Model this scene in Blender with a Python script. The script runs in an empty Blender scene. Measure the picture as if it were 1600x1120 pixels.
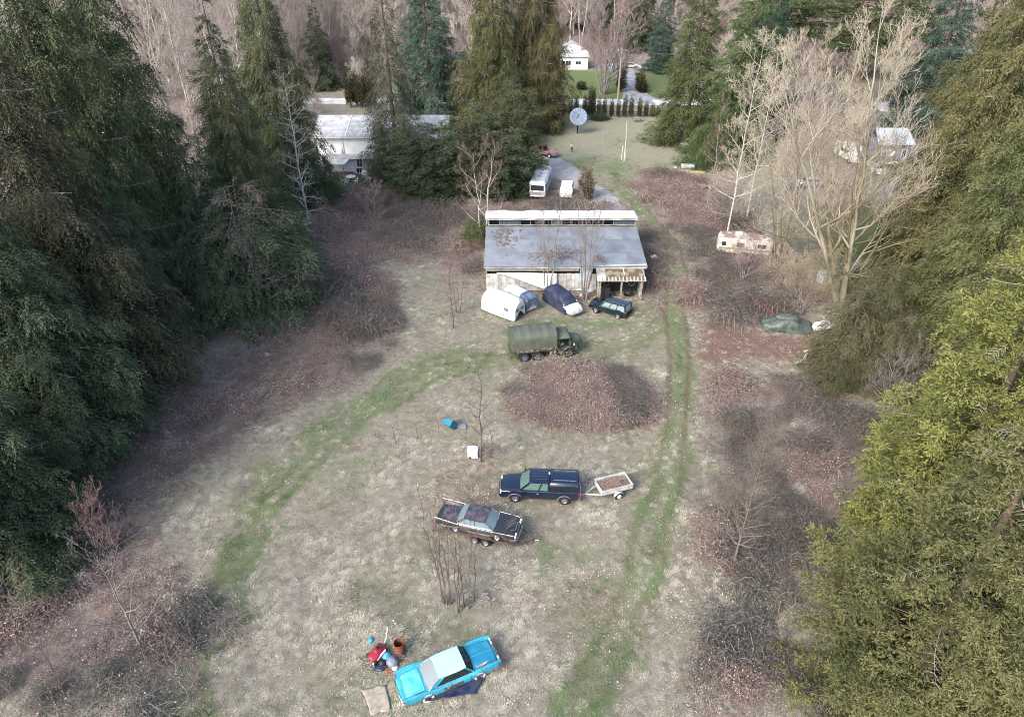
import bpy, math, random
import numpy as np
from mathutils import Vector, Matrix
S = bpy.context.scene
COL = S.collection
PI = math.pi
# ------------------------------------------------------------------ camera
CAM_H, PITCH, FPX = 36.0, math.radians(33.6), 1070.0
cam_d = bpy.data.cameras.new('camera'); cam = bpy.data.objects.new('camera', cam_d); COL.objects.link(cam)
cam_d.sensor_fit = 'HORIZONTAL'; cam_d.sensor_width = 36.0; cam_d.lens = 36.0*FPX/1600.0
cam_d.clip_start = 0.5; cam_d.clip_end = 3000
cam.location = (0, 0, CAM_H); cam.rotation_euler = (PI/2-PITCH, 0, 0)
S.camera = cam
# ------------------------------------------------------------------ light
SUN_EL, SUN_AZ = math.radians(38), math.radians(222)      # azimuth clockwise from +Y: from the left, behind the camera
wld = bpy.data.worlds.new('World'); S.world = wld; wld.use_nodes = True
wn, wl = wld.node_tree.nodes, wld.node_tree.links
sky = wn.new('ShaderNodeTexSky'); sky.sky_type = 'NISHITA'; sky.sun_disc = False
sky.sun_elevation = SUN_EL; sky.sun_rotation = SUN_AZ
sky.air_density = 1.0; sky.dust_density = 3.0; sky.ozone_density = 1.0
hs = wn.new('ShaderNodeHueSaturation'); hs.inputs['Saturation'].default_value = 1.0
wl.new(sky.outputs[0], hs.inputs['Color']); wl.new(hs.outputs[0], wn['Background'].inputs['Color'])
wn['Background'].inputs['Strength'].default_value = 0.15
sun_d = bpy.data.lights.new('sun', 'SUN'); sun = bpy.data.objects.new('sun', sun_d); COL.objects.link(sun)
sun_d.energy = 1.25; sun_d.angle = math.radians(24); sun_d.color = (1.0, 0.97, 0.94)
sdir = Vector((math.sin(SUN_AZ)*math.cos(SUN_EL), math.cos(SUN_AZ)*math.cos(SUN_EL), math.sin(SUN_EL)))
sun.rotation_euler = sdir.to_track_quat('Z', 'Y').to_euler(); sun.location = sdir*200
S.view_settings.view_transform = 'Standard'; S.view_settings.look = 'None'
S.view_settings.gamma = 1.0; S.view_settings.use_curve_mapping = False
S.view_settings.exposure = 1.45
S.render.engine = 'CYCLES'
S.cycles.use_denoising = True; S.cycles.denoising_prefilter = 'NONE'; S.cycles.denoising_input_passes = 'RGB_ALBEDO_NORMAL'
S.cycles.filter_width = 1.0
S.cycles.max_bounces = 5; S.cycles.diffuse_bounces = 2; S.cycles.glossy_bounces = 2
S.cycles.transparent_max_bounces = 6; S.cycles.transmission_bounces = 3
# ------------------------------------------------------------------ helpers
def vnoise(x, y, seed=0):
    x = np.asarray(x, float); y = np.asarray(y, float)
    xi = np.floor(x).astype(np.int64); yi = np.floor(y).astype(np.int64)
    xf = x-xi; yf = y-yi; u = xf*xf*(3-2*xf); v = yf*yf*(3-2*yf)
    def h(a, b):
        n = (a*374761393 + b*668265263 + seed*974711) & 0x7fffffff
        n = ((n ^ (n >> 13))*1274126177) & 0x7fffffff
        return ((n ^ (n >> 16)) & 0xffff)/65535.0
    return (h(xi, yi)*(1-u)+h(xi+1, yi)*u)*(1-v)+(h(xi, yi+1)*(1-u)+h(xi+1, yi+1)*u)*v
def fbm(x, y, seed=0, o=4):
    r = 0; a = .5; t = 0
    for i in range(o):
        r = r+a*vnoise(np.asarray(x)*2**i, np.asarray(y)*2**i, seed+i*17); t += a; a *= .5
    return r/t
def sstep(a, b, x):
    t = np.clip((x-a)/(b-a), 0, 1); return t*t*(3-2*t)
MOUND = (0, 0)
def unproj(px, py, z=0.0):
    """ground point seen at a place of the photograph (1600 x 1120)"""
    u = (px-800)/FPX; v = (560-py)/FPX
    d = (u, math.cos(PITCH)+v*math.sin(PITCH), -math.sin(PITCH)+v*math.cos(PITCH))
    k = (z-CAM_H)/d[2]
    return (d[0]*k, d[1]*k)
def z_at(px, py, Y):
    """height seen at a photo row at distance Y"""
    v = (560-py)/FPX
    return CAM_H+Y*(-math.sin(PITCH)+v*math.cos(PITCH))/(math.cos(PITCH)+v*math.sin(PITCH))
MX, MY = unproj(912, 622)
def hz(x, y):
    x = np.asarray(x, float); y = np.asarray(y, float)
    near = 1-sstep(60, 85, y)
    h = (fbm(x*.12, y*.12, 3, 3)-.5)*.7*near
    h = h+.5*np.exp(-(((x-MX)/4.6)**2+((y-MY)/4.0)**2))
    h = h+sstep(150, 420, np.hypot(x*.6, y))*0+np.where(y > 190, ((y-190)*.0022*(y-190).clip(0, 200)), 0)
    side = np.clip(np.abs(x)-70, 0, 400)
    return h+side*.02
def Z(x, y): return float(hz(x, y))
def G(px, py, dz=0.0):
    x, y = unproj(px, py); z = Z(x, y)
    x, y = unproj(px, py, z); return Vector((x, y, z+dz))
def heading(a, b):
    p, q = G(*a), G(*b); return math.atan2(q.y-p.y, q.x-p.x)

# ---- materials
def nmat(name, col, rough=.7, var=.25, scale=4.0, metal=0.0, coat=0.0, bump=0.0, bscale=30.0, col2=None, spec=.3,
         rnd=0.0, detail=5.0, lo=.4, hi=.65, tint=None):
    """principled surface, its colour broken up by noise between col and col2; rnd: per object variation; tint: name of a point attribute mixing towards col2"""
    m = bpy.data.materials.new(name); m.use_nodes = True
    n, l = m.node_tree.nodes, m.node_tree.links; b = n['Principled BSDF']
    b.inputs['Roughness'].default_value = rough; b.inputs['Metallic'].default_value = metal
    b.inputs['Coat Weight'].default_value = coat; b.inputs['Coat Roughness'].default_value = .12
    b.inputs['Specular IOR Level'].default_value = spec
    tc = n.new('ShaderNodeTexCoord'); no = n.new('ShaderNodeTexNoise'); l.new(tc.outputs['Object'], no.inputs['Vector'])
    no.inputs['Scale'].default_value = scale; no.inputs['Detail'].default_value = detail
    mr = n.new('ShaderNodeMapRange'); l.new(no.outputs['Fac'], mr.inputs['Value'])
    mr.inputs['From Min'].default_value = lo; mr.inputs['From Max'].default_value = hi
    mix = n.new('ShaderNodeMix'); mix.data_type = 'RGBA'
    c2 = col2 if col2 else tuple(min(1, c*(1-var)) for c in col)
    mix.inputs['A'].default_value = (*col, 1); mix.inputs['B'].default_value = (*c2, 1)
    fac = mr.outputs['Result']
    if tint:
        at = n.new('ShaderNodeAttribute'); at.attribute_name = tint
        ad = n.new('ShaderNodeMath'); ad.operation = 'MULTIPLY_ADD'; ad.use_clamp = True
        l.new(mr.outputs['Result'], ad.inputs[0]); ad.inputs[1].default_value = .45
        l.new(at.outputs['Fac'], ad.inputs[2]); fac = ad.outputs[0]
    l.new(fac, mix.inputs['Factor']); out = mix.outputs['Result']
    if rnd:
        oi = n.new('ShaderNodeObjectInfo'); h = n.new('ShaderNodeHueSaturation')
        m1 = n.new('ShaderNodeMapRange'); l.new(oi.outputs['Random'], m1.inputs['Value'])
        m1.inputs['To Min'].default_value = 1-rnd; m1.inputs['To Max'].default_value = 1+rnd
        l.new(m1.outputs['Result'], h.inputs['Value'])
        m2 = n.new('ShaderNodeMath'); m2.operation = 'PINGPONG'; m2.inputs[1].default_value = .13
        l.new(oi.outputs['Random'], m2.inputs[0])
        m3 = n.new('ShaderNodeMapRange'); l.new(m2.outputs[0], m3.inputs['Value'])
        m3.inputs['From Max'].default_value = .13
        m3.inputs['To Min'].default_value = .5-.04*min(1, rnd*3); m3.inputs['To Max'].default_value = .5+.04*min(1, rnd*3)
        l.new(m3.outputs['Result'], h.inputs['Hue']); l.new(out, h.inputs['Color']); out = h.outputs['Color']
    l.new(out, b.inputs['Base Color'])
    if bump:
        nb = n.new('ShaderNodeTexNoise'); nb.inputs['Scale'].default_value = bscale; nb.inputs['Detail'].default_value = 4
        l.new(tc.outputs['Object'], nb.inputs['Vector'])
        bp = n.new('ShaderNodeBump'); bp.inputs['Strength'].default_value = bump; bp.inputs['Distance'].default_value = .05
        l.new(nb.outputs['Fac'], bp.inputs['Height']); l.new(bp.outputs[0], b.inputs['Normal'])
    return m
def glass(name, col, alpha=.45, rough=.06):
    m = bpy.data.materials.new(name); m.use_nodes = True
    n, l = m.node_tree.nodes, m.node_tree.links; b = n['Principled BSDF']
    b.inputs['Base Color'].default_value = (*col, 1); b.inputs['Roughness'].default_value = rough
    b.inputs['Specular IOR Level'].default_value = .8
    tr = n.new('ShaderNodeBsdfTransparent'); tr.inputs[0].default_value = (.62, .72, .72, 1)
    mx = n.new('ShaderNodeMixShader'); mx.inputs[0].default_value = alpha
    l.new(tr.outputs[0], mx.inputs[1]); l.new(b.outputs[0], mx.inputs[2]); l.new(mx.outputs[0], n['Material Output'].inputs['Surface'])
    return m
# ---- meshes
def np_mesh(name, V, F, attrs=None, smooth=False):
    """V (n,3); F list of int arrays, each (m,k)"""
    me = bpy.data.meshes.new(name); V = np.ascontiguousarray(V, np.float32)
    F = [np.asarray(f, np.int32) for f in F if len(f)]
    nl = sum(f.size for f in F); npoly = sum(len(f) for f in F)
    me.vertices.add(len(V)); me.vertices.foreach_set('co', V.ravel())
    me.loops.add(nl); me.loops.foreach_set('vertex_index', np.concatenate([f.ravel() for f in F]))
    st = []; o = 0
    for f in F:
        st.append(o+np.arange(len(f), dtype=np.int32)*f.shape[1]); o += f.size
    me.polygons.add(npoly); me.polygons.foreach_set('loop_start', np.concatenate(st).astype(np.int32))
    if smooth: me.polygons.foreach_set('use_smooth', np.ones(npoly, bool))
    for k, a in (attrs or {}).items():
        at = me.attributes.new(k, 'FLOAT', 'POINT'); at.data.foreach_set('value', np.ascontiguousarray(a, np.float32))
    me.update(calc_edges=True)
    return me
def link(name, me, mat=None, parent=None, loc=None):
    o = bpy.data.objects.new(name, me); COL.objects.link(o)
    if mat and not me.materials: me.materials.append(mat)
    elif mat:
        o.material_slots[0].link = 'OBJECT'; o.material_slots[0].material = mat
    if parent: o.parent = parent
    if loc is not None: o.location = loc
    return o
def tag(o, label=None, cat=None, group=None, kind=None):
    if label: o['label'] = label
    if cat: o['category'] = cat
    if group: o['group'] = group
    if kind: o['kind'] = kind
    return o
def thing(name, label, cat, loc=(0, 0, 0), rz=0.0, group=None, tilt=(0, 0)):
    o = bpy.data.objects.new(name, None); COL.objects.link(o); o.location = loc
    o.rotation_euler = (tilt[0], tilt[1], rz); o.empty_display_size = .2
    return tag(o, label, cat, group)
class MB:
    def __init__(s): s.v = []; s.f = []
    def add(s, vs, fs):
        o = len(s.v); s.v += [tuple(v) for v in vs]; s.f += [tuple(i+o for i in f) for f in fs]; return s
    def box(s, c, d, rz=0.0, ch=0.0, R=None):
        """centre, full size, chamfer"""
        hx, hy, h = d[0]/2, d[1]/2, d[2]/2
        M = R if R is not None else Matrix.Rotation(rz, 3, 'Z')
        if ch <= 0:
            vs = [(x, y, z) for z in (-h, h) for x, y in ((-hx, -hy), (hx, -hy), (hx, hy), (-hx, hy))]
            fs = [(3, 2, 1, 0), (4, 5, 6, 7), (0, 1, 5, 4), (1, 2, 6, 5), (2, 3, 7, 6), (3, 0, 4, 7)]
        else:
            c_ = min(ch, hx*.9, hy*.9, h*.9)
            ring = lambda a, b, z: [(-a, -hy+(hy-b), z), (a, -b, z), (a, b, z), (-a, b, z)]
            def oct_(ax, ay, z, k): return [(-ax+k, -ay, z), (ax-k, -ay, z), (ax, -ay+k, z), (ax, ay-k, z), (ax-k, ay, z), (-ax+k, ay, z), (-ax, ay-k, z), (-ax, -ay+k, z)]
            vs = oct_(hx-c_, hy-c_, -h, c_*.5)+oct_(hx, hy, -h+c_, c_)+oct_(hx, hy, h-c_, c_)+oct_(hx-c_, hy-c_, h, c_*.5)
            fs = [tuple(range(7, -1, -1)), tuple(range(24, 32))]
            for k in range(3):
                for i in range(8): j = (i+1) % 8; fs.append((k*8+i, k*8+j, k*8+8+j, k*8+8+i))
        return s.add([Vector(c)+M @ Vector(v) for v in vs], fs)
    def tube(s, path, r, n=6, cap=True):
        path = [Vector(p) for p in path]
        rs = r if isinstance(r, (list, tuple)) else [r]*len(path)
        vs = []; fs = []
        for i, p in enumerate(path):
            d = (path[min(i+1, len(path)-1)]-path[max(i-1, 0)]).normalized()
            a = d.cross(Vector((0, 0, 1)) if abs(d.z) < .9 else Vector((1, 0, 0))).normalized(); b = d.cross(a)
            vs += [p+(a*math.cos(2*PI*k/n)+b*math.sin(2*PI*k/n))*rs[i] for k in range(n)]
        for i in range(len(path)-1):
            for k in range(n): q = (k+1) % n; fs.append((i*n+k, i*n+q, i*n+n+q, i*n+n+k))
        if cap: fs += [tuple(range(n))[::-1], tuple(range((len(path)-1)*n, len(path)*n))]
        return s.add(vs, fs)
    def bar(s, p, q, w, h=None):
        """rectangular bar between two points"""
        p, q = Vector(p), Vector(q); d = (q-p); L = d.length; d.normalize(); h = h or w
        a = d.cross(Vector((0, 0, 1)) if abs(d.z) < .95 else Vector((0, 1, 0))).normalized(); b = a.cross(d)
        R = Matrix((d, a, b)).transposed()
        return s.box((p+q)/2, (L, w, h), R=R)
    def lathe(s, prof, c=(0, 0, 0), axis='Z', n=20, closed=False):
        vs = []; fs = []; m = len(prof)
        for k in range(n):
            ca, sa = math.cos(2*PI*k/n), math.sin(2*PI*k/n)
            for r, h in prof:
                p = (r*ca, r*sa, h) if axis == 'Z' else ((r*ca, h, r*sa) if axis == 'Y' else (h, r*ca, r*sa))
                vs.append(Vector(c)+Vector(p))
        for k in range(n):
            q = (k+1) % n
            for i in range(m-1+(1 if closed else 0)): j = (i+1) % m; fs.append((k*m+i, q*m+i, q*m+j, k*m+j))
        return s.add(vs, fs)
    def grid(s, rows, close_v=False, caps=False):
        m = len(rows[0]); vs = [p for r in rows for p in r]; fs = []
        for i in range(len(rows)-1):
            for j in range(m-1+(1 if close_v else 0)):
                k = (j+1) % m; fs.append((i*m+j, i*m+k, (i+1)*m+k, (i+1)*m+j))
        if caps: fs += [tuple(range(m))[::-1], tuple(range((len(rows)-1)*m, len(rows)*m))]
        return s.add(vs, fs)
    def slab(s, pts, t):
        """polygon with thickness t along its normal"""
        P = [Vector(p) for p in pts]; n = len(P)
        nn = (P[1]-P[0]).cross(P[2]-P[0])
        if nn.length < 1e-9: nn = (P[2]-P[0]).cross(P[3]-P[0])
        nn.normalize()
        vs = P+[p+nn*t for p in P]
        return s.add(vs, [tuple(range(n))[::-1], tuple(range(n, 2*n))]+[(i, (i+1) % n, n+(i+1) % n, n+i) for i in range(n)])
    def build(s, name, mat, parent=None, smooth=None, loc=None):
        me = bpy.data.meshes.new(name); me.from_pydata([tuple(v) for v in s.v], [], s.f); me.validate(); me.update()
        if smooth is not None:
            me.polygons.foreach_set('use_smooth', [True]*len(me.polygons)); me.set_sharp_from_angle(angle=math.radians(smooth))
        return link(name, me, mat, parent, loc)
def copy_thing(root, loc, rz, scale=None, label=None, group=None, mats=None):
    r = root.copy(); COL.objects.link(r); r.location = loc; r.rotation_euler = (root.rotation_euler[0], root.rotation_euler[1], rz)
    if scale: r.scale = scale if isinstance(scale, (tuple, list)) else (scale,)*3
    if label: r['label'] = label
    if group: r['group'] = group
    for ch in root.children:
        c = ch.copy(); COL.objects.link(c); c.parent = r
        if mats and ch.name.split('.')[0] in mats:
            c.material_slots[0].link = 'OBJECT'; c.material_slots[0].material = mats[ch.name.split('.')[0]]
        for g in ch.children:
            d = g.copy(); COL.objects.link(d); d.parent = c
    return r
def scatter(name, pts, protos, rot, scl, pick, label, cat):
    """many small instances of a few prototype meshes: ground cover nobody could count"""
    me = bpy.data.meshes.new(name); me.vertices.add(len(pts)); me.vertices.foreach_set('co', np.asarray(pts, np.float32).ravel())
    a = me.attributes.new('rot', 'FLOAT_VECTOR', 'POINT'); a.data.foreach_set('vector', np.asarray(rot, np.float32).ravel())
    a = me.attributes.new('scl', 'FLOAT_VECTOR', 'POINT'); a.data.foreach_set('vector', np.asarray(scl, np.float32).ravel())
    a = me.attributes.new('pick', 'INT', 'POINT'); a.data.foreach_set('value', np.asarray(pick, np.int32))
    me.update(); o = link(name, me)
    pc = bpy.data.collections.new(name+'_shapes')
    for i, p in enumerate(protos): pc.objects.link(p)
    ng = bpy.data.node_groups.new(name+'_spread', 'GeometryNodeTree')
    ng.interface.new_socket('Geometry', in_out='INPUT', socket_type='NodeSocketGeometry')
    ng.interface.new_socket('Geometry', in_out='OUTPUT', socket_type='NodeSocketGeometry')
    n, l = ng.nodes, ng.links
    gi, go = n.new('NodeGroupInput'), n.new('NodeGroupOutput')
    ip = n.new('GeometryNodeInstanceOnPoints'); ci = n.new('GeometryNodeCollectionInfo')
    ci.inputs['Collection'].default_value = pc; ci.inputs['Separate Children'].default_value = True; ci.inputs['Reset Children'].default_value = True
    def na(t, nm):
        q = n.new('GeometryNodeInputNamedAttribute'); q.data_type = t; q.inputs['Name'].default_value = nm; return q.outputs['Attribute']
    er = n.new('FunctionNodeEulerToRotation'); l.new(na('FLOAT_VECTOR', 'rot'), er.inputs[0])
    l.new(gi.outputs[0], ip.inputs['Points']); l.new(ci.outputs[0], ip.inputs['Instance'])
    ip.inputs['Pick Instance'].default_value = True; l.new(na('INT', 'pick'), ip.inputs['Instance Index'])
    l.new(er.outputs[0], ip.inputs['Rotation']); l.new(na('FLOAT_VECTOR', 'scl'), ip.inputs['Scale'])
    l.new(ip.outputs[0], go.inputs[0])
    md = o.modifiers.new('spread', 'NODES'); md.node_group = ng
    return tag(o, label, cat, kind='stuff')
def loose(name, me, mat):
    o = bpy.data.objects.new(name, me)
    if not me.materials: me.materials.append(mat)
    return o
# ------------------------------------------------------------------ ground
def pl(pts): return np.array([unproj(*p) for p in pts])
def dist_line(x, y, L):
    d = np.full(x.shape, 1e9)
    for a, b in zip(L[:-1], L[1:]):
        ab = b-a; t = np.clip(((x-a[0])*ab[0]+(y-a[1])*ab[1])/(ab@ab+1e-9), 0, 1)
        d = np.minimum(d, np.hypot(x-a[0]-t*ab[0], y-a[1]-t*ab[1]))
    return d
def inside(x, y, P):
    c = np.zeros(x.shape, bool); n = len(P)
    for i in range(n):
        a, b = P[i], P[(i+1) % n]
        k = ((a[1] > y) != (b[1] > y)) & (x < (b[0]-a[0])*(y-a[1])/(b[1]-a[1]+1e-12)+a[0]); c ^= k
    return c
def area(x, y, P, soft=1.5):
    d = dist_line(x, y, np.vstack([P, P[:1]])); return sstep(-soft, soft, np.where(inside(x, y, P), d, -d))
TRACK_W = pl([(300, 1119), (318, 1030), (332, 960), (378, 880), (420, 800), (480, 725), (560, 655), (650, 600), (740, 565), (830, 553), (930, 552), (1000, 530), (1040, 490)])
TRACK_W2 = pl([(380, 790), (450, 720), (540, 640), (640, 580), (720, 548), (790, 520), (860, 500), (960, 505), (1030, 470)])
TRACK_E = pl([(905, 1119), (950, 1030), (985, 940), (1015, 850), (1045, 740), (1062, 640), (1064, 560), (1052, 480), (1056, 420), (1050, 385), (1022, 350), (990, 310), (965, 285), (960, 262)])
RUT1 = pl([(960, 1119), (1000, 1010), (1030, 910), (1050, 800), (1066, 720), (1070, 660), (1076, 560), (1068, 480), (1072, 420), (1062, 385), (1034, 352), (1008, 322)])
RUT2 = pl([(895, 1119), (950, 980), (985, 880), (1012, 790), (1034, 715), (1042, 660), (1046, 560), (1040, 500), (1044, 430), (1040, 390), (1012, 352)])
RUT3 = pl([(905, 535), (950, 533), (990, 522), (1025, 500), (1040, 480)])
RUT4 = pl([(920, 548), (970, 545), (1015, 528), (1040, 510)])
GREENS = [pl(q) for q in ([(840, 480), (910, 500), (1000, 495), (1040, 490), (1040, 560), (990, 570), (930, 548), (850, 520)],
                          [(840, 840), (930, 850), (960, 880), (880, 900), (830, 880)], [(560, 880), (660, 930), (640, 980), (540, 960)],
                          [(880, 905), (960, 920), (940, 1000), (900, 960)], [(330, 830), (420, 800), (400, 960), (340, 960)],
                          [(905, 240), (1000, 250), (1010, 270), (960, 300), (930, 285), (870, 262)],
                          [(820, 262), (850, 255), (846, 275), (830, 290)])]
BRAM = [pl(q) for q in ([(-40, 860), (150, 800), (240, 790), (400, 672), (480, 620), (570, 585), (630, 520), (600, 440), (590, 415), (690, 405), (745, 445), (752, 395), (752, 330), (600, 285), (500, 305), (470, 500), (240, 620), (0, 700)],
                        [(1000, 268), (1110, 285), (1290, 460), (1180, 512), (1110, 500), (1085, 470), (1082, 420), (1066, 375), (1030, 325), (1000, 300)],
                        [(1086, 575), (1180, 580), (1290, 610), (1440, 680), (1380, 780), (1320, 900), (1260, 1000), (1260, 1119), (1110, 1119), (1110, 960), (1100, 860), (1098, 720)],
                        [(-60, 850), (150, 820), (250, 800), (255, 880), (330, 960), (340, 1040), (260, 1119), (-60, 1140)],
                        [(1000, 345), (1040, 380), (1042, 430), (1030, 480), (1006, 470), (1006, 400)],
                        [(1420, 560), (1600, 560), (1600, 1119), (1300, 1119), (1330, 800)],
                        [(762, 320), (960, 322), (958, 345), (768, 345)], [(860, 300), (960, 325), (950, 335), (820, 335)],
                        [(-200, 500), (250, 560), (250, 800), (-200, 900)], [(250, 380), (480, 300), (480, 500), (250, 560)])]
MOUNDP = pl([(912+118*math.cos(a)*(1+.1*math.sin(3*a)), 622+58*math.sin(a)*(1+.12*math.sin(2*a+1))) for a in np.linspace(0, 2*PI, 24)[:-1]])
REDD = [pl(q) for q in ([(1090, 500), (1180, 515), (1300, 525), (1310, 560), (1270, 580), (1170, 560), (1095, 570)],
                        [(640, 800), (760, 690), (800, 790), (690, 830)], [(790, 910), (960, 920), (960, 980), (820, 960)],
                        [(850, 255), (900, 262), (990, 330), (1000, 345), (960, 330), (930, 300), (870, 270)],
                        [(1400, 560), (1450, 560), (1460, 640), (1400, 650)], [(700, 440), (860, 446), (930, 460), (925, 478), (880, 468), (760, 452)])]
LAWNP = [pl(q) for q in ([(500, 272), (610, 272), (606, 300), (510, 304)], [(830, 158), (975, 158), (975, 112), (830, 108)], [(985, 152), (1040, 152), (1100, 112), (985, 112)],
                         [(1290, 330), (1400, 320), (1410, 400), (1300, 410)])]
FIELD = pl([(846, 180), (1060, 178), (1100, 250), (1060, 268), (985, 292), (950, 285), (860, 250), (846, 230)])
def masks(x, y):
    wx = x+(fbm(x*.35, y*.35, 11, 3)-.5)*3.2; wy = y+(fbm(x*.35, y*.35, 23, 3)-.5)*3.2
    n = fbm(x*.55, y*.55, 5, 4)
    g = np.zeros(x.shape)
    d = dist_line(wx, wy, TRACK_W); g = np.maximum(g, .55*np.exp(-(d/2.0)**2)+.42*np.exp(-(np.abs(d-.85)/.3)**2))
    d = dist_line(wx, wy, TRACK_W2); g = np.maximum(g, .6*np.exp(-(d/1.9)**2))
    d = dist_line(wx*.6+x*.4, wy*.6+y*.4, TRACK_E); g = np.maximum(g, (.46+.3*sstep(40, 52, y))*np.exp(-(d/(1.6+.5*(1-sstep(34, 44, y))))**2)+.4*np.exp(-(np.abs(d-.8)/.33)**2)*(1-.5*sstep(40, 52, y)))
    for P in GREENS: g = np.maximum(g, .5*area(wx, wy, P, 2.2))
    dW = np.minimum(np.minimum(dist_line(wx, wy, TRACK_W), dist_line(wx, wy, TRACK_W2)), dist_line(x, y, TRACK_E))
    g = g*(.55+.75*vnoise(dW*2.4, y*.16, 71))*(.8+.35*sstep(.36, .62, n))
    g = np.maximum(g, .30*sstep(.48, .7, fbm(x*.16, y*.16, 41, 3)))
    b = np.zeros(x.shape)
    pn = sstep(.28, .62, fbm(x*.19+7, y*.19, 53, 3))
    for i_, P in enumerate(BRAM): b = np.maximum(b, area(wx, wy, P, 3.0)*(1 if i_ not in (2, 3) else (.42+.55*pn+.25*sstep(38, 46, y)).clip(0, 1)))
    b = np.maximum(b, area(wx, wy, MOUNDP, 1.0))
    out = sstep(44, 60, np.abs(x))*(1-sstep(150, 185, y)); b = np.maximum(b, out)
    b = np.maximum(b, sstep(170, 200, y)*.9)
    r = np.zeros(x.shape)
    for i_, P in enumerate(REDD): r = np.maximum(r, (1.0, .5, .45, .6, .9, .8)[i_]*area(wx, wy, P, 1.6))
    rut = np.zeros(x.shape)
    for L in (RUT1, RUT2): rut = np.maximum(rut, (.45+.55*sstep(38, 48, y))*np.exp(-(dist_line(wx*.12+x*.88, wy*.12+y*.88, L)/.28)**2))
    for L in (RUT3, RUT4): rut = np.maximum(rut, .6*np.exp(-(dist_line(wx*.1+x*.9, wy*.1+y*.9, L)/.22)**2))
    lw = np.zeros(x.shape)
    for P in LAWNP: lw = np.maximum(lw, area(wx, wy, P, 1.2))
    b = b*(1-lw); fl = area(wx, wy, FIELD, 2.5)
    return dict(green=np.clip(g*(1-b*.75), 0, 1), bram=b, red=np.clip(r, 0, 1), rut=rut, lawn=lw, field=fl)
xs = np.concatenate([np.linspace(-900, -95, 16)[:-1], np.linspace(-95, -50, 40)[:-1], np.arange(-50, 50, .42), np.linspace(50, 95, 40)[1:], np.linspace(95, 900, 16)[1:]])
ys = np.concatenate([np.linspace(-200, 0, 10)[:-1], np.arange(0, 90, .42), np.arange(90, 200, .9), np.linspace(200, 1200, 40)])
gx, gy = np.meshgrid(xs, ys); mk = masks(gx, gy)
gz = hz(gx, gy)-mk['rut']*.06
nx, ny = len(xs), len(ys); ii = (np.arange(ny-1)[:, None]*nx+np.arange(nx-1)[None, :]).ravel()
GF = np.stack([ii, ii+1, ii+1+nx, ii+nx], 1)
gme = np_mesh('ground', np.stack([gx.ravel(), gy.ravel(), gz.ravel()], 1), [GF], {k: v.ravel() for k, v in mk.items()}, smooth=True)
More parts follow.
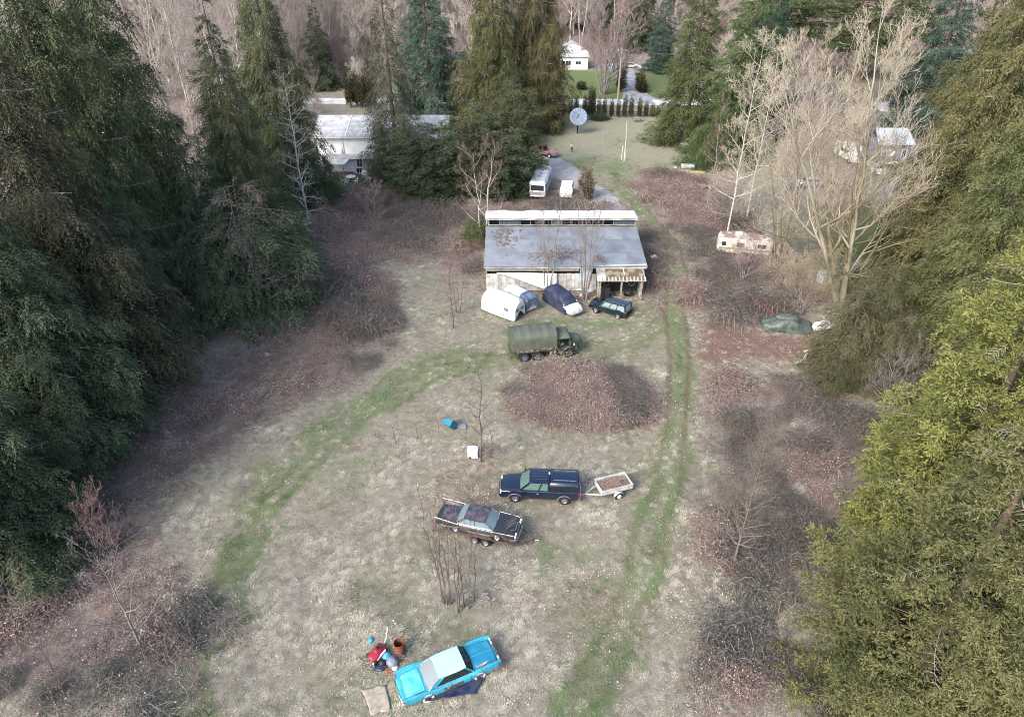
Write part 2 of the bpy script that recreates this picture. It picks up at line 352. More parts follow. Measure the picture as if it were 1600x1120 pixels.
def ground_mat():
    m = bpy.data.materials.new('ground'); m.use_nodes = True; n, l = m.node_tree.nodes, m.node_tree.links; b = n['Principled BSDF']
    b.inputs['Roughness'].default_value = .95; b.inputs['Specular IOR Level'].default_value = .02
    tc = n.new('ShaderNodeTexCoord')
    def noise(sc, det=6, dist=0.0, vec=None, rough=.6):
        q = n.new('ShaderNodeTexNoise'); q.inputs['Scale'].default_value = sc; q.inputs['Detail'].default_value = det
        q.inputs['Distortion'].default_value = dist; q.inputs['Roughness'].default_value = rough; l.new(vec or tc.outputs['Object'], q.inputs['Vector']); return q.outputs['Fac']
    def rng(v, a, b_, c=0., d=1.):
        q = n.new('ShaderNodeMapRange'); l.new(v, q.inputs['Value'])
        for k, z in zip(('From Min', 'From Max', 'To Min', 'To Max'), (a, b_, c, d)): q.inputs[k].default_value = z
        return q.outputs['Result']
    def mixc(f, A, B):
        q = n.new('ShaderNodeMix'); q.data_type = 'RGBA'
        for s, v in (('A', A), ('B', B)):
            if isinstance(v, tuple): q.inputs[s].default_value = (*v, 1)
            else: l.new(v, q.inputs[s])
        l.new(f, q.inputs['Factor']); return q.outputs['Result']
    def attr(k):
        q = n.new('ShaderNodeAttribute'); q.attribute_name = k; return q.outputs['Fac']
    def math_(op, a, b_):
        q = n.new('ShaderNodeMath'); q.operation = op; q.use_clamp = True
        for i, v in enumerate((a, b_)):
            if isinstance(v, float): q.inputs[i].default_value = v
            else: l.new(v, q.inputs[i])
        return q.outputs[0]
    def edge(k, nz, amt=.55):       # mask broken up at its border by noise
        nz = rng(nz, .3, .7); q = n.new('ShaderNodeMath'); q.operation = 'MULTIPLY_ADD'; l.new(nz, q.inputs[0]); q.inputs[1].default_value = amt; l.new(attr(k), q.inputs[2])
        return rng(q.outputs[0], .15+amt*.5, .95+amt*.5)
    big = noise(.22, 5); mid = noise(1.6, 6, .8); fine = noise(9, 6, 2.2, rough=.7); vfine = noise(34, 4, 1.2, rough=.7)
    dry = mixc(rng(mid, .36, .64), DRY_A, DRY_B)
    dry = mixc(rng(fine, .35, .68), dry, DRY_C)
    dry = mixc(rng(big, .5, .68, 0, .5), dry, DRY_D)
    grn = mixc(rng(fine, .38, .62), GRN_A, GRN_B)
    col = mixc(edge('field', mid, .5), dry, mixc(rng(fine, .4, .62), FLD_A, FLD_B))
    col = mixc(edge('red', mid, .9), col, mixc(rng(fine, .38, .62), RED_A, RED_B))
    col = mixc(edge('green', fine, .8), col, grn)
    brm = mixc(rng(mid, .36, .62), BRM_A, BRM_B); brm = mixc(rng(fine, .52, .62), brm, BRM_C)
    brm = mixc(rng(vfine, .58, .66), brm, BRM_D); brm = mixc(rng(big, .52, .62, 0, .65), brm, BRM_E)
    col = mixc(edge('bram', mid, .6), col, brm)
    col = mixc(rng(attr('rut'), .25, .8, 0, .8), col, RUT_C)
    col = mixc(edge('lawn', mid, .3), col, mixc(rng(fine, .38, .62), LAWN_A, LAWN_B))
    vo = n.new('ShaderNodeTexVoronoi'); vo.inputs['Scale'].default_value = 6.5; l.new(tc.outputs['Object'], vo.inputs['Vector'])
    sp = math_('MULTIPLY', rng(vo.outputs['Distance'], .16, .10), rng(noise(1.1, 3), .52, .6))
    col = mixc(math_('MULTIPLY', sp, .6), col, (.45, .41, .36))
    l.new(col, b.inputs['Base Color'])
    bp = n.new('ShaderNodeBump'); bp.inputs['Strength'].default_value = 1.0; bp.inputs['Distance'].default_value = .14
    l.new(math_('ADD', fine, math_('MULTIPLY', vfine, .4)), bp.inputs['Height']); l.new(bp.outputs[0], b.inputs['Normal'])
    return m
DRY_A, DRY_B, DRY_C, DRY_D = (.42, .38, .31), (.23, .21, .16), (.29, .265, .20), (.22, .235, .145)
GRN_A, GRN_B = (.115, .17, .068), (.21, .23, .12)
FLD_A, FLD_B = (.37, .35, .27), (.24, .255, .165)
RED_A, RED_B = (.27, .175, .14), (.17, .115, .095)
BRM_A, BRM_B, BRM_C, BRM_D, BRM_E = (.32, .26, .23), (.17, .14, .128), (.07, .085, .078), (.48, .43, .39), (.33, .245, .205)
RUT_C = (.17, .13, .095); LAWN_A, LAWN_B = (.125, .17, .07), (.20, .225, .11)
gnd = link('ground', gme, ground_mat()); tag(gnd, kind='structure')
# --- roads: strips that follow the ground
def ribbon(name, L, w, mat, lift=.03, jit=.0, kind='structure', seed=0):
    L = np.asarray(L, float); seg = np.hypot(*np.diff(L, axis=0).T); s = np.concatenate([[0], np.cumsum(seg)])
    q = np.arange(0, s[-1]+.01, 1.0); cx = np.interp(q, s, L[:, 0]); cy = np.interp(q, s, L[:, 1])
    k = np.ones(7)/7
    if len(q) > 16: cx[3:-3] = np.convolve(cx, k, 'valid'); cy[3:-3] = np.convolve(cy, k, 'valid')
    tx, ty = np.gradient(cx), np.gradient(cy); ln = np.hypot(tx, ty); nx_, ny_ = -ty/ln, tx/ln
    ww = np.interp(q/q[-1], np.linspace(0, 1, len(w)), w) if isinstance(w, (list, tuple)) else np.full(len(q), w)
    rows = []
    for f in (-.5, -.3, 0, .3, .5):
        e = (fbm(q*.6, q*0+f*9, seed+3, 3)-.5)*jit*(abs(f) > .4)
        x = cx+nx_*(ww*f+e); y = cy+ny_*(ww*f+e); rows.append(np.stack([x, y, hz(x, y)+lift*(1 if abs(f) < .4 else .3)], 1))
    m = MB(); m.grid([[tuple(rows[j][i]) for j in range(5)] for i in range(len(q))])
    o = m.build(name, mat, smooth=60); return tag(o, kind=kind)
M_gravel = nmat('gravel', (.36, .355, .36), .95, col2=(.28, .27, .265), scale=1.1, bump=.4, bscale=40)
M_asph = nmat('asphalt', (.36, .38, .41), .9, col2=(.2, .2, .21), scale=.6, bump=.2)
M_conc = nmat('pale_asphalt', (.72, .71, .69), .9, col2=(.4, .39, .37), scale=.5)
ribbon('gravel_path', pl([(815, 236), (846, 250), (882, 268), (905, 285), (935, 303), (958, 325), (980, 350)]), [4, 5.5, 6.2, 4.6, 4, 3.2, 2.6], M_gravel, .03, 1.6)
ribbon('road', [(-46, 156), (-30, 155.5), (-10, 155.2), (20, 155), (48, 154.6)], 5.2, M_conc, .05, .2)
ribbon('driveway', pl([(1000, 163), (994, 148), (985, 133), (976, 118), (968, 106), (962, 100)]), [9, 5.5, 5, 5, 6, 8], M_asph, .07, .2)
ribbon('driveway', pl([(955, 103), (985, 104.5), (1010, 105.5), (1040, 107)]), 4.5, M_conc, .09, .2)
ribbon('path', pl([(1270, 312), (1330, 300), (1420, 296), (1500, 290)]), 7, M_gravel, .04, 1.0)
# ------------------------------------------------------------------ barn
M_tin = nmat('roof_tin', (.245, .27, .30), .6, col2=(.17, .185, .205), scale=.45, spec=.25, bump=.15, bscale=2)
M_tin2 = nmat('roof_tin_dull', (.205, .235, .27), .6, col2=(.155, .17, .19), scale=.6, spec=.25)
M_oldw = nmat('weathered_panel', (.46, .46, .43), .85, col2=(.28, .26, .23), scale=1.2)
M_board = nmat('grey_board', (.52, .51, .48), .9, col2=(.34, .32, .29), scale=2, rnd=.18)
M_bluep = nmat('pale_blue_panel', (.42, .5, .5), .8, col2=(.33, .39, .39), scale=1)
M_dark = nmat('dark_inside', (.03, .032, .034), .9)  # near-black: shade of open insides put into colour; also dark doors
M_white = nmat('white_sheet', (.70, .71, .70), .6, col2=(.62, .62, .6), scale=1.5)
M_wtarp = nmat('white_tarp', (.8, .8, .79), .55, col2=(.66, .66, .65), scale=.7, bump=.35, bscale=5)
M_moss = nmat('moss', (.13, .095, .045), .95, col2=(.26, .22, .18), scale=1.6, lo=.46, hi=.58, bump=.6, bscale=14)
M_wood = nmat('old_wood', (.33, .3, .26), .9, col2=(.2, .17, .14), scale=5)
M_leaf = nmat('dead_leaves', (.20, .13, .095), .9, col2=(.28, .22, .18), scale=6)
M_tyre = nmat('tyre', (.028, .029, .032), .85, var=.3); M_steel = nmat('steel', (.5, .51, .52), .35, metal=.85, var=.3)
bx0, by0 = unproj(760, 452); bx1, by1 = unproj(1004, 455)
BX0, BX1, BY = bx0, bx1, (by0+by1)/2
YB, YC, YE = BY+8.3, BY+8.6, BY+11.3
ZF, ZM, ZT, ZE = 3.05, 4.0, 5.05, 4.75
barn = thing('barn', 'long grey barn with a shallow metal panel roof and raised strip of dark windows', 'barn', ((BX0+BX1)/2, BY, 0))
W2 = (BX1-BX0)/2
rr = random.Random(4)
# front wall of single boards and sheets; a dark slot stays open under the eave
x = -W2; k = 0
while x < W2-4.6:
    w = rr.uniform(.34, .6); top = 2.05+rr.uniform(-.05, .05)
    m = MB().box((x+w/2, 0, top/2), (w-.02, .05+.02*rr.random(), top)); m.build('wall_board', M_board if rr.random() < .75 or x < 1 else M_bluep, barn); x += w
xw = x
for i in range(6):
    a = -W2+i*(W2*2-7.2)/6; w = (W2*2-7.2)/6
    MB().box((a+w/2, -.03, 2.72), (w-.02, .05, .62)).build('fascia_panel', M_oldw, barn)
for a, w in ((W2-7.1, 1.3), (W2-5.1, .9)): MB().box((a+w/2, -.09, 2.1), (w, .04, 1.8)).build('blue_sheet', M_bluep, barn)
MB().box((0, .45, 1.5), (2*W2-.3, .06, 2.9)).build('inside_shade_sheet', M_dark, barn)  # added near-black sheet, stands in for the unlit inside behind the slot
for sx in (-1, 1):
    m = MB(); yb = YE-BY
    m.slab([(sx*W2, 0.1, 0), (sx*W2, yb, 0), (sx*W2, yb, ZE-.1), (sx*W2, YC-BY, ZT-.12), (sx*W2, YC-BY, ZM-.05), (sx*W2, .1, ZF-.1)], .08)
    m.build('side_wall', M_oldw, barn)
MB().box((0, YE-BY-.05, ZE/2), (2*W2-.2, .1, ZE-.2)).build('back_wall', M_oldw, barn)
# roof: three courses of metal panels lapping downhill
NP = 9
for r in range(3):
    for i in range(NP):
        y0 = -.45+(YB-BY+.45)*r/3; y1 = -.45+(YB-BY+.45)*(r+1)/3+.1
        za = ZF+(ZM-ZF)*r/3+.05; zb_ = ZF+(ZM-ZF)*(r+1)/3+.05-.035
        a = -W2-.2+(2*W2+.4)*i/NP; b = a+(2*W2+.4)/NP-.005
        j = rr.uniform(-.004, .005)
        m = MB(); m.slab([(a, y0, za+j), (b, y0, za+j), (b, y1, zb_+j), (a, y1, zb_+j)], .035)
        m.build('roof_panel', M_tin if rr.random() < .6 else M_tin2, barn)
MB().box((0, -.42, ZF-.08), (2*W2+.3, .06, .16)).build('eave_board', M_oldw, barn)
# clerestory
M_pane = nmat('dusty_pane', (.10, .13, .17), .25, spec=.6)
yc = YC-BY
MB().box((0, yc+.5, (ZM+ZT)/2), (2*W2-.2, .05, ZT-ZM)).build('inside_shade_sheet', M_dark, barn)  # added near-black sheet, stands in for the shade behind the clerestory
for i in range(14):
    a = -W2+.1+(2*W2-.2)*i/14
    w = (2*W2-.2)/14
    p = MB().box((a+.05, yc, (ZM+ZT)/2+.06), (.07, .1, ZT-ZM-.1)).build('clerestory_post', M_wood, barn)
    if i in (1, 2, 12, 13, 6):
        MB().box((a+w/2+.05, yc+.04, (ZM+ZT)/2+.06), (w-.1, .02, ZT-ZM-.16)).build('clerestory_pane', M_pane, barn)
MB().box((0, yc-.02, ZM+.16), (2*W2, .12, .08)).build('clerestory_sill', M_oldw, barn)
m = MB()
rows = []
for j in range(14):
    v = j/13; row = []
    for i in range(71):
        u = i/70; X = -W2-.3+(2*W2+.6)*u; Yv = yc-.55+(YE-BY-yc+.7)*v
        zt = ZT+(ZE-ZT)*v+.12+.14*fbm(X*.9, Yv*1.1, 7, 3)-(.18*max(0, v-.85)/.15)*fbm(X*1.3, 3, 8, 2)
        row.append((X, Yv+(.5*(fbm(X*.6, 1, 9, 3)-.5) if j == 13 else 0), zt))
    rows.append(row)
m.grid(rows)
wt = m.build('barn_tarp', M_wtarp, smooth=50, loc=(barn.location.x, BY, 0)); wt.modifiers.new('thick', 'SOLIDIFY').thickness = .03
tag(wt, 'rumpled white tarpaulin spread over the top strip of the barn roof', 'tarp')
MB().box((0, yc-.5, ZT+.02), (2*W2+.5, .08, .14)).build('upper_fascia', M_oldw, barn)
MB().slab([(-W2-.2, yc-.5, ZT+.06), (W2+.2, yc-.5, ZT+.06), (W2+.2, YE-BY, ZE+.02), (-W2-.2, YE-BY, ZE+.02)], .04).build('upper_roof', M_tin2, barn)
# white sheet hanging slack on the front wall
m = MB(); rows = []
for i in range(31):
    u = i/30; X = -W2+1.2+6.6*u; t0 = 2.3-.1*u; b0 = 2.05-1.9*sstep(0, 1, np.array(u)).item()*1.0
    rows.append([(X, -.16-.07*fbm(X*2, q*.8, 3, 2)-.35*(1-q/6)*u, b0+(t0-b0)*q/6) for q in range(7)])
m.grid(rows); ws = m.build('wall_tarp', M_wtarp, smooth=50, loc=(barn.location.x, BY, 0)); ws.modifiers.new('thick', 'SOLIDIFY').thickness = .02
tag(ws, 'white plastic sheet hanging slack across the front wall of the barn', 'tarp')
# lean-to with mossy roof
lx0 = unproj(936, 470)[0]; lx1 = unproj(1000, 470)[0]; LY = unproj(960, 470)[1]
shed = thing('lean_to_shed', 'open fronted lean-to with a mossy roof at the corner of the barn', 'shed', ((lx0+lx1)/2, LY, 0))
lw2 = (lx1-lx0)/2; ld = BY-LY
MB().slab([(-lw2-.35, -.25, 2.5), (lw2+.35, -.25, 2.5), (lw2+.35, ld-.12, 2.95), (-lw2-.35, ld-.12, 2.95)], .06).build('roof', M_oldw, shed)
m = MB(); rows = []
for j in range(9):
    rows.append([(-lw2+.6+(2*lw2-.4)*i/24, -.2+(ld-.4)*j/8, 2.575+.45*(-.2+(ld-.4)*j/8+.25)/(ld+.13)+.09*fbm(i*.6, j*.9, 4, 3)*math.sin(PI*min(1, max(0, j/8)))) for i in range(25)])
m.grid(rows); mo = m.build('moss', M_moss, shed, smooth=70)
M_corr = nmat('corrugated_edge', (.55, .55, .53), .7, col2=(.35, .33, .3), scale=3)
m = MB()
for i in range(14): m.tube([(-lw2-.3+i*(2*lw2+.6)/13, -.3, 2.56), (-lw2-.3+i*(2*lw2+.6)/13, .35, 2.66)], .09, 6)
m.build('corrugated_edge', M_corr, shed)
for xx in (-lw2, 0.05, lw2): MB().box((xx, 0, 1.25), (.17, .17, 2.5)).build('post', M_wood, shed)
MB().box((0, 0.0, 2.42), (2*lw2+.5, .12, .18)).build('beam', M_wood, shed)
MB().box((0, ld-.16, 1.3), (2*lw2+.3, .06, 2.6)).build('back_wall', M_dark, shed)  # wall coloured near-black, the shade of the open bays put into it
for sx in (-1, 1): MB().box((sx*(lw2+.05), ld/2+.3, 1.2), (.05, ld-.9, 2.3)).build('side_wall', M_board, shed)
def junk_tyre(p, R, lab, tilt=0.0, rz=0.0):
    o = MB().lathe([(R*.55, -.1), (R*.9, -.12), (R, -.06), (R, .06), (R*.9, .12), (R*.55, .1)], axis='Y', n=20, closed=True).build('tyre', M_tyre, None, smooth=40)
    o.location = p; o.rotation_euler = (tilt, 0, rz); return tag(o, lab, 'tyre', 'tyres stored in the lean-to')
sx_, sy_ = shed.location.x, shed.location.y
junk_tyre((sx_-1.45, sy_+.8, 1.75), .38, 'dark tyre hung high in the left bay of the mossy lean-to')
junk_tyre((sx_+1.1, sy_-.02, 2.2), .40, 'black tyre hanging from the beam of the lean-to right bay')
junk_tyre((sx_+1.0, sy_+.9, .5), .5, 'large black tyre on the ground in the lean-to right bay', .25)
junk_tyre((sx_-.9, sy_+.8, .38), .38, 'small black tyre on the ground in the lean-to left bay', .2)
b = MB().box((sx_-1.5, sy_+.9, .6), (1.0, .6, 1.2), ch=.05).build('crate', M_dark); tag(b, 'dark crate at the back of the lean-to left bay', 'crate')
# loose pole on the roof
p = MB().tube([(0, 0, 0), (5.2, .1, .12)], .05, 6).build('pole', M_white, loc=(shed.location.x-2.2, LY+ld-.25, 3.12)); tag(p, 'thin pale pole lying across the top of the lean-to roof', 'pole')
p = MB().tube([(0, 0, 0), (.15, -2.0, -.55)], .05, 6).build('pole', M_white, loc=(shed.location.x+.35, LY+1.7, 3.0)); tag(p, 'short white pole sliding off the front of the lean-to roof', 'pole')
# leaf litter lying on the roof
def roof_litter(cx_, cy_, n, sx, sy, lab):
    g = np.random.default_rng(int(abs(cx_)*10)+n); px_ = g.normal(0, sx, n); py_ = g.normal(0, sy, n)
    keep = (np.abs(px_+cx_) < W2-.2) & (py_+cy_ > -.3) & (py_+cy_ < YB-BY-.3); px_, py_ = px_[keep]+cx_, py_[keep]+cy_; n = len(px_)
    a = g.uniform(0, 2*PI, n); s = g.uniform(.05, .13, n); zz = ZF+(ZM-ZF)*(py_+.45)/(YB-BY+.45)+.14
    V = np.stack([np.stack([px_+s*np.cos(a+q*PI/2)*(1 if q % 2 else 1.7), py_+s*np.sin(a+q*PI/2)*(1 if q % 2 else 1.7), zz+g.uniform(0, .05, n)], 1) for q in range(4)], 1).reshape(-1, 3)
    o = link('fallen_leaves', np_mesh('fallen_leaves', V, [np.arange(4*n).reshape(-1, 4)]), M_leaf, loc=(barn.location.x, BY, 0)); tag(o, lab, 'leaves', kind='stuff')
roof_litter(-6.6, 5.8, 170, .8, 1.9, 'brown dead leaves drifted on the upper left of the barn roof')
roof_litter(-2.4, 1.6, 110, .75, .8, 'brown dead leaves on the lower middle of the barn roof')
roof_litter(-.1, 1.9, 130, .9, .9, 'brown dead leaves in the middle of the barn roof above the eave')
roof_litter(3.8, 1.0, 45, .55, .5, 'few brown dead leaves at the right of the barn roof')
# ------------------------------------------------------------------ house on the left
M_shing = nmat('roof_shingle', (.45, .46, .46), .9, col2=(.32, .33, .335), scale=1.2, rnd=.12)
M_wall = nmat('white_siding', (.82, .83, .84), .7, col2=(.72, .73, .74), scale=.8)
M_glassd = nmat('dark_glass', (.035, .045, .055), .12, spec=.7)
hx0, hY = unproj(512, 272); hx1 = unproj(700, 270)[0]
hxl = unproj(505, 270)[0]
house = thing('house', 'two storey white house with a long grey roof behind the dark cedars', 'house', ((hxl+hx1)/2, hY, 0))
hw = (hx1-hxl)/2; HD = 9.0; EZ, RZ = 5.9, 7.9
for i in range(int(2*hw/.6)+1):
    pass
for r in range(9):                                   # roof courses, front and back
    for sgn in (1, -1):
        yc_ = HD/2; run = HD/2+.5
        for i in range(8):
            a = -hw-.4+(2*hw+.8)*i/8; b = a+(2*hw+.8)/8-.01
            t0, t1 = r/9, (r+1)/9+.02
            pts = [(a, yc_-sgn*run*(1-t0), EZ+(RZ-EZ)*t0+.03), (b, yc_-sgn*run*(1-t0), EZ+(RZ-EZ)*t0+.03), (b, yc_-sgn*run*(1-t1), EZ+(RZ-EZ)*t1), (a, yc_-sgn*run*(1-t1), EZ+(RZ-EZ)*t1)]
            if sgn < 0: pts = pts[::-1]
            MB().slab(pts, .06).build('shingle_course', M_shing, house)
MB().bar((-hw+4.5, -.45, EZ+.12), (-hw+4.9, HD/2-.1, RZ+.1), .1, .05).build('roof_cable', M_white, house)
MB().box((0, -.5, EZ-.06), (2*hw+.8, .1, .14)).build('gutter', M_white, house)
# upper wall: recess (balcony) at left, then a white wall
MB().box((hw*.2, .05, 4.45), (2*hw*.8, .12, 2.75)).build('upper_wall', M_wall, house)
MB().box((-hw*.8, 1.5, 4.45), (2*hw*.2-.1, .12, 2.75)).build('balcony_back_wall', M_dark, house)  # near-black colour stands in for the shade of the balcony recess
MB().box((-hw*.82, .02, 3.6), (2*hw*.18, .1, .95)).build('balcony_rail', M_wall, house)
MB().box((-hw+.1, .02, 4.6), (.2, .2, 2.6)).build('balcony_post', M_white, house)
MB().box((-hw*.6-.1, -.02, 4.6), (.16, .16, 2.6)).build('balcony_post', M_white, house)
MB().box((0, HD/2, 2.9), (2*hw-.1, HD-.6, 5.8)).build('core_wall', M_wall, house)
MB().slab([(-hw, -1.3, 2.75), (hw*.1, -1.3, 2.75), (hw*.1, -.02, 3.15), (-hw, -.02, 3.15)], .06).build('middle_roof', M_shing, house)
MB().slab([(-hw+.2, -2.6, 2.3), (-hw+4.4, -2.6, 2.3), (-hw+4.9, -1.32, 2.72), (-hw+.2, -1.32, 2.72)], .06).build('porch_roof', M_shing, house)
for xx in (-hw+.4, -hw+2.3, -hw+4.1): MB().box((xx, -2.45, 1.15), (.15, .15, 2.3)).build('porch_post', M_wood, house)
MB().box((-hw*.45, -.02, 1.4), (hw*1.1, .12, 2.7)).build('lower_wall', nmat('blue_white_wall', (.6, .66, .74), .7), house)
def window(parent, c, w, h, ny=-1, mat=None, split=True):
    f = MB()
    for sx in (-1, 1): f.box((c[0]+sx*w/2, c[1], c[2]), (.08, .08, h+.16))
    for sz in (-1, 1): f.box((c[0], c[1], c[2]+sz*h/2), (w-.08, .08, .08))
    if split: f.box((c[0], c[1], c[2]), (.05, .05, h-.08))
    o = f.build('window', M_white, parent)
    MB().box((c[0], c[1]+.01, c[2]), (w-.08, .03, h-.08)).build('pane', mat or M_glassd, o); return o
for xx, zz, w, h in ((-hw+6.2, 1.9, .9, 1.4), (-hw+6.0, .6, .9, .8), (0.5, 4.6, 1.6, 1.2), (4.5, 4.6, 1.6, 1.2), (7.5, 4.6, 1.2, 1.2)):
    window(house, (xx, -.1 if zz < 3 else -.03, zz), w, h)
d = MB().box((-hw+1.2, -.12, 1.05), (.95, .06, 2.1)).build('door', M_dark, house); MB().box((-hw+1.55, -.17, 1.0), (.05, .05, .12)).build('handle', M_steel, d)
MB().box((-hw+2.6, -1.3, .22), (4.9, 2.4, .4)).build('porch_deck', nmat('deck_wood', (.2, .12, .09), .9), house)
# deck at right with pergola and railing
dk = thing('deck', 'white raised deck with railing at the right end of the house', 'deck', (unproj(722, 262)[0]+.6, hY+1.0, 0))
MB().box((0, 0, 4.0), (5.6, 4.2, .16)).build('floor_slab', M_white, dk)
for xx in (-2.6, 0, 2.6): MB().box((xx, -1.9, 1.95), (.16, .16, 3.9)).build('post', M_white, dk)
for xx in (-.2, 1.3, 2.65): MB().box((xx, -2.02, 4.6), (.09, .09, 1.05)).build('rail_post', M_white, dk)
MB().box((1.2, -2.02, 5.1), (3.0, .1, .08)).build('handrail', M_white, dk); MB().box((2.67, 0, 5.1), (.1, 3.9, .08)).build('handrail', M_white, dk)
for i in range(22): MB().box((-.15+i*.13, -2.02, 4.6), (.03, .03, .9)).build('baluster', M_white, dk)
MB().slab([(-2.7, -1.6, 5.6), (.2, -1.6, 5.6), (.2, 1.9, 5.8), (-2.7, 1.9, 5.8)], .08).build('awning', M_white, dk)
for xx in (-2.5, 0.05): MB().box((xx, -1.5, 4.85), (.1, .1, 1.48)).build('awning_post', M_white, dk)
# ------------------------------------------------------------------ far house and the one on the right
fx, fy = unproj(903, 109)
far = thing('cottage', 'small white house with grey gabled roof beyond the road', 'house', (fx-1.0, fy, Z(fx, fy)))
MB().box((0, 2.5, 1.5), (7.0, 5, 3.0)).build('wall', M_wall, far)
MB().slab([(-4.0, -.4, 3.0), (4.0, -.4, 3.0), (3.3, 2.6, 4.2), (-3.3, 2.6, 4.2)], .1).build('roof', M_shing, far)
MB().slab([(-4, 5.4, 3.0), (4, 5.4, 3.0), (3.3, 2.6, 4.2), (-3.3, 2.6, 4.2)][::-1], .1).build('roof', M_shing, far)
MB().slab([(-2.6, 2.4, 4.3), (1.8, 2.4, 4.3), (1.8, 2.4, 4.9), (-.4, 2.4, 5.9), (-2.6, 2.4, 4.9)], .12).build('gable', M_wall, far)
for s_ in (-1, 1): MB().slab([(-.4, 2.2, 6.0), (-.4+s_*2.7, 2.2, 4.75), (-.4+s_*2.7, 6, 4.75), (-.4, 6, 6.0)][::s_], .1).build('gable_roof', M_shing, far)
window(far, (-1.6, -.03, 1.6), 1.4, 1.1); window(far, (1.0, -.03, 1.6), 1.4, .8); MB().box((-2.9, -.03, 1.05), (.9, .06, 2.1)).build('door', M_dark, far)
rx, ry = unproj(1388, 262)
rh = thing('house', 'grey blue house half hidden behind the bare branches at right', 'house', (rx, ry, Z(rx, ry)))
M_bluew = nmat('grey_blue_siding', (.17, .2, .26), .8)
MB().box((0, 2.5, 1.9), (5.0, 5, 3.8)).build('wall', M_bluew, rh)
MB().slab([(-3.0, -.6, 3.8), (3.0, -.6, 3.8), (2.6, 2.5, 5.6), (-2.6, 2.5, 5.6)], .1).build('roof', nmat('blue_grey_roof', (.42, .47, .53), .8), rh)
MB().slab([(-3.0, 5.6, 3.8), (3.0, 5.6, 3.8), (2.6, 2.5, 5.6), (-2.6, 2.5, 5.6)][::-1], .1).build('roof', bpy.data.materials['blue_grey_roof'], rh)
window(rh, (-.8, -.03, 2.4), 2.2, 1.0, mat=M_white); window(rh, (1.8, -.03, 2.3), .7, 1.2)
MB().box((-.6, -.6, 1.0), (3.2, .9, .12)).build('porch', M_white, rh)
def shed_small(px, py, w, d, h, lab, m1, m2, rz=0.0):
    g = G(px, py); t = thing('outbuilding', lab, 'shed', g, rz)
    MB().box((0, d/2, h/2), (w, d, h)).build('wall', m1, t)
    MB().slab([(-w/2-.2, -.2, h), (w/2+.2, -.2, h), (w/2+.2, d+.2, h+.5), (-w/2-.2, d+.2, h+.5)], .08).build('roof', m2, t)
    MB().box((0, -.02, h*.42), (.9, .05, h*.8)).build('door', M_dark, t); return t
shed_small(1420, 196, 12, 5, 2.6, 'long low white roofed building far behind the blue house', M_bluew, M_white)
shed_small(150, 232, 7, 5, 4.5, 'white house glimpsed through a gap in the left conifers', M_wall, M_white)
# ------------------------------------------------------------------ vehicles
G_car = glass('car_glass', (.03, .045, .05), .5); G_dark = glass('tinted_glass', (.012, .016, .02), .85)
M_chrome = nmat('chrome', (.62, .63, .64), .22, metal=.9, var=.35, scale=6); M_inter = nmat('car_interior', (.05, .05, .05), .9)
M_seat = nmat('car_seat', (.16, .15, .14), .9); M_red = nmat('red_lens', (.35, .02, .02), .25, spec=.6); M_lamp = nmat('lamp_lens', (.75, .75, .72), .2, spec=.6)
M_wwall = nmat('white_wall', (.78, .77, .74), .7); M_black = nmat('black_trim', (.02, .02, .022), .5)
def paint(name, col, col2=None, rough=.35, coat=.5, scale=1.3, lo=.45, hi=.62, **k): return nmat(name, col, rough, col2=col2 or tuple(c*.7 for c in col), scale=scale, coat=coat, spec=.5, lo=lo, hi=hi, **k)
def wheel(parent, x, y, r, w, side, mrim, white=False, dual=False):
    m = MB(); h = w/2
    prof = [(r*.58, -h*.9), (r*.86, -h), (r*.97, -h*.8), (r, -h*.35), (r, h*.35), (r*.97, h*.8), (r*.86, h), (r*.58, h*.9)]
    m.lathe(prof, axis='Y', n=22, closed=True); o = m.build('wheel', M_tyre, parent, smooth=35, loc=(x, y, r))
    s = side
    q = MB(); q.lathe([(0.001, s*h*.62), (r*.18, s*h*.75), (r*.22, s*h*.45), (r*.48, s*h*.45), (r*.56, s*h*.8), (r*.6, s*h*.85), (r*.58, -s*h*.85), (.001, -s*h*.85)], axis='Y', n=20)
    for k in range(5):
        a = k*2*PI/5; q.box((r*.36*math.cos(a), s*h*.52, r*.36*math.sin(a)), (.035, .05, .035))
    q.build('rim', mrim, o, smooth=35)
    if white:
        MB().lathe([(r*.62, s*(h*.92)), (r*.62, s*(h+.014)), (r*.92, s*(h+.016)), (r*.92, s*h*.85)], axis='Y', n=22).build('whitewall', M_wwall, o, smooth=35)
    return o
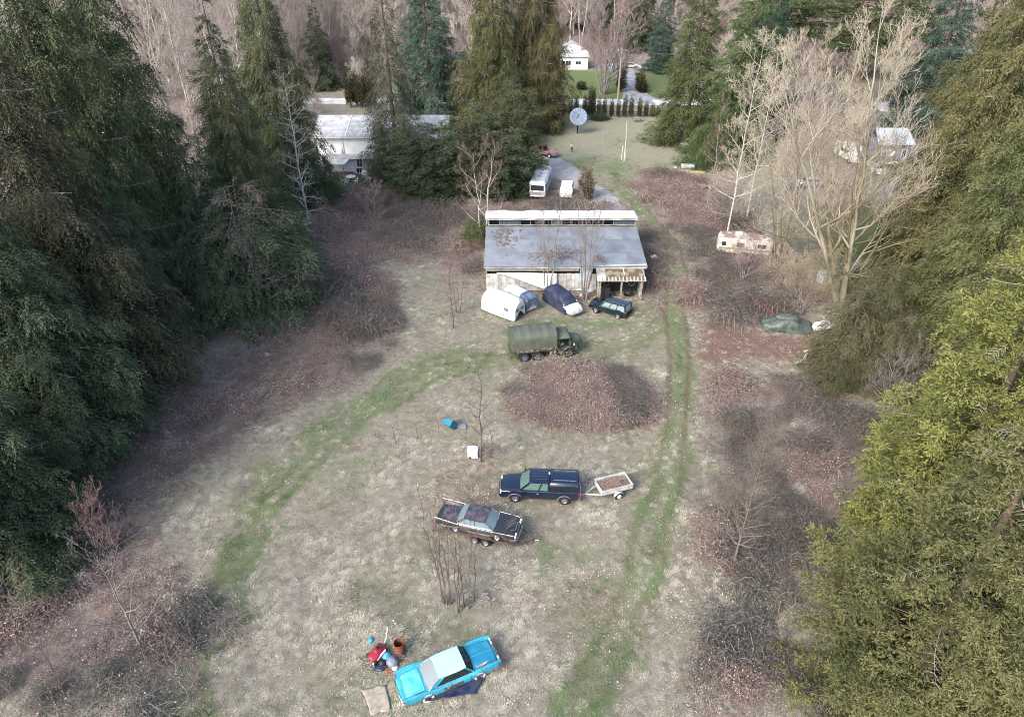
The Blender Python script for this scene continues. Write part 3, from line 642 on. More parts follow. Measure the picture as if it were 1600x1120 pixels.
class Body:
    """car body lofted along x from keyed stations: w half width, zb sill, zs shoulder, zd deck centre; arches rise over the wheels"""
    def __init__(s, X, W, ZS, ZD, zb, axles, ra, crown=.05, inner=.72, tuck=.9):
        s.X, s.W, s.ZS, s.ZD, s.zb, s.ax, s.ra, s.crown, s.inner, s.tuck = X, W, ZS, ZD, zb, axles, ra, crown, inner, tuck
    def sec(s, x):
        w, zs, zd = (float(np.interp(x, s.X, a)) for a in (s.W, s.ZS, s.ZD)); zb = s.zb
        for a in s.ax:
            if abs(x-a) < s.ra: zb = max(zb, s.ra*.92+math.sqrt(s.ra**2-(x-a)**2)-s.ra*.0-.06) if abs(x-a) < s.ra*.98 else zb
        zb = min(zb, zs-.14); h = zs-zb
        return [(0, zb), (w*.8, zb), (w*s.tuck, zb+.03), (w*(.5+.5*s.tuck), zb+.25*h), (w, zb+.55*h), (w*.985, zs-.1*h), (w*.95, zs-.02), (w*.9, zs),
                (w*(s.inner+.08), zs*.6+zd*.4), (w*s.inner, zd), (w*.4, zd+s.crown*.75), (0, zd+s.crown)]
    def xs(s):
        q = list(np.linspace(s.X[0], s.X[-1], 26))+[a+d*s.ra for a in s.ax for d in (-1, -.97, -.85, -.6, -.3, 0, .3, .6, .85, .97, 1)]+list(s.X)
        return sorted(set(round(v, 4) for v in q if s.X[0] <= v <= s.X[-1]))
    def mesh(s):
        m = MB(); rows = []
        for x in s.xs():
            p = s.sec(x); rows.append([(x, y, z) for y, z in p]+[(x, -y, z) for y, z in p[-2:0:-1]])
        m.grid(rows, close_v=True, caps=True); return m
    def side(s, x0, x1, i0, i1, sg, off=.012):
        m = MB(); rows = []
        for x in np.linspace(x0, x1, 8):
            p = s.sec(x)[i0:i1+1]; rows.append([(x, sg*(y+off), z) for y, z in p][::sg])
        m.grid(rows)
        inner = [[(a[0], a[1]-sg*.03, a[2]) for a in r][::-1] for r in rows]; m.grid(inner); return m
    def top(s, x0, x1, i0=9, off=.014):
        m = MB(); rows = []
        for x in np.linspace(x0, x1, 10):
            p = s.sec(x); e = p[i0:]
            rows.append([(x, -y, z+off) for y, z in e]+[(x, y, z+off) for y, z in e[-2::-1]])
        m.grid([r[::-1] for r in rows][::1]); m.grid([[(a[0], a[1], a[2]-off-.006) for a in r] for r in rows]); return m
def cabin(t, xr, xf, xr2, xf2, wb, wr, zb, zr, mroof, mpil, gl=None, crown=.06, pill=.07, splits=(0,), cw=.0, glr=None, over=.05, rear=True, sidegl=True, seats=True, bel=None):
    """greenhouse: belt from xr to xf at height zb, roof from xr2 to xf2 at zr; splits: places of door pillars along the side (0..1)"""
    gl = gl or G_car; glr = glr or gl
    m = MB(); rows = []; N = 8
    for i in range(9):
        u = i/8; x = xr2-over+(xf2-xr2+2*over)*u
        wv = (wr+.03)*(1-.05*abs(2*u-1)**3)
        rows.append([(x, wv*(2*j/N-1), zr+crown*(1-(2*j/N-1)**4)*(1-.35*abs(2*u-1)**3)) for j in range(N+1)])
    m.grid([r[::-1] for r in rows]); m.grid([[(p[0], p[1], zr-.05) for p in r] for r in rows])
    A = [rows[0], [(p[0], p[1], zr-.05) for p in rows[0]]]; B = [rows[-1], [(p[0], p[1], zr-.05) for p in rows[-1]]]
    m.grid([A[0], A[1]]); m.grid([B[1], B[0]])
    for e in (0, -1): m.grid([[r[e] for r in rows], [(r[e][0], r[e][1], zr-.05) for r in rows]])
    m.build('roof', mroof, t, smooth=45)
    z2 = zr-.03
    for s in (-1, 1):
        MB().bar((xf, s*wb, zb), (xf2, s*wr, z2), pill, pill*.8).build('pillar', mpil, t)
        if cw > 0:
            pts = [(xr, s*wb, zb), (xr+cw*1.0, s*wb, zb), (xr2+cw*.8, s*wr, z2), (xr2, s*wr, z2)]
            MB().slab(pts[::s], .05).build('pillar', mpil, t)
        else: MB().bar((xr, s*wb, zb), (xr2, s*wr, z2), pill*1.3, pill).build('pillar', mpil, t)
        for f in splits:
            if f > 0: MB().bar((xr+(xf-xr)*f, s*wb*1.0, zb), (xr2+(xf2-xr2)*f, s*wr, z2), pill*.8, pill*.6).build('pillar', mpil, t)
        if sidegl:
            fs = [0 if cw == 0 else cw/(xf-xr)]+[f for f in splits if f > 0]+[1]
            for a, b in zip(fs[:-1], fs[1:]):
                q = lambda f, up: ((xr2+(xf2-xr2)*f, s*(wr-.02), z2-.02) if up else (xr+(xf-xr)*f, s*(wb-.02), zb))
                e = .012; pts = [q(a+e, 0), q(b-e, 0), q(b-e, 1), q(a+e, 1)]
                MB().slab(pts[::-s], .012).build('side_window', gl, t)
    def curved(x0, x2, sg, nm, g):
        m = MB(); r0 = []; r1 = []
        for k in range(9):
            v = 2*k/8-1; bow = .10*(1-v*v)*sg
            r0.append((x0+bow, v*(wb-.03), zb)); r1.append((x2+bow*.6, v*(wr-.03), z2))
        rows = [[tuple(Vector(a).lerp(Vector(b), q/3)) for a, b in zip(r0, r1)] for q in range(4)]
        m.grid(rows); m.grid([[(p[0]-.012*sg, p[1], p[2]) for p in r][::-1] for r in rows])
        m.build(nm, g, t, smooth=60)
    curved(xf, xf2, 1, 'windshield', gl)
    if rear: curved(xr, xr2, -1, 'rear_window', glr)
    MB().box(((xr+xf)/2, 0, (bel or zb)+.012), (xf-xr-.06, 2*wb-.1, .02)).build('interior', M_inter, t)
    if seats:
        for fx in (.3, .62):
            MB().box((xr+(xf-xr)*fx, 0, zb+.14), (.22, wb*1.6, .26), ch=.06).build('seat', M_seat, t)
        MB().lathe([(.17, -.012), (.19, 0), (.17, .012)], axis='X', n=14, closed=True, c=(xr+(xf-xr)*.8, wb*.45, zb+.14)).build('steering_wheel', M_black, t)
def lights(t, x, y, z, r, mat, nm, sg, n=1, gap=.2):
    for s in (-1, 1):
        for k in range(n):
            o = MB().lathe([(.001, .05*sg), (r*.6, .045*sg), (r, .02*sg), (r*1.15, 0), (r*1.15, -.08*sg)], axis='X', n=14, c=(x, s*(y-k*gap), z)).build(nm, mat, t, smooth=40)
def bumper(t, x, w, z, h, mat, sg, wrap=.35, th=.1):
    m = MB(); p = [(x-sg*wrap, -w, z), (x-sg*wrap*.35, -w*.98, z), (x-sg*.04, -w*.86, z), (x+sg*.02, -w*.4, z), (x+sg*.03, 0, z), (x+sg*.02, w*.4, z), (x-sg*.04, w*.86, z), (x-sg*wrap*.35, w*.98, z), (x-sg*wrap, w, z)]
    rows = []
    for q in p: rows.append([(q[0]+sg*dx, q[1], q[2]+dz) for dx, dz in ((-th*.3, h*.5), (th*.4, h*.3), (th*.5, 0), (th*.4, -h*.3), (-th*.3, -h*.5))])
    m.grid(rows, close_v=True, caps=True); return m.build('bumper', mat, t, smooth=50)
def classic(px_r, px_f, lab, cat, body_m, roof_m, rim, white, base=0.0, fins=0.0, patch=None, grp=None):
    pass
def gaps(B, t, doors, cuts, rad=.012):
    """dark seams: upright lines at the door edges, lines across at the hood and trunk edges"""
    for s_ in (-1, 1):
        m = MB()
        for x in doors: m.tube([(x, s_*(y+.008), z) for y, z in B.sec(x)[2:7]], rad, 4)
        m.tube([(x, s_*(B.sec(x)[3][0]+.006), B.sec(x)[3][1]) for x in np.linspace(min(doors), max(doors), 6)], rad, 4)
        m.build('door_seam', M_black, t)
    for x in cuts:
        p = B.sec(x)[9:]; MB().tube([(x, y, z+.018) for y, z in p]+[(x, -y, z+.018) for y, z in p[-2::-1]], rad, 4).build('panel_seam', M_black, t)
    if len(cuts) > 1:
        for a, b in zip(cuts[::2], cuts[1::2]):
            for s_ in (-1, 1): MB().tube([(x, s_*B.sec(x)[9][0], B.sec(x)[9][1]+.02) for x in np.linspace(a, b, 7)], rad, 4).build('panel_seam', M_black, t)
def window_trim(t, xr, xf, xr2, xf2, wb, wr, zb, zr, mat, r=.022):
    for x0, x2, bow in ((xf, xf2, .1), (xr, xr2, -.1)):
        lo = [(x0+bow*(1-v*v), v*wb, zb+.01) for v in np.linspace(-1, 1, 9)]; hi = [(x2+bow*.6*(1-v*v), v*wr, zr-.02) for v in np.linspace(1, -1, 9)]
        MB().tube(lo+hi+lo[:1], r, 5, cap=False).build('window_trim', mat, t, smooth=60)
    for s_ in (-1, 1): MB().tube([(xr, s_*(wb+.01), zb+.012), (xf, s_*(wb+.01), zb+.012)], r, 5).build('window_trim', mat, t)
# --- turquoise classic
M_turq = paint('turquoise_paint', (.018, .25, .36), (.05, .38, .48), .36, .4, lo=.35, hi=.65)
M_aqua = paint('aqua_roof_paint', (.40, .72, .72), (.34, .66, .67), .5, .15)
M_rustp = nmat('rust_patch', (.33, .13, .09), .85, col2=(.5, .36, .33), scale=5); M_rust = nmat('rust', (.17, .055, .03), .9, col2=(.26, .10, .05), scale=5, bump=.3)
M_prim = nmat('scraped_paint', (.06, .06, .08), .8, col2=(.35, .3, .28), scale=4, lo=.5, hi=.6)
def along(a, b): p, q = G(*a), G(*b); return (p+q)/2, math.atan2(q.y-p.y, q.x-p.x)
hd = heading((673, 1092), (746, 1061))
pr, pf = G(673, 1092), G(746, 1061); u = (pf-pr).normalized(); nrm = Vector((-u.y, u.x, 0))
c = (pr+pf)/2+nrm*.82
car1 = thing('classic_car', 'turquoise classic coupe with pale aqua roof and rust patch on its hood', 'car', (c.x, c.y, Z(c.x, c.y)-.02), hd)
X = [-2.85, -2.78, -2.3, -1.5, -.6, .6, 1.4, 2.1, 2.6, 2.75]
B1 = Body(X, [.82, .92, .98, 1.0, 1.0, 1.0, 1.0, .98, .92, .84], [.93, .97, 1.0, .96, .9, .91, .95, .96, .92, .84], [.70, .78, .87, .92, .9, .91, .93, .92, .84, .74], .27, (-1.5, 1.5), .40, .05, .74)
B1.mesh().build('body', M_turq, car1, smooth=32)
B1.top(1.28, 2.6).build('hood', paint('deep_turquoise_paint', (.014, .20, .34), (.03, .28, .42), .35, .4), car1, smooth=40); B1.top(-2.65, -1.55).build('trunk_lid', paint('faded_turquoise_paint', (.13, .50, .55), (.05, .38, .47), .42, .3), car1, smooth=40)
for s in (-1, 1): B1.side(-.35, .95, 3, 6, s).build('door', M_turq, car1, smooth=40)
m = MB().tube([(1.3, 0, 1.0), (2.0, 0, .995), (2.62, 0, .91)], [.03, .035, .02], 6); m.build('hood_crease', M_turq, car1, smooth=60)
o_ = MB(); o_.grid([[(1.35+.85*i/8, -.62-.13*math.sin(PI*i/8)*q+.06*i/8, np.interp(1.35+.85*i/8, X, B1.ZS)-.005+.02*(1-q)) for q in (0, .5, 1)] for i in range(9)]); o_.build('rust_patch', M_rustp, car1).modifiers.new('thick', 'SOLIDIFY').thickness = .012
B1.side(-.6, .5, 3, 5, -1, .018).build('scraped_panel', M_prim, car1, smooth=40)
for s in (-1, 1):
    MB().tube([(-2.86, s*.86, .99), (-2.3, s*.9, 1.055), (-1.5, s*.93, .99), (-.9, s*.94, .93)], [.05, .075, .06, .02], 6).build('tail_fin', M_turq, car1, smooth=60)
    MB().tube([(1.2, s*.9, .96), (2.0, s*.88, 1.0), (2.78, s*.82, .9)], [.03, .10, .09], 8).build('fender_crest', M_turq, car1, smooth=60)
    MB().bar((-2.7, s*1.0, .66), (2.5, s*1.005, .66), .03, .03).build('side_trim', M_chrome, car1)
cabin(car1, -1.42, 1.22, -.72, .74, .84, .70, .93, 1.42, M_aqua, M_turq, G_car, glr=glass('pale_rear_glass', (.42, .47, .48), .45, .15), cw=.42)  # rear window glass has a paler base colour than the rest
bumper(car1, 2.86, .93, .5, .22, M_chrome, 1, .5); bumper(car1, -2.9, .93, .5, .22, M_chrome, -1, .5)
lights(car1, 2.78, .72, .78, .10, M_lamp, 'headlight', 1, 2, .22); lights(car1, -2.84, .82, .84, .09, M_red, 'tail_light', -1)
MB().box((2.76, 0, .66), (.06, .9, .26), ch=.02).build('grille', M_chrome, car1)
for x in (-1.5, 1.5):
    for s in (-1, 1): wheel(car1, x, s*.80, .36, .21, s, M_chrome, True)
gaps(B1, car1, (-.36, .96), (-2.62, -1.58, 1.3, 2.6), .010)
window_trim(car1, -1.42, 1.22, -.72, .74, .84, .70, .93, 1.42, M_chrome)
# tarp on the ground beside it
def cloth(name, c, pts, lab, mat, cat='tarp', amp=.08, seed=0, n=14):
    """sheet lying on the ground: quad given by four photo points"""
    P = [G(*p) for p in pts]; rows = []
    for j in range(n+1):
        row = []
        for i in range(n+1):
            a, b = i/n, j/n; p = P[0].lerp(P[1], a).lerp(P[3].lerp(P[2], a), b)
            z = Z(p.x, p.y)+(.13 if amp > .1 else .07)+amp*fbm(p.x*2.2, p.y*2.2, seed, 3); ed = .09*(fbm(p.x*3+seed, p.y*3, seed+6, 2)-.5)*2; row.append((p.x+ed, p.y+.09*(fbm(p.x*3, p.y*3+9, seed+7, 2)-.5)*2, z))
        rows.append(row)
    o = MB().grid(rows).build(name, mat, smooth=60); o.modifiers.new('thick', 'SOLIDIFY').thickness = .015
    return tag(o, lab, cat)
M_navyt = nmat('navy_tarp', (.012, .018, .05), .4, col2=(.04, .05, .09), scale=2, bump=.5, bscale=6, spec=.5)
cloth('ground_tarp', None, [(664, 1100), (744, 1086), (757, 1056), (680, 1066)], 'dark navy tarp spread under the near side of the turquoise car', M_navyt, amp=.16, seed=3)
M_tan = nmat('tan_board', (.36, .31, .25), .95, col2=(.24, .21, .165), scale=3.5, bump=.5, bscale=14)
cloth('cardboard_sheet', None, [(580, 1117), (612, 1112), (602, 1070), (566, 1078)], 'flattened tan cardboard sheet on the grass behind the turquoise car', M_tan, 'cardboard', .05, 5)
# --- black finned classic on a trailer
M_blackp = paint('faded_black_paint', (.022, .023, .03), (.075, .065, .065), .5, .15, 1.6, lo=.46, hi=.64)
M_blackroof = paint('chalky_black_paint', (.035, .036, .05), (.10, .085, .095), .6, .1, 2.2)
pr, pf = G(700, 838), G(806, 862)
hd = math.atan2(pf.y-pr.y, pf.x-pr.x); u = (pf-pr).normalized(); nrm = Vector((-u.y, u.x, 0)); c = (pr+pf)/2+nrm*1.0-u*.05
tl = thing('car_trailer', 'rusty tandem axle car trailer under the black finned car', 'trailer', (c.x, c.y, Z(c.x, c.y)), hd)
M_tframe = nmat('rusty_frame', (.07, .05, .045), .9, col2=(.15, .09, .07), scale=4)
for s in (-1, 1): MB().box((-.2, s*.62, .52), (4.9, .45, .08)).build('ramp_deck', M_tframe, tl); MB().bar((-.2-2.4, s*.86, .52), (2.25, s*.86, .52), .07, .14).build('side_rail', M_tframe, tl)
for x in (-2.4, -.8, .9, 2.2): MB().box((x, 0, .44), (.09, 1.7, .09)).build('crossmember', M_tframe, tl)
for s in (-1, 1): MB().bar((2.25, s*.8, .47), (3.55, 0, .47), .08, .12).build('tongue', M_tframe, tl)
MB().box((3.65, 0, .47), (.3, .1, .1), ch=.02).build('coupler', M_steel, tl); MB().tube([(3.4, 0, .02), (3.4, 0, .9)], .03, 8).build('jack', M_steel, tl)
for x in (-.42, .36):
    for s in (-1, 1): wheel(tl, x, s*1.02, .33, .2, s, M_steel)
for s in (-1, 1): MB().box((0, s*1.02, .78), (1.6, .24, .04), ch=.015).build('fender', M_tframe, tl)
car2 = thing('classic_car', 'black finned 1950s sedan with flaking paint loaded on a tandem trailer', 'car', (c.x-u.x*.35, c.y-u.y*.35, Z(c.x, c.y)+.5), hd)
X = [-2.9, -2.84, -2.2, -1.5, -.6, .6, 1.4, 2.1, 2.55, 2.7]
B2 = Body(X, [.86, .94, .98, 1.0, 1.0, 1.0, 1.0, .98, .95, .88], [1.0, 1.04, 1.0, .94, .88, .88, .9, .9, .86, .8], [.72, .78, .84, .88, .88, .88, .89, .88, .82, .74], .26, (-1.5, 1.45), .39, .05, .74)
B2.mesh().build('body', M_blackp, car2, smooth=32)
B2.top(1.25, 2.5).build('hood', M_blackp, car2, smooth=40); B2.top(-2.6, -1.5).build('trunk_lid', M_blackroof, car2, smooth=40)
for s in (-1, 1):
    B2.side(-.9, -.02, 3, 6, s).build('door', M_blackp, car2, smooth=40); B2.side(.02, .95, 3, 6, s).build('door', M_blackp, car2, smooth=40)
    MB().tube([(-2.95, s*.9, 1.12), (-2.2, s*.93, 1.05), (-1.2, s*.96, .93), (1.2, s*.955, .905), (2.6, s*.88, .86)], [.026, .024, .016, .014, .02], 5).build('fin_trim', M_chrome, car2, smooth=60)
    B2.side(-2.6, 2.3, 3, 4, s, .016).build('side_trim', nmat('dull_trim', (.3, .3, .32), .5, col2=(.08, .07, .07), scale=3) if s < 0 else bpy.data.materials['dull_trim'], car2, smooth=40)
cabin(car2, -1.4, 1.15, -.85, .55, .84, .72, .9, 1.38, M_blackroof, M_chrome, glass('blue_glass', (.30, .40, .45), .5, .1), splits=(.5,))
bumper(car2, 2.84, .95, .45, .22, M_chrome, 1, .5); bumper(car2, -3.0, .95, .45, .2, M_chrome, -1, .4)
lights(car2, 2.72, .78, .70, .10, M_lamp, 'headlight', 1, 2, .23); MB().box((2.72, 0, .62), (.06, .85, .24), ch=.02).build('grille', M_chrome, car2)
lights(car2, -2.92, .85, .86, .08, M_red, 'tail_light', -1)
MB().add([], []).tube([(2.0, -.45, .94), (2.3, .1, .935), (2.55, .35, .87), (2.6, -.3, .85), (2.35, -.5, .9)], .035, 6).build('hood_trim', M_chrome, car2, smooth=60)
for x in (-1.5, 1.45):
    for s in (-1, 1): wheel(car2, x, s*.80, .34, .2, s, M_chrome)
gaps(B2, car2, (-.9, 0, .96), (-2.6, -1.55, 1.27, 2.5), .011)
window_trim(car2, -1.4, 1.15, -.85, .55, .84, .72, .9, 1.38, M_chrome, .028)
# --- dark blue pickup with canopy
M_navy = paint('navy_paint', (.004, .010, .030), (.006, .013, .036), .22, .9)
pf, pr = G(804, 783), G(882, 787); u = (pf-pr).normalized(); nrm = Vector((-u.y, u.x, 0))
c = (pf+pr)/2-nrm*.82; hd = math.atan2(u.y, u.x)
pk = thing('pickup_truck', 'dark navy pickup truck with matching canopy towing a small utility trailer', 'pickup', (c.x, c.y, Z(c.x, c.y)-.02), hd)
X = [-2.82, -2.76, -1.7, -.7, .6, 1.15, 1.75, 2.4, 2.75, 2.86]
B3 = Body(X, [.93, .97, .99, .99, .99, .98, .98, .95, .88, .78], [1.2, 1.22, 1.22, 1.22, 1.2, 1.18, 1.13, 1.08, 1.02, .86], [1.2, 1.22, 1.22, 1.22, 1.2, 1.2, 1.16, 1.1, 1.0, .8], .40, (-1.78, 1.78), .45, .05, .8)
B3.mesh().build('body', M_navy, pk, smooth=32)
B3.top(1.4, 2.7).build('hood', M_navy, pk, smooth=40)
for s in (-1, 1):
    B3.side(-.02, 1.05, 3, 6, s).build('door', M_navy, pk, smooth=40); B3.side(-.6, -.05, 3, 6, s).build('door', M_navy, pk, smooth=40)
    MB().box((.15, s*1.0, 1.03), (.2, .03, .07), ch=.01).build('door_handle', M_chrome, pk)
    MB().box((1.12, s*1.13, 1.32), (.12, .22, .2), ch=.04).build('mirror', M_black, pk)
    for xa in (-1.78, 1.78):
        pts = [(xa+.52*math.cos(a), s*.985, .38+.52*math.sin(a)) for a in np.linspace(.05, PI-.05, 12)]; MB().tube(pts, .04, 6).build('wheel_flare', nmat('grey_trim', (.16, .17, .19), .6) if 'grey_trim' not in bpy.data.materials else bpy.data.materials['grey_trim'], pk, smooth=60)
cabin(pk, -.62, 1.38, -.6, .72, .88, .74, 1.22, 1.86, M_navy, M_navy, glass('green_glare_glass', (.20, .34, .30), .42, .08), splits=(.36,), rear=True, pill=.09)  # greenish glare of the windshield put into the glass colour
for i in range(4): MB().tube([(-.5, -.42+i*.28, 1.928), (.6, -.42+i*.28, 1.925)], .014, 4).build('roof_rib', M_navy, pk)
# canopy
m = MB(); rows = []
for x, k in ((-2.78, .97), (-2.7, 1), (-1.7, 1.0), (-.76, 1), (-.68, .97)):
    rows.append([(x, s_*y*k, z) for s_, y, z in ((1, .93, 1.23), (1, .9, 1.55), (1, .79, 1.86*k), (1, .70, 1.93*k), (1, .3, 1.965*k), (-1, .3, 1.965*k), (-1, .70, 1.93*k), (-1, .79, 1.86*k), (-1, .9, 1.55), (-1, .93, 1.23))])
m.grid([r[::-1] for r in rows], close_v=True, caps=True); m.build('canopy', M_navy, pk, smooth=35)
for s in (-1, 1):
    for x0 in (-2.55, -1.6):
        pts = [(x0, s*.925, 1.33), (x0+.85, s*.925, 1.33), (x0+.85, s*.86, 1.72), (x0, s*.86, 1.72)]; MB().slab(pts[::-s], .01).build('canopy_window', G_dark, pk)
    MB().bar((-2.55, s*.5, 1.975), (-.95, s*.5, 1.975), .04, .04).build('roof_rack_rail', M_chrome, pk)
MB().slab([(-2.795, .7, 1.36), (-2.795, -.7, 1.36), (-2.76, -.6, 1.78), (-2.76, .6, 1.78)], .012).build('canopy_window', G_dark, pk)
MB().box((-.64, -.25, 1.9), (.1, .16, .16), ch=.02).build('cargo_light', M_lamp, pk)
bumper(pk, 2.95, .92, .58, .26, M_navy, 1, .4); bumper(pk, -2.9, .92, .55, .2, M_chrome, -1, .15)
MB().box((2.86, 0, .83), (.08, .9, .3), ch=.03).build('grille', M_chrome, pk)
for s in (-1, 1): MB().box((2.8, s*.72, .86), (.14, .3, .24), ch=.05).build('headlight', M_lamp, pk); MB().box((-2.8, s*.9, 1.0), (.1, .14, .36), ch=.03).build('tail_light', M_red, pk)
for x in (-1.78, 1.78):
    for s in (-1, 1): wheel(pk, x, s*.84, .385, .26, s, M_chrome)
gaps(B3, pk, (-.6, -.03, 1.06), (1.42, 2.7), .012); window_trim(pk, -.62, 1.38, -.6, .72, .88, .74, 1.22, 1.86, M_black, .018)
# --- utility trailer
M_galv = nmat('galvanised', (.56, .58, .57), .6, metal=.15, col2=(.38, .39, .38), scale=2)
pr = G(965, 779); rear = Vector((c.x, c.y, 0))-u*3.0
e = G(985, 757); 
hd2 = heading((932, 776), (988, 762))
ut = thing('utility_trailer', 'small pale grey utility trailer heaped with brush behind the navy pickup', 'trailer', (0, 0, 0), hd2)
u2 = Vector((math.cos(hd2), math.sin(hd2), 0)); n2 = Vector((-u2.y, u2.x, 0))
cc = pr+n2*.78; ut.location = (cc.x, cc.y, Z(cc.x, cc.y))
for s in (-1, 1): MB().box((0, s*.63, .78), (2.4, .05, .42)).build('side_panel', M_galv, ut); MB().box((0, s*.66, 1.0), (2.44, .08, .05)).build('top_rail', M_galv, ut)
for x in (-1.2, 1.2): MB().box((x, 0, .78), (.05, 1.31, .42)).build('end_panel', M_galv, ut)
MB().box((0, 0, .56), (2.38, 1.22, .04)).build('floor_panel', M_tframe, ut)
for s in (-1, 1): MB().bar((-1.2, s*.5, .52), (-2.25, 0, .5), .07).build('drawbar', M_galv, ut)
MB().bar((-2.2, 0, .5), (-2.62, 0, .5), .08).build('coupler', M_steel, ut)
for s in (-1, 1):
    wheel(ut, 0.05, s*.80, .31, .18, s, M_wwall)
    m = MB(); m.grid([[(.05+.38*math.cos(a), s*.80-.12, .33+.38*math.sin(a)), (.05+.38*math.cos(a), s*.80+.12, .33+.38*math.sin(a))] for a in np.linspace(.15, PI-.15, 10)]); m.build('mudguard', M_galv, ut, smooth=60).modifiers.new('thick', 'SOLIDIFY').thickness = .012
rb = random.Random(9); m = MB()
for i in range(150):
    a = rb.uniform(0, PI); L = rb.uniform(.2, .6); x, y, z = rb.uniform(-1, 1), rb.uniform(-.45, .45), .72+rb.uniform(0, .28)
    L = min(L, 1.12-abs(x), (.58-abs(y))/max(.2, abs(math.sin(a))))
    m.tube([(x-L*math.cos(a), y-L*math.sin(a), z), (x, y, z+rb.uniform(0, .08)), (x+L*math.cos(a), y+L*math.sin(a), z+rb.uniform(-.1, .1))], rb.uniform(.008, .02), 4, cap=False)
m.box((0, 0, .7), (2.3, 1.18, .2))
br = m.build('brush_load', nmat('cut_brush', (.19, .13, .10), .95, col2=(.33, .27, .22), scale=5), loc=ut.location); br.rotation_euler = (0, 0, hd2); tag(br, 'brown cut brush heaped in the small grey trailer', 'brush', kind='stuff')
# --- army truck
M_od = paint('olive_drab', (.045, .06, .042), (.07, .085, .068), .55, .15, 2); M_canvas = nmat('olive_canvas', (.105, .12, .092), .85, col2=(.075, .088, .07), scale=1.1, bump=.25, bscale=8)
M_camo = nmat('camo_tan', (.24, .2, .15), .85, col2=(.06, .05, .04), scale=2.6, lo=.48, hi=.52)
pr, pf = G(829, 564), G(889, 558); u = (pf-pr).normalized(); nrm = Vector((-u.y, u.x, 0)); c = (pr+pf)/2+nrm*1.05; hd = math.atan2(u.y, u.x)
at_ = thing('army_truck', 'olive drab six wheel army truck with a canvas covered cargo bed', 'truck', (c.x, c.y, Z(c.x, c.y)-.02), hd)
WB = (pf-pr).length/2; FA = WB; RA1, RA2 = -WB-.6, -WB+.65
for s in (-1, 1): MB().box((-.1, s*.42, .88), (6.0, .12, .22)).build('chassis_rail', M_od, at_)
for x in (RA1, RA2):
    MB().tube([(x, -.8, .5), (x, .8, .5)], .11, 8).build('axle', M_od, at_)
    for s in (-1, 1): wheel(at_, x, s*.98, .5, .26, s, nmat('truck_rim', (.12, .14, .17), .7) if 'truck_rim' not in bpy.data.materials else bpy.data.materials['truck_rim'], dual=True); wheel(at_, x, s*.68, .5, .24, s, bpy.data.materials['truck_rim'])
MB().tube([(FA, -.8, .5), (FA, .8, .5)], .1, 8).build('axle', M_od, at_)
for s in (-1, 1): wheel(at_, FA, s*.95, .5, .26, s, bpy.data.materials['truck_rim'])
bx_0, bx_1 = RA1-1.05, .55
MB().box(((bx_0+bx_1)/2, 0, 1.16), (bx_1-bx_0, 2.3, .14)).build('bed_floor', M_od, at_)
for s in (-1, 1): MB().box(((bx_0+bx_1)/2, s*1.15, 1.42), (bx_1-bx_0, .06, .42)).build('bed_side', M_camo, at_)
MB().box((bx_0-.04, 0, 1.4), (.06, 2.3, .46)).build('tailgate', M_od, at_); MB().box((bx_0-.1, 0, .85), (.1, 2.2, .18)).build('rear_bumper', M_od, at_)
rows = []; NX = 40
for i in range(NX+1):
    x = bx_0-.1+(bx_1-bx_0+.15)*i/NX; sag = .05*abs(math.sin(PI*5*i/NX)); row = []
    for j in range(25):
        a = j/24; th = -1+2*a
        if abs(th) > .52: y = math.copysign(1.2, th); z = 2.75-(abs(th)-.52)/.48*1.3
        else: y = th/.52*1.2; z = 2.75+.42*(1-abs(th/.52)**2.6)
        wr = .09*(fbm(x*1.8, th*3+7, 12, 3)-.5)*(1 if abs(th) > .5 else .4)
        row.append((x, y+math.copysign(wr, th)-math.copysign(sag*.3, th), z-sag*(abs(th) < .52)))
    rows.append(row)
m = MB().grid(rows)
for r in (rows[0], rows[-1]):
    x = r[0][0]; m.grid([r, [(x, p[1]*.5, 1.5+(p[2]-1.5)*.5) for p in r], [(x, 0, 1.5) for p in r]])
m.build('canvas_cover', M_canvas, at_, smooth=60)
cx_ = bx_1+.1
B4 = Body([cx_+1.35, cx_+1.5, cx_+2.4, cx_+2.55], [.62, .62, .50, .46], [1.78, 1.78, 1.68, 1.6], [1.8, 1.8, 1.7, 1.6], .85, (), .1, .06, .8, .97)
B4.mesh().build('hood', M_od, at_, smooth=35)
MB().box((cx_+2.56, 0, 1.2), (.06, .9, .7), ch=.02).build('grille', M_black, at_)
MB().box((cx_+.75, 0, .98), (1.5, 1.9, .16)).build('cab_floor', M_od, at_)
for s in (-1, 1):
    MB().box((cx_+1.3, s*.97, 1.4), (.2, .06, .75)).build('door_post', M_od, at_)
    MB().box((cx_+.08, s*.97, 1.5), (.2, .06, .95)).build('door_post', M_od, at_)
    MB().box((cx_+.7, s*1.0, .66), (.9, .25, .05)).build('step', M_camo, at_); MB().box((cx_-.35, s*.95, .75), (.6, .35, .5), ch=.05).build('fuel_tank', M_camo if s < 0 else M_od, at_)
    pts = [(FA+.66*math.cos(a), 0, .52+.66*math.sin(a)) for a in np.linspace(.25, PI-.1, 11)]
    m = MB(); m.grid([[(p[0], s*.62, p[2]) for p in pts], [(p[0], s*1.14, p[2]) for p in pts]]); m.build('front_fender', M_od, at_, smooth=60).modifiers.new('thick', 'SOLIDIFY').thickness = .03
    MB().tube([(cx_+1.5, s*.97, 1.85), (cx_+1.55, s*1.25, 1.95)], .02, 5).build('mirror_arm', M_od, at_); MB().box((cx_+1.55, s*1.27, 2.05), (.04, .16, .28)).build('mirror', M_od, at_)
    MB().tube([(cx_+1.32, s*.92, 1.7), (cx_+1.2, s*.9, 2.25)], .04, 6).build('windshield_post', M_od, at_)
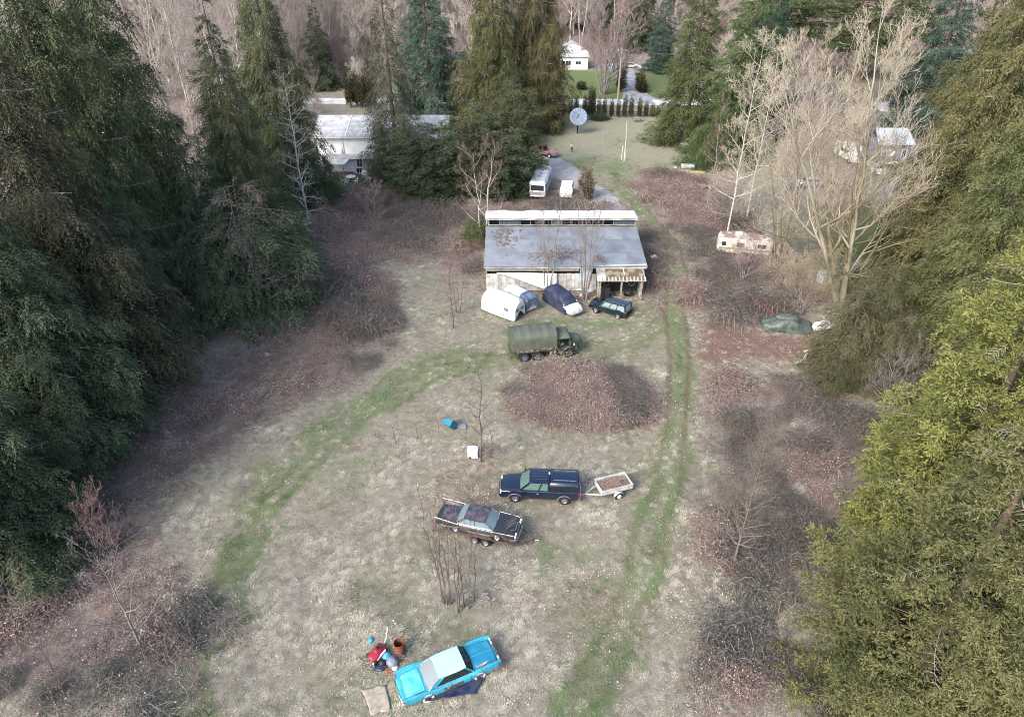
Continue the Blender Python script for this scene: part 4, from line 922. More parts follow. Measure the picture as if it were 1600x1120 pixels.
lights(at_, FA+.55, .72, 1.22, .13, M_lamp, 'headlight', 1)
MB().slab([(cx_+1.33, -.9, 1.8), (cx_+1.33, .9, 1.8), (cx_+1.21, .88, 2.25), (cx_+1.21, -.88, 2.25)], .015).build('windshield', G_car, at_)
MB().box((cx_+1.33, 0, 1.6), (.08, 1.85, .35)).build('cowl', M_od, at_)
MB().box((cx_+.1, 0, 1.6), (.08, 1.85, 1.1)).build('cab_back', M_canvas, at_)
rows = []
for i in range(9):
    x = cx_-.02+1.32*i/8; rows.append([(x, 1.0*math.sin(a)*(1 if abs(a) < 1.4 else 1), 2.08+.32*math.cos(a)**.6-(.08 if i == 8 else 0)+.03*fbm(x*2, a*2, 5)) for a in np.linspace(-PI/2, PI/2, 13)])
m = MB().grid(rows); m.grid([[rows[0][k] for k in range(13)], [(rows[0][0][0], rows[0][k][1], 1.9) for k in range(13)]]); m.build('cab_top', M_canvas, at_, smooth=60).modifiers.new('thick', 'SOLIDIFY').thickness = .03
for s in (-1, 1): MB().box((cx_+.55, s*.45, 1.35), (.5, .6, .2), ch=.05).build('seat', M_seat, at_); MB().box((cx_+.3, s*.45, 1.65), (.14, .6, .5), ch=.05).build('seat_back', M_seat, at_)
MB().lathe([(.2, -.02), (.23, 0), (.2, .02)], axis='X', n=16, closed=True, c=(cx_+1.05, .45, 1.75)).build('steering_wheel', M_black, at_)
MB().box((FA+.72, 0, .92), (.18, 2.2, .26), ch=.03).build('front_bumper', M_od, at_)
for s in (-1, 1): MB().box((FA+.7, s*.85, 1.12), (.1, .2, .14), ch=.02).build('marker_light', M_chrome, at_)
# --- generic boxy vans and covered things
def shell(name, t, X, W, H, z0, mat, seed=0, amp=.06, n=2.6, smooth=60, peak=0.0, rnd=.0):
    """rounded lofted shell, wrinkled: half widths W and heights H at X"""
    rows = []
    for x in np.linspace(X[0], X[-1], 34):
        w = float(np.interp(x, X, W)); h = float(np.interp(x, X, H)); row = []
        for a in np.linspace(0, PI, 25):
            cx_, sx_ = math.cos(a), math.sin(a); k = (abs(cx_)**n+abs(sx_)**n)**(-1/n)
            d = amp*(fbm(x*1.4+seed, a*2.5, seed, 3)-.5)*2
            row.append((x, (w+d)*cx_*k, z0+(h+d)*sx_*k+peak*max(0, 1-abs(cx_)*1.6)))
        rows.append(row)
    m = MB().grid([r[::-1] for r in rows])
    for r, fl in ((rows[0], 1), (rows[-1], 0)):
        x = r[0][0]; cc = (x, 0, z0+.5*(r[12][2]-z0)); q = [[cc]*25, [tuple(Vector(cc).lerp(Vector(p), .6)) for p in r], r]; m.grid(q if fl else q[::-1])
    return m.build(name, mat, t, smooth=smooth)
M_cover = nmat('white_cover', (.66, .66, .645), .8, col2=(.48, .48, .455), scale=1.3, bump=.35, bscale=5, lo=.45, hi=.7)
ca = G(752, 480); cb = G(802, 499)
hd = heading((757, 486), (795, 500))
p = (G(752, 489)+G(803, 500))/2; u = Vector((math.cos(hd), math.sin(hd), 0)); nn = Vector((-u.y, u.x, 0)); p = p+nn*1.0
cv = thing('covered_camper', 'white camper trailer wrapped in a dirty white fabric cover', 'camper', (p.x, p.y, Z(p.x, p.y)), hd)
shell('cover', cv, [-2.3, -2.2, -1.9, -.8, .6, 1.9, 2.1, 2.2], [.8, .98, 1.05, 1.12, 1.12, 1.05, 1.0, .85], [1.2, 1.5, 1.85, 2.0, 2.0, 1.85, 1.75, 1.5], .22, M_cover, 3, .05, 4.2, peak=.28)
for y in (-.5, .35): MB().box((2.19, y, 1.25), (.06, .55, .38), ch=.02).build('window', nmat('grey_vinyl', (.2, .22, .24), .4) if 'grey_vinyl' not in bpy.data.materials else bpy.data.materials['grey_vinyl'], cv)
MB().box((1.2, -1.1, 1.3), (.5, .06, .4), ch=.02).build('window', bpy.data.materials['grey_vinyl'], cv)
for s in (-1, 1): wheel(cv, 0, s*.9, .33, .2, s, M_steel)
MB().bar((-2.2, 0, .45), (-3.1, 0, .45), .09).build('tow_bar', M_steel, cv)
# white car with a blue-grey cover behind the camper
hd = heading((800, 470), (832, 489)); p = G(812, 481)+Vector((0, .7, 0))
wv = thing('covered_van', 'white van with blue grey tarp over its back end beside the covered camper', 'van', (p.x, p.y, Z(p.x, p.y)), hd)
M_oldwhite = paint('old_white_paint', (.66, .67, .66), (.5, .51, .5), .5, .2)
M_btarp = nmat('blue_grey_tarp', (.06, .085, .14), .55, col2=(.16, .2, .27), scale=1.5, bump=.4, bscale=6); M_silver = nmat('silver_sheet', (.45, .49, .54), .45, col2=(.72, .73, .74), scale=1.2, bump=.3, bscale=5)
B5 = Body([-2.0, -1.9, 0, 1.6, 1.9, 2.0], [.8, .9, .93, .92, .88, .75], [1.0, 1.05, 1.1, 1.05, 1.0, .8], [1.0, 1.05, 1.1, 1.05, 1.0, .8], .3, (-1.15, 1.2), .38, .05, .8)
B5.mesh().build('body', M_oldwhite, wv, smooth=35)
shell('roof', wv, [-1.9, -1.6, 0, 1.2, 1.75], [.75, .85, .9, .88, .8], [.5, .75, .85, .8, .55], 1.0, M_silver, 5, .03, 3.2)
for x in (-1.15, 1.2):
    for s in (-1, 1): wheel(wv, x, s*.8, .33, .2, s, M_black)
for s in (-1, 1): MB().box((-.2, s*.9, 1.38), (1.3, .02, .36)).build('side_window', G_dark, wv)
t2 = thing('tarpaulin', 'blue grey tarp tied over the back end of the white van', 'tarp', (p.x, p.y, Z(p.x, p.y)), hd)
shell('cover', t2, [.95, 1.3, 1.9, 2.12], [.97, 1.0, .98, .92], [1.72, 1.68, 1.55, 1.35], .3, M_btarp, 8, .04, 4.0)
# minivan with blue tarp
hd = heading((862, 476), (895, 498)); p = G(878, 485)+Vector((.1, .7, 0))
mv = thing('minivan', 'white hooded minivan under a dark navy tarp in front of the barn', 'van', (p.x, p.y, Z(p.x, p.y)), hd)
B6 = Body([-2.35, -2.25, -1, .9, 1.5, 2.1, 2.4, 2.48], [.8, .9, .95, .95, .93, .88, .78, .65], [1.0, 1.05, 1.05, 1.03, .98, .88, .75, .62], [1.0, 1.05, 1.05, 1.03, 1.02, .92, .78, .62], .28, (-1.4, 1.4), .37, .05, .78)
B6.mesh().build('body', M_oldwhite, mv, smooth=35); B6.top(1.3, 2.35).build('hood', M_oldwhite, mv, smooth=40)
cabin(mv, -2.2, 1.35, -1.9, .45, .86, .72, 1.05, 1.62, M_oldwhite, M_oldwhite, G_dark, splits=(.35, .65), seats=False)
bumper(mv, 2.55, .85, .48, .22, nmat('grey_plastic', (.35, .37, .38), .6), 1, .4)
for s in (-1, 1): MB().box((2.38, s*.6, .68), (.16, .3, .13), ch=.04).build('headlight', M_lamp, mv); B6.side(-.1, .95, 3, 6, s).build('door', M_oldwhite, mv, smooth=40)
MB().box((2.52, 0, .62), (.05, .35, .12)).build('number_plate', M_white, mv)
for x in (-1.4, 1.4):
    for s in (-1, 1): wheel(mv, x, s*.8, .33, .2, s, M_steel)
t3 = thing('tarpaulin', 'dark navy tarp draped over the roof and windows of the minivan', 'tarp', (p.x, p.y, Z(p.x, p.y)), hd)
shell('cover', t3, [-2.4, -2.25, -1.9, .3, .9, 1.3, 1.5], [.92, .98, .99, .99, .99, .97, .9], [1.25, 1.5, 1.72, 1.74, 1.5, 1.12, .98], 0.0 if False else .14, nmat('navy_cover', (.02, .028, .055), .6, col2=(.045, .055, .09), scale=1.4, bump=.5, bscale=5), 11, .055, 4.6)
# --- dark teal SUV
M_teal = paint('teal_paint', (.005, .015, .022), (.008, .022, .03), .25, .8)
pf, pr = G(929, 489), G(968, 498); u = (pf-pr).normalized(); nrm = Vector((-u.y, u.x, 0)); p = (pf+pr)/2-nrm*.75; hd = math.atan2(u.y, u.x)
sv = thing('suv', 'dark teal boxy four wheel drive wagon parked before the lean-to', 'suv', (p.x, p.y, Z(p.x, p.y)-.02), hd)
B7 = Body([-2.1, -2.05, -1.2, 0, .85, 1.4, 2.0, 2.1], [.84, .87, .89, .89, .89, .87, .85, .8], [1.08, 1.1, 1.1, 1.08, 1.06, 1.04, 1.0, .95], [1.08, 1.1, 1.1, 1.08, 1.08, 1.07, 1.03, .95], .42, (-1.25, 1.3), .42, .04, .85, .95)
B7.mesh().build('body', M_teal, sv, smooth=32); B7.top(.95, 2.0).build('hood', M_teal, sv, smooth=40)
cabin(sv, -2.0, .82, -1.88, .32, .82, .70, 1.09, 1.64, M_teal, M_teal, glass('pale_glass', (.4, .47, .5), .6, .1), splits=(.36, .66), pill=.09)
for s in (-1, 1):
    B7.side(-.02, .75, 3, 6, s).build('door', M_teal, sv, smooth=40); B7.side(-.9, -.08, 3, 6, s).build('door', M_teal, sv, smooth=40)
    MB().tube([(-1.8, s*.55, 1.73), (.2, s*.55, 1.73)], .02, 5).build('roof_rail', M_chrome, sv)
    MB().box((2.1, s*.62, .84), (.06, .22, .18), ch=.02).build('headlight', M_lamp, sv); MB().box((-2.1, s*.76, .88), (.06, .16, .3), ch=.02).build('tail_light', M_red, sv)
bumper(sv, 2.2, .86, .56, .2, M_black, 1, .2); bumper(sv, -2.2, .86, .56, .2, M_black, -1, .2)
MB().box((2.11, 0, .86), (.05, .8, .22), ch=.02).build('grille', M_black, sv)
for x in (-1.25, 1.3):
    for s in (-1, 1): wheel(sv, x, s*.76, .36, .24, s, M_steel)
gaps(B7, sv, (-.92, -.05, .76), (.97, 2.0), .012)
# --- white motorhome and van seen end on
hd = heading((852, 285), (839, 318)); p = G(845, 305)
rv = thing('motorhome', 'long white motorhome with dark windscreen parked beside the gravel drive', 'motorhome', (p.x, p.y+1.5, Z(p.x, p.y)), hd)
RL = 3.7
B8 = Body([-RL, -RL+.1, 0, RL-.2, RL], [1.1, 1.18, 1.2, 1.2, 1.1], [2.5, 2.6, 2.65, 2.6, 2.3], [2.62, 2.75, 2.8, 2.75, 2.4], .45, (-2.0, 2.2), .5, .08, .8, .97)
B8.mesh().build('body', M_oldwhite, rv, smooth=35)
MB().box((RL+.02, 0, 1.85), (.05, 1.9, .75), ch=.02).build('windshield', M_glassd, rv); MB().box((RL+.02, 0, 1.05), (.06, 2.0, .4), ch=.02).build('front_panel', nmat('grey_brown', (.3, .27, .26), .6), rv)
bumper(rv, RL+.12, 1.15, .62, .24, M_chrome, 1, .3)
for s in (-1, 1):
    for x in (-2.4, -.8, .9, 2.5): MB().box((x, s*1.2, 1.8), (1.1, .03, .6), ch=.01).build('side_window', M_glassd, rv)
    MB().box((0, s*1.2, 1.2), (RL*2-.5, .02, .1)).build('stripe', nmat('blue_stripe', (.2, .3, .42), .5) if 'blue_stripe' not in bpy.data.materials else bpy.data.materials['blue_stripe'], rv)
    for x in (-2.0, 2.2): wheel(rv, x, s*1.02, .42, .24, s, M_steel)
    MB().box((RL+.05, s*.85, 1.0), (.06, .2, .2), ch=.02).build('headlight', M_lamp, rv)
for x, sz in ((-1.2, .8), (.3, .4), (1.6, .4)): MB().box((x, 0, 2.92), (sz, .55, .12), ch=.03).build('roof_vent', nmat('vent_grey', (.3, .33, .36), .6) if 'vent_grey' not in bpy.data.materials else bpy.data.materials['vent_grey'], rv)
hd = heading((889, 296), (885, 316)); p = G(886, 308)
vn = thing('van', 'small white van with two rear windows parked right of the motorhome', 'van', (p.x, p.y+.8, Z(p.x, p.y)), hd)
B9 = Body([-1.9, -1.5, 0, 1.75, 1.95], [.75, .88, .93, .93, .85], [1.0, 1.1, 1.15, 1.15, 1.05], [1.0, 1.1, 1.15, 1.15, 1.05], .35, (-1.2, 1.1), .38, .04, .85, .96)
B9.mesh().build('body', M_white, vn, smooth=35)
cabin(vn, -1.35, 1.8, -.9, 1.55, .86, .75, 1.13, 1.85, M_white, M_white, glass('milky_glass', (.5, .55, .58), .75), splits=(.35, .65), seats=False, pill=.14)
MB().bar((1.84, 0, 1.13), (1.6, 0, 1.83), .1).build('door_post', M_white, vn); bumper(vn, 2.05, .9, .5, .2, M_white, 1, .2)
for s in (-1, 1):
    MB().box((1.93, s*.74, .85), (.08, .12, .26), ch=.02).build('tail_light', M_red, vn)
    for x in (-1.2, 1.1): wheel(vn, x, s*.78, .33, .2, s, M_steel)
# --- faded red pickup
M_pink = paint('faded_red_paint', (.27, .14, .13), (.36, .23, .22), .7, .05)
hd = heading((862, 247), (840, 243)); p = G(852, 245)+Vector((-.3, .8, 0))
pp = thing('pickup_truck', 'faded red old pickup half hidden by the cedar above the gravel drive', 'pickup', (p.x, p.y, Z(p.x, p.y)), hd)
B10 = Body([-2.6, -2.5, -.4, 0, 1.2, 2.4, 2.6], [.85, .9, .92, .92, .92, .88, .78], [1.05, 1.05, 1.05, 1.1, 1.1, 1.02, .9], [.7, .7, .7, 1.1, 1.12, 1.04, .9], .42, (-1.6, 1.6), .42, .04, .9, .95)
B10.mesh().build('body', M_pink, pp, smooth=32)
cabin(pp, -.35, 1.2, -.25, .75, .84, .72, 1.1, 1.65, nmat('dark_red', (.16, .05, .05), .5), M_pink, G_dark, seats=False)
for x in (-1.6, 1.6):
    for s in (-1, 1): wheel(pp, x, s*.8, .36, .22, s, M_wwall)
bumper(pp, -2.7, .85, .55, .2, M_chrome, -1, .15); bumper(pp, 2.7, .85, .5, .2, M_chrome, 1, .2)
# --- wreck of a long trailer in the brambles
M_cream = nmat('mossy_cream', (.56, .55, .47), .8, col2=(.28, .25, .2), scale=1.4, lo=.48, hi=.66)
M_mroof = nmat('leafy_roof', (.24, .17, .145), .95, col2=(.5, .48, .42), scale=1.5, lo=.5, hi=.6)
hd = heading((1125, 395), (1205, 402)); p = (G(1125, 398)+G(1205, 404))/2+Vector((0, 1.2, 0))
tw = thing('camper_trailer', 'derelict cream camper trailer sunk in brambles beyond the east track', 'camper', (p.x, p.y, Z(p.x, p.y)-.1), hd)
RL = 3.2
B11 = Body([-RL, -RL+.25, 0, RL-.3, RL], [.9, 1.12, 1.15, 1.12, .95], [1.9, 2.15, 2.2, 2.15, 1.95], [2.0, 2.3, 2.35, 2.3, 2.05], .4, (0,), .38, .06, .8, .97)
B11.mesh().build('body', M_cream, tw, smooth=35); B11.top(-RL+.3, RL-.4, 8, .03).build('roof', M_mroof, tw, smooth=50)
for x, w in ((-.6, .7), (1.9, .9), (-2.5, .5)): MB().box((x, -1.15, 1.55), (w, .04, .5)).build('window', M_dark, tw)
MB().box((0, -1.15, 1.0), (2*RL-.4, .03, .22)).build('stripe', M_wood, tw)
for s in (-1, 1): wheel(tw, 0, s*.95, .33, .2, s, M_steel)
MB().box((-.8, .2, 2.5), (.9, .7, .2), ch=.05).build('roof_vent', M_white, tw)
# --- small white cars
def simple_car(px, py, ang, lab, mat, L=4.2, name='parked_car', cat='car', z=0.0):
    p = G(px, py); t = thing(name, lab, cat, (p.x, p.y, p.z+z), ang); k = L/4.2
    B = Body([-2.1*k, -2.0*k, -.9*k, .8*k, 1.5*k, 2.0*k, 2.1*k], [.72, .82, .86, .86, .84, .78, .65], [.85, .92, .9, .88, .85, .75, .62], [.85, .92, .9, .88, .88, .78, .62], .26, (-1.25*k, 1.25*k), .36, .04, .78)
    B.mesh().build('body', mat, t, smooth=35)
    cabin(t, -1.5*k, .85*k, -1.0*k, .3*k, .78, .64, .89, 1.38, mat, mat, G_dark, splits=(.5,), seats=False)
    for x in (-1.25*k, 1.25*k):
        for s in (-1, 1): wheel(t, x, s*.74, .31, .19, s, M_steel)
    lights(t, 2.08*k, .6, .66, .08, M_lamp, 'headlight', 1); lights(t, -2.1*k, .65, .72, .07, M_red, 'tail_light', -1); return t
simple_car(1262, 291, math.radians(185), 'white car parked beyond the big bare maple on the neighbouring drive', M_white)
simple_car(1310, 297, math.radians(10), 'silver grey car behind the trunk of the big bare maple', nmat('silver_paint', (.42, .44, .46), .4, coat=.4))
simple_car(1366, 268, math.radians(95), 'white car parked against the front of the grey blue house', M_oldwhite)
simple_car(1076, 231, math.radians(200), 'small white car at the edge of the far field under the firs', M_white, 2.8)
simple_car(985, 106.5, math.radians(0), 'pale car parked at the top of the far driveway', nmat('pale_paint', (.6, .6, .58), .4, coat=.4), 4.2)
p = G(1374, 262)+Vector((-1, 3, 0))
mh = thing('motorhome', 'white motorhome standing left of the grey blue house', 'motorhome', (p.x-2.5, p.y+1, p.z), math.radians(100))
B12 = Body([-3, -2.9, 0, 2.8, 3], [1.0, 1.1, 1.1, 1.1, 1.0], [2.4, 2.5, 2.5, 2.4, 2.2], [2.5, 2.6, 2.6, 2.5, 2.3], .45, (-1.7, 1.8), .45, .06, .8, .97)
B12.mesh().build('body', M_white, mh, smooth=35)
MB().box((3.0, 0, 1.7), (.06, 1.6, .6)).build('windshield', M_glassd, mh); MB().box((-3.0, 0, 1.7), (.06, 1.4, .6)).build('rear_window', M_glassd, mh)
for s in (-1, 1):
    for x in (-1.7, 1.8): wheel(mh, x, s*.95, .4, .22, s, M_steel)
    MB().box((0, s*1.105, 1.7), (2.2, .03, .5)).build('side_window', M_glassd, mh)
# tarp-covered car in the brambles at right
hd = heading((1196, 515), (1268, 522)); p = (G(1196, 516)+G(1268, 524))/2+Vector((0, .9, 0))
gc = thing('covered_car', 'car hidden under a wrinkled dark green tarp below the big bare maple', 'car', (p.x, p.y, Z(p.x, p.y)), hd)
shell('cover', gc, [-2.4, -2.2, -1.4, -.5, .6, 1.4, 2.2, 2.45], [.7, .92, 1.0, 1.02, 1.02, 1.0, .92, .75], [.55, .75, .95, 1.3, 1.35, 1.0, .8, .6], .08, nmat('green_tarp', (.045, .065, .055), .45, col2=(.10, .125, .105), scale=2.2, bump=.8, bscale=4, spec=.5), 17, .13, 2.8)
shell('hood_cover', gc, [-1.2, -.9, 0, .8, 1.1], [.3, .5, .55, .5, .3], [.2, .3, .34, .3, .2], 1.28, bpy.data.materials['green_tarp'], 21, .06, 2.6)
for x in (-1.4, 1.4):
    for s in (-1, 1): wheel(gc, x, s*.72, .31, .19, s, M_steel)
def hull(px, py, hd, L, lab, mat, w=.75):
    p = G(px, py); t = thing('boat', lab, 'boat', (p.x, p.y, p.z), hd)
    rows = []
    for i in range(13):
        u = i/12; x = -L/2+L*u; ww = w*(1-max(0, (u-.45)/.55)**2.2)+.02; rows.append([(x, ww*math.sin(a), .45-.42*abs(math.cos(a))**.7*(1-.3*u) if False else .08+.5*(1-math.cos(a)**2)**1.0*(.9+.3*u)) for a in np.linspace(-PI/2, PI/2, 11)])
    m = MB().grid(rows); m.grid([[(r[0][0], r[0][1], r[0][2]), (r[0][0], 0, r[0][2]+.12), (r[-1][0], r[-1][1], r[-1][2])] for r in rows]); m.build('hull', mat, t, smooth=50)
    MB().box((-L*.1, 0, .72), (.9, w*1.1, .12), ch=.04).build('deck_hatch', mat, t)
    return t
hull(1283, 516, math.radians(200), 2.6, 'small white upturned boat beside the green tarp covered car', M_white)
hull(1316, 500, math.radians(30), 1.8, 'little pale boat behind the mossy trunk right of the white boat', M_oldwhite)
# ------------------------------------------------------------------ things in the field
# rusty drum
g = G(625, 1018)
dr = thing('oil_drum', 'open rusty oil drum standing behind the turquoise car', 'drum', g)
m = MB(); R = .30
pf_ = [(R-.015, .06), (.001, .06), (.001, .02), (R, .02), (R, .27), (R+.018, .29), (R, .31), (R, .56), (R+.018, .58), (R, .6), (R, .86), (R+.015, .88), (R-.01, .89), (R-.015, .6), (R-.015, .06)]
m.lathe(pf_, n=26).build('barrel', M_rust, dr, smooth=40)
# red machine and bags
M_redp = paint('red_plastic', (.30, .02, .035), (.2, .015, .03), .5, .1)
g = G(590, 1024); mw = thing('lawn_mower', 'red lawn mower with black wheels left of the junk heap behind the turquoise car', 'mower', g, math.radians(50))
rows = []
for i in range(11):
    u = i/10; x = -.55+1.1*u; w = .32*(1-.25*abs(2*u-1)**3); rows.append([(x, w*math.cos(a), .22+.26*math.sin(a)**.7*(1-.4*abs(2*u-1)**2)) for a in np.linspace(0, PI, 11)])
MB().grid([r[::-1] for r in rows]).build('deck', M_redp, mw, smooth=50).modifiers.new('thick', 'SOLIDIFY').thickness = .02
MB().box((.05, 0, .53), (.4, .34, .14), ch=.05).build('engine_cover', M_redp, mw); MB().lathe([(.001, 0), (.09, 0), (.09, .1), (.001, .1)], c=(.1, 0, .6), n=14).build('engine', M_black, mw)
for x in (-.42, .42):
    for s in (-1, 1): MB().lathe([(.06, -.04), (.13, -.045), (.14, 0), (.13, .045), (.06, .04)], axis='Y', closed=True, n=16, c=(x, s*.36, .14)).build('wheel', M_tyre, mw)
for s in (-1, 1): MB().tube([(-.5, s*.2, .35), (-1.0, s*.22, .85)], .018, 6).build('handle_bar', M_steel, mw)
MB().tube([(-1.0, -.22, .85), (-1.0, .22, .85)], .02, 6).build('handle_grip', M_black, mw)
def bag(px, py, r, h, mat, lab, name='bag', cat='bag', seed=0):
    g = G(px, py); rows = []
    for j in range(9):
        v = j/8; z = h*v; rr_ = r*math.sin(PI*(.18+.78*v))**.7
        rows.append([(rr_*(1+.35*(fbm(math.cos(a)*1.5+seed, math.sin(a)*1.5+v*2, seed, 3)-.5)*2)*math.cos(a), rr_*(1+.35*(fbm(math.sin(a)*2+seed, v*3+math.cos(a), seed+1, 3)-.5)*2)*math.sin(a), z) for a in np.linspace(0, 2*PI, 17)[:-1]])
    o = MB().grid(rows, close_v=True, caps=True).build(name, mat, smooth=60); o.location = g-Vector((0, 0, .03)); return tag(o, lab, cat)
bag(613, 1036, .36, .5, nmat('grey_bag', (.13, .15, .2), .6, col2=(.24, .27, .33), scale=5, bump=.4, bscale=12), 'crumpled grey bag at the foot of the rusty drum', seed=1)
bag(604, 1026, .27, .4, nmat('blue_bag', (.06, .25, .42), .55, col2=(.12, .38, .55), scale=5), 'bright blue bag between the red mower and the grey bag', seed=2)
bag(598, 1036, .24, .3, M_black, 'black bin bag in front of the red mower', seed=5)
bag(580, 1001, .17, .26, nmat('cyan_bucket', (.03, .3, .45), .5), 'small cyan container beyond the red mower', 'container', 'container', 3)
bag(608, 1045, .3, .12, M_rust, 'flat rusty scrap on the ground before the grey bag', 'scrap_metal', 'scrap', 6)
g = G(586, 1040); p = MB().bar((-.1, 0, .1), (.55, .65, .55), .08, .03).build('plank', M_white, loc=g); tag(p, 'short white plank leaning against the red mower', 'plank')
g = G(598, 1013); tag(MB().tube([(0, 0, .05), (.2, .5, .5), (.25, .75, .95)], .025, 6).build('pipe', M_white, loc=g), 'thin white pipe sticking up between the red mower and the drum', 'pipe')
g = G(618, 1028); tag(MB().tube([(-.3, 0, .06), (.3, .15, .08), (.55, .05, .1)], .05, 7).build('pipe', M_steel, loc=g), 'short steel pipe lying at the foot of the rusty drum', 'pipe')
bag(617, 1043, .2, .2, M_wtarp, 'small white plastic bag in front of the crumpled grey bag', seed=8)
bag(594, 1043, .3, .22, M_navyt, 'dark blue bag in front of the black bin bag', seed=9)
g = G(604, 1040); o = MB().lathe([(.11, -.07), (.19, -.08), (.21, 0), (.19, .08), (.11, .07)], axis='Y', n=18, closed=True).build('wheel', M_tyre, None, smooth=40); o.location = g+Vector((0, 0, .1)); o.rotation_euler = (1.2, 0, .5); tag(o, 'small loose black wheel in the junk heap behind the turquoise car', 'wheel')
# blue crate and white box
g = G(705, 668); kc = thing('crate', 'tipped teal plastic crate with ribbed side left of the bare sapling', 'crate', g, math.radians(55), tilt=(math.radians(0), math.radians(-38)))
M_tealp = nmat('teal_plastic', (.015, .15, .21), .5, col2=(.03, .2, .26), scale=3)
MB().box((0, 0, .5), (.07, .8, .95)).build('back_panel', M_tealp, kc)
for s in (-1, 1): MB().box((.28, s*.4, .5), (.5, .05, .95)).build('side_panel', M_tealp, kc)
MB().box((.28, 0, .05), (.5, .75, .05)).build('end_panel', M_tealp, kc); MB().box((.28, 0, .95), (.5, .75, .05)).build('end_panel', M_tealp, kc)
for i in range(5): MB().box((-.06, -.3+.15*i, .5), (.04, .05, .85)).build('rib', nmat('teal_plastic_pale', (.16, .42, .46), .5) if i == 0 else bpy.data.materials['teal_plastic_pale'], kc)
cloth('ground_sheet', None, [(712, 668), (730, 672), (728, 664), (716, 660)], 'scrap of grey sheet on the ground beside the teal crate', nmat('grey_sheet', (.22, .25, .3), .7), 'sheet', .08, 9, 6)
g = G(739, 717); wb_ = thing('appliance', 'square white metal box standing left of the bare sapling trunk', 'appliance', g, math.radians(2))
MB().box((0, .32, .42), (.80, .62, .82), ch=.03).build('cabinet', M_white, wb_); MB().box((0, -.02, .55), (.74, .03, .48), ch=.01).build('front_panel', M_white, wb_)
MB().box((-.24, -.02, .14), (.2, .04, .16)).build('vent_opening', M_black, wb_); MB().box((0, .3, .845), (.76, .56, .02)).build('top_panel', M_white, wb_)
# old garden frame
def pipe(name, pts, r, mat, lab, cat='post'):
    o = MB().tube(pts, r, 6).build(name, mat); return tag(o, lab, cat)
a, b, c_ = G(653, 686), G(686, 674), G(618, 692)
pipe('fence_post', [a, a+Vector((-.1, .1, 1.6))], .025, M_rust, 'rusty thin post left of the teal crate with a rail on top')
pipe('fence_post', [b, b+Vector((-.1, .1, 1.3))], .02, M_rust, 'short rusty post directly left of the teal crate')
pipe('fence_post', [c_, c_+Vector((-.1, .05, 1.6))], .03, M_rust, 'leftmost thin rusty post standing alone in the dry grass')
pipe('rail', [a+Vector((-.4, .1, 1.5)), a+Vector((-.1, .1, 1.58)), b+Vector((-.1, .1, 1.28)), b+Vector((1.4, .6, 1.0))], .018, M_rust, 'rusty pipe rail joining the thin posts by the teal crate', 'rail')
# heap of sticks and boards by the sapling clump
rb = random.Random(31); m = MB(); g0 = G(742, 935)
for i in range(16):
    a = rb.gauss(0, .5); L = rb.uniform(.3, 1.0); x, y = rb.uniform(-1, 1.2), rb.uniform(-.5, .6)
    m.bar((x-L*math.cos(a)*.5, y-L*math.sin(a)*.5, .05+rb.random()*.15), (x+L*math.cos(a)*.5, y+L*math.sin(a)*.5, .06+rb.random()*.2), rb.uniform(.03, .09), .03)
tag(m.build('wood_pile', nmat('grey_sticks', (.34, .3, .29), .95, col2=(.14, .12, .12), scale=5), loc=g0), 'scattered grey sticks and boards at the foot of the thin saplings', 'wood', kind='stuff')
# birch logs
M_birch = nmat('birch_bark', (.62, .59, .55), .8, col2=(.2, .17, .15), scale=7, lo=.5, hi=.62)
for i, (px, py, L, az, zz, lab) in enumerate(((1250, 566, 1.1, .5, .12, 'lowest white birch log of the small heap beside the red leaf patch'), (1258, 560, .9, 1.0, .3, 'middle white birch log of the small heap beside the red leaf patch'), (1261, 553, .8, .2, .42, 'top white birch log of the small heap beside the red leaf patch'), (1263, 568, .6, -.5, .12, 'short stubby birch log at the right of the log heap'))):
    g = G(px, py, zz); d = Vector((math.cos(az), math.sin(az), .15))*L/2
    tag(MB().tube([g-d, g, g+d], [.13, .12, .11], 9).build('log', M_birch, smooth=50), lab, 'log', 'birch logs in a heap')
bag(1256, 572, .3, .15, M_rust, 'rust brown clod under the birch log heap', 'stump', 'stump', 12)
# junk under the maple
for px, py, w, d, h, mt, lab, nm in ((1290, 440, 1.9, 1.1, 1.0, M_galv, 'pale grey metal bin left of the maple trunk', 'bin'), (1322, 445, 1.5, 1.0, 1.1, M_board, 'brown weathered box right of the maple trunk', 'box'), (1327, 432, 1.7, .7, 1.5, M_oldw, 'grey cabinet behind the brown box at the maple trunk', 'cabinet')):
    g = G(px, py); t = thing(nm, lab, nm, g, .3); MB().box((0, 0, h/2), (w, d, h), ch=.04).build('case', mt, t); MB().box((0, 0, h+.03), (w+.06, d+.06, .06), ch=.02).build('lid', mt, t); MB().box((w*.2, -d/2-.01, h*.55), (w*.3, .03, h*.4)).build('door', M_dark, t)
# scraps in front of the barn
rb = random.Random(5)
for i, (px, py, s, mt, lab) in enumerate(((905, 452, .55, M_white, 'white crumpled bag left of the barn lean-to'), (893, 463, .4, M_oldw, 'grey scrap bundle before the barn trees'), (911, 462, .35, M_white, 'small white bucket shape before the lean-to'), (898, 475, .3, M_oldw, 'pale scrap near the nose of the tarp covered minivan'), (922, 455, .45, M_bluep, 'pale blue crumpled sheet against the lean-to post'), (887, 453, .35, M_wtarp, 'white rag at the foot of the barn wall'), (1022, 403, .5, M_white, 'white scrap heap right of the barn roof corner'))):
    bag(px, py, s, s*.8, mt, lab, 'scrap_bag', 'scrap', 40+i)
cloth('board_sheet', None, [(764, 447), (790, 450), (793, 443), (768, 440)], 'white broken board on the ground behind the covered camper', M_white, 'board', .15, 15, 8)
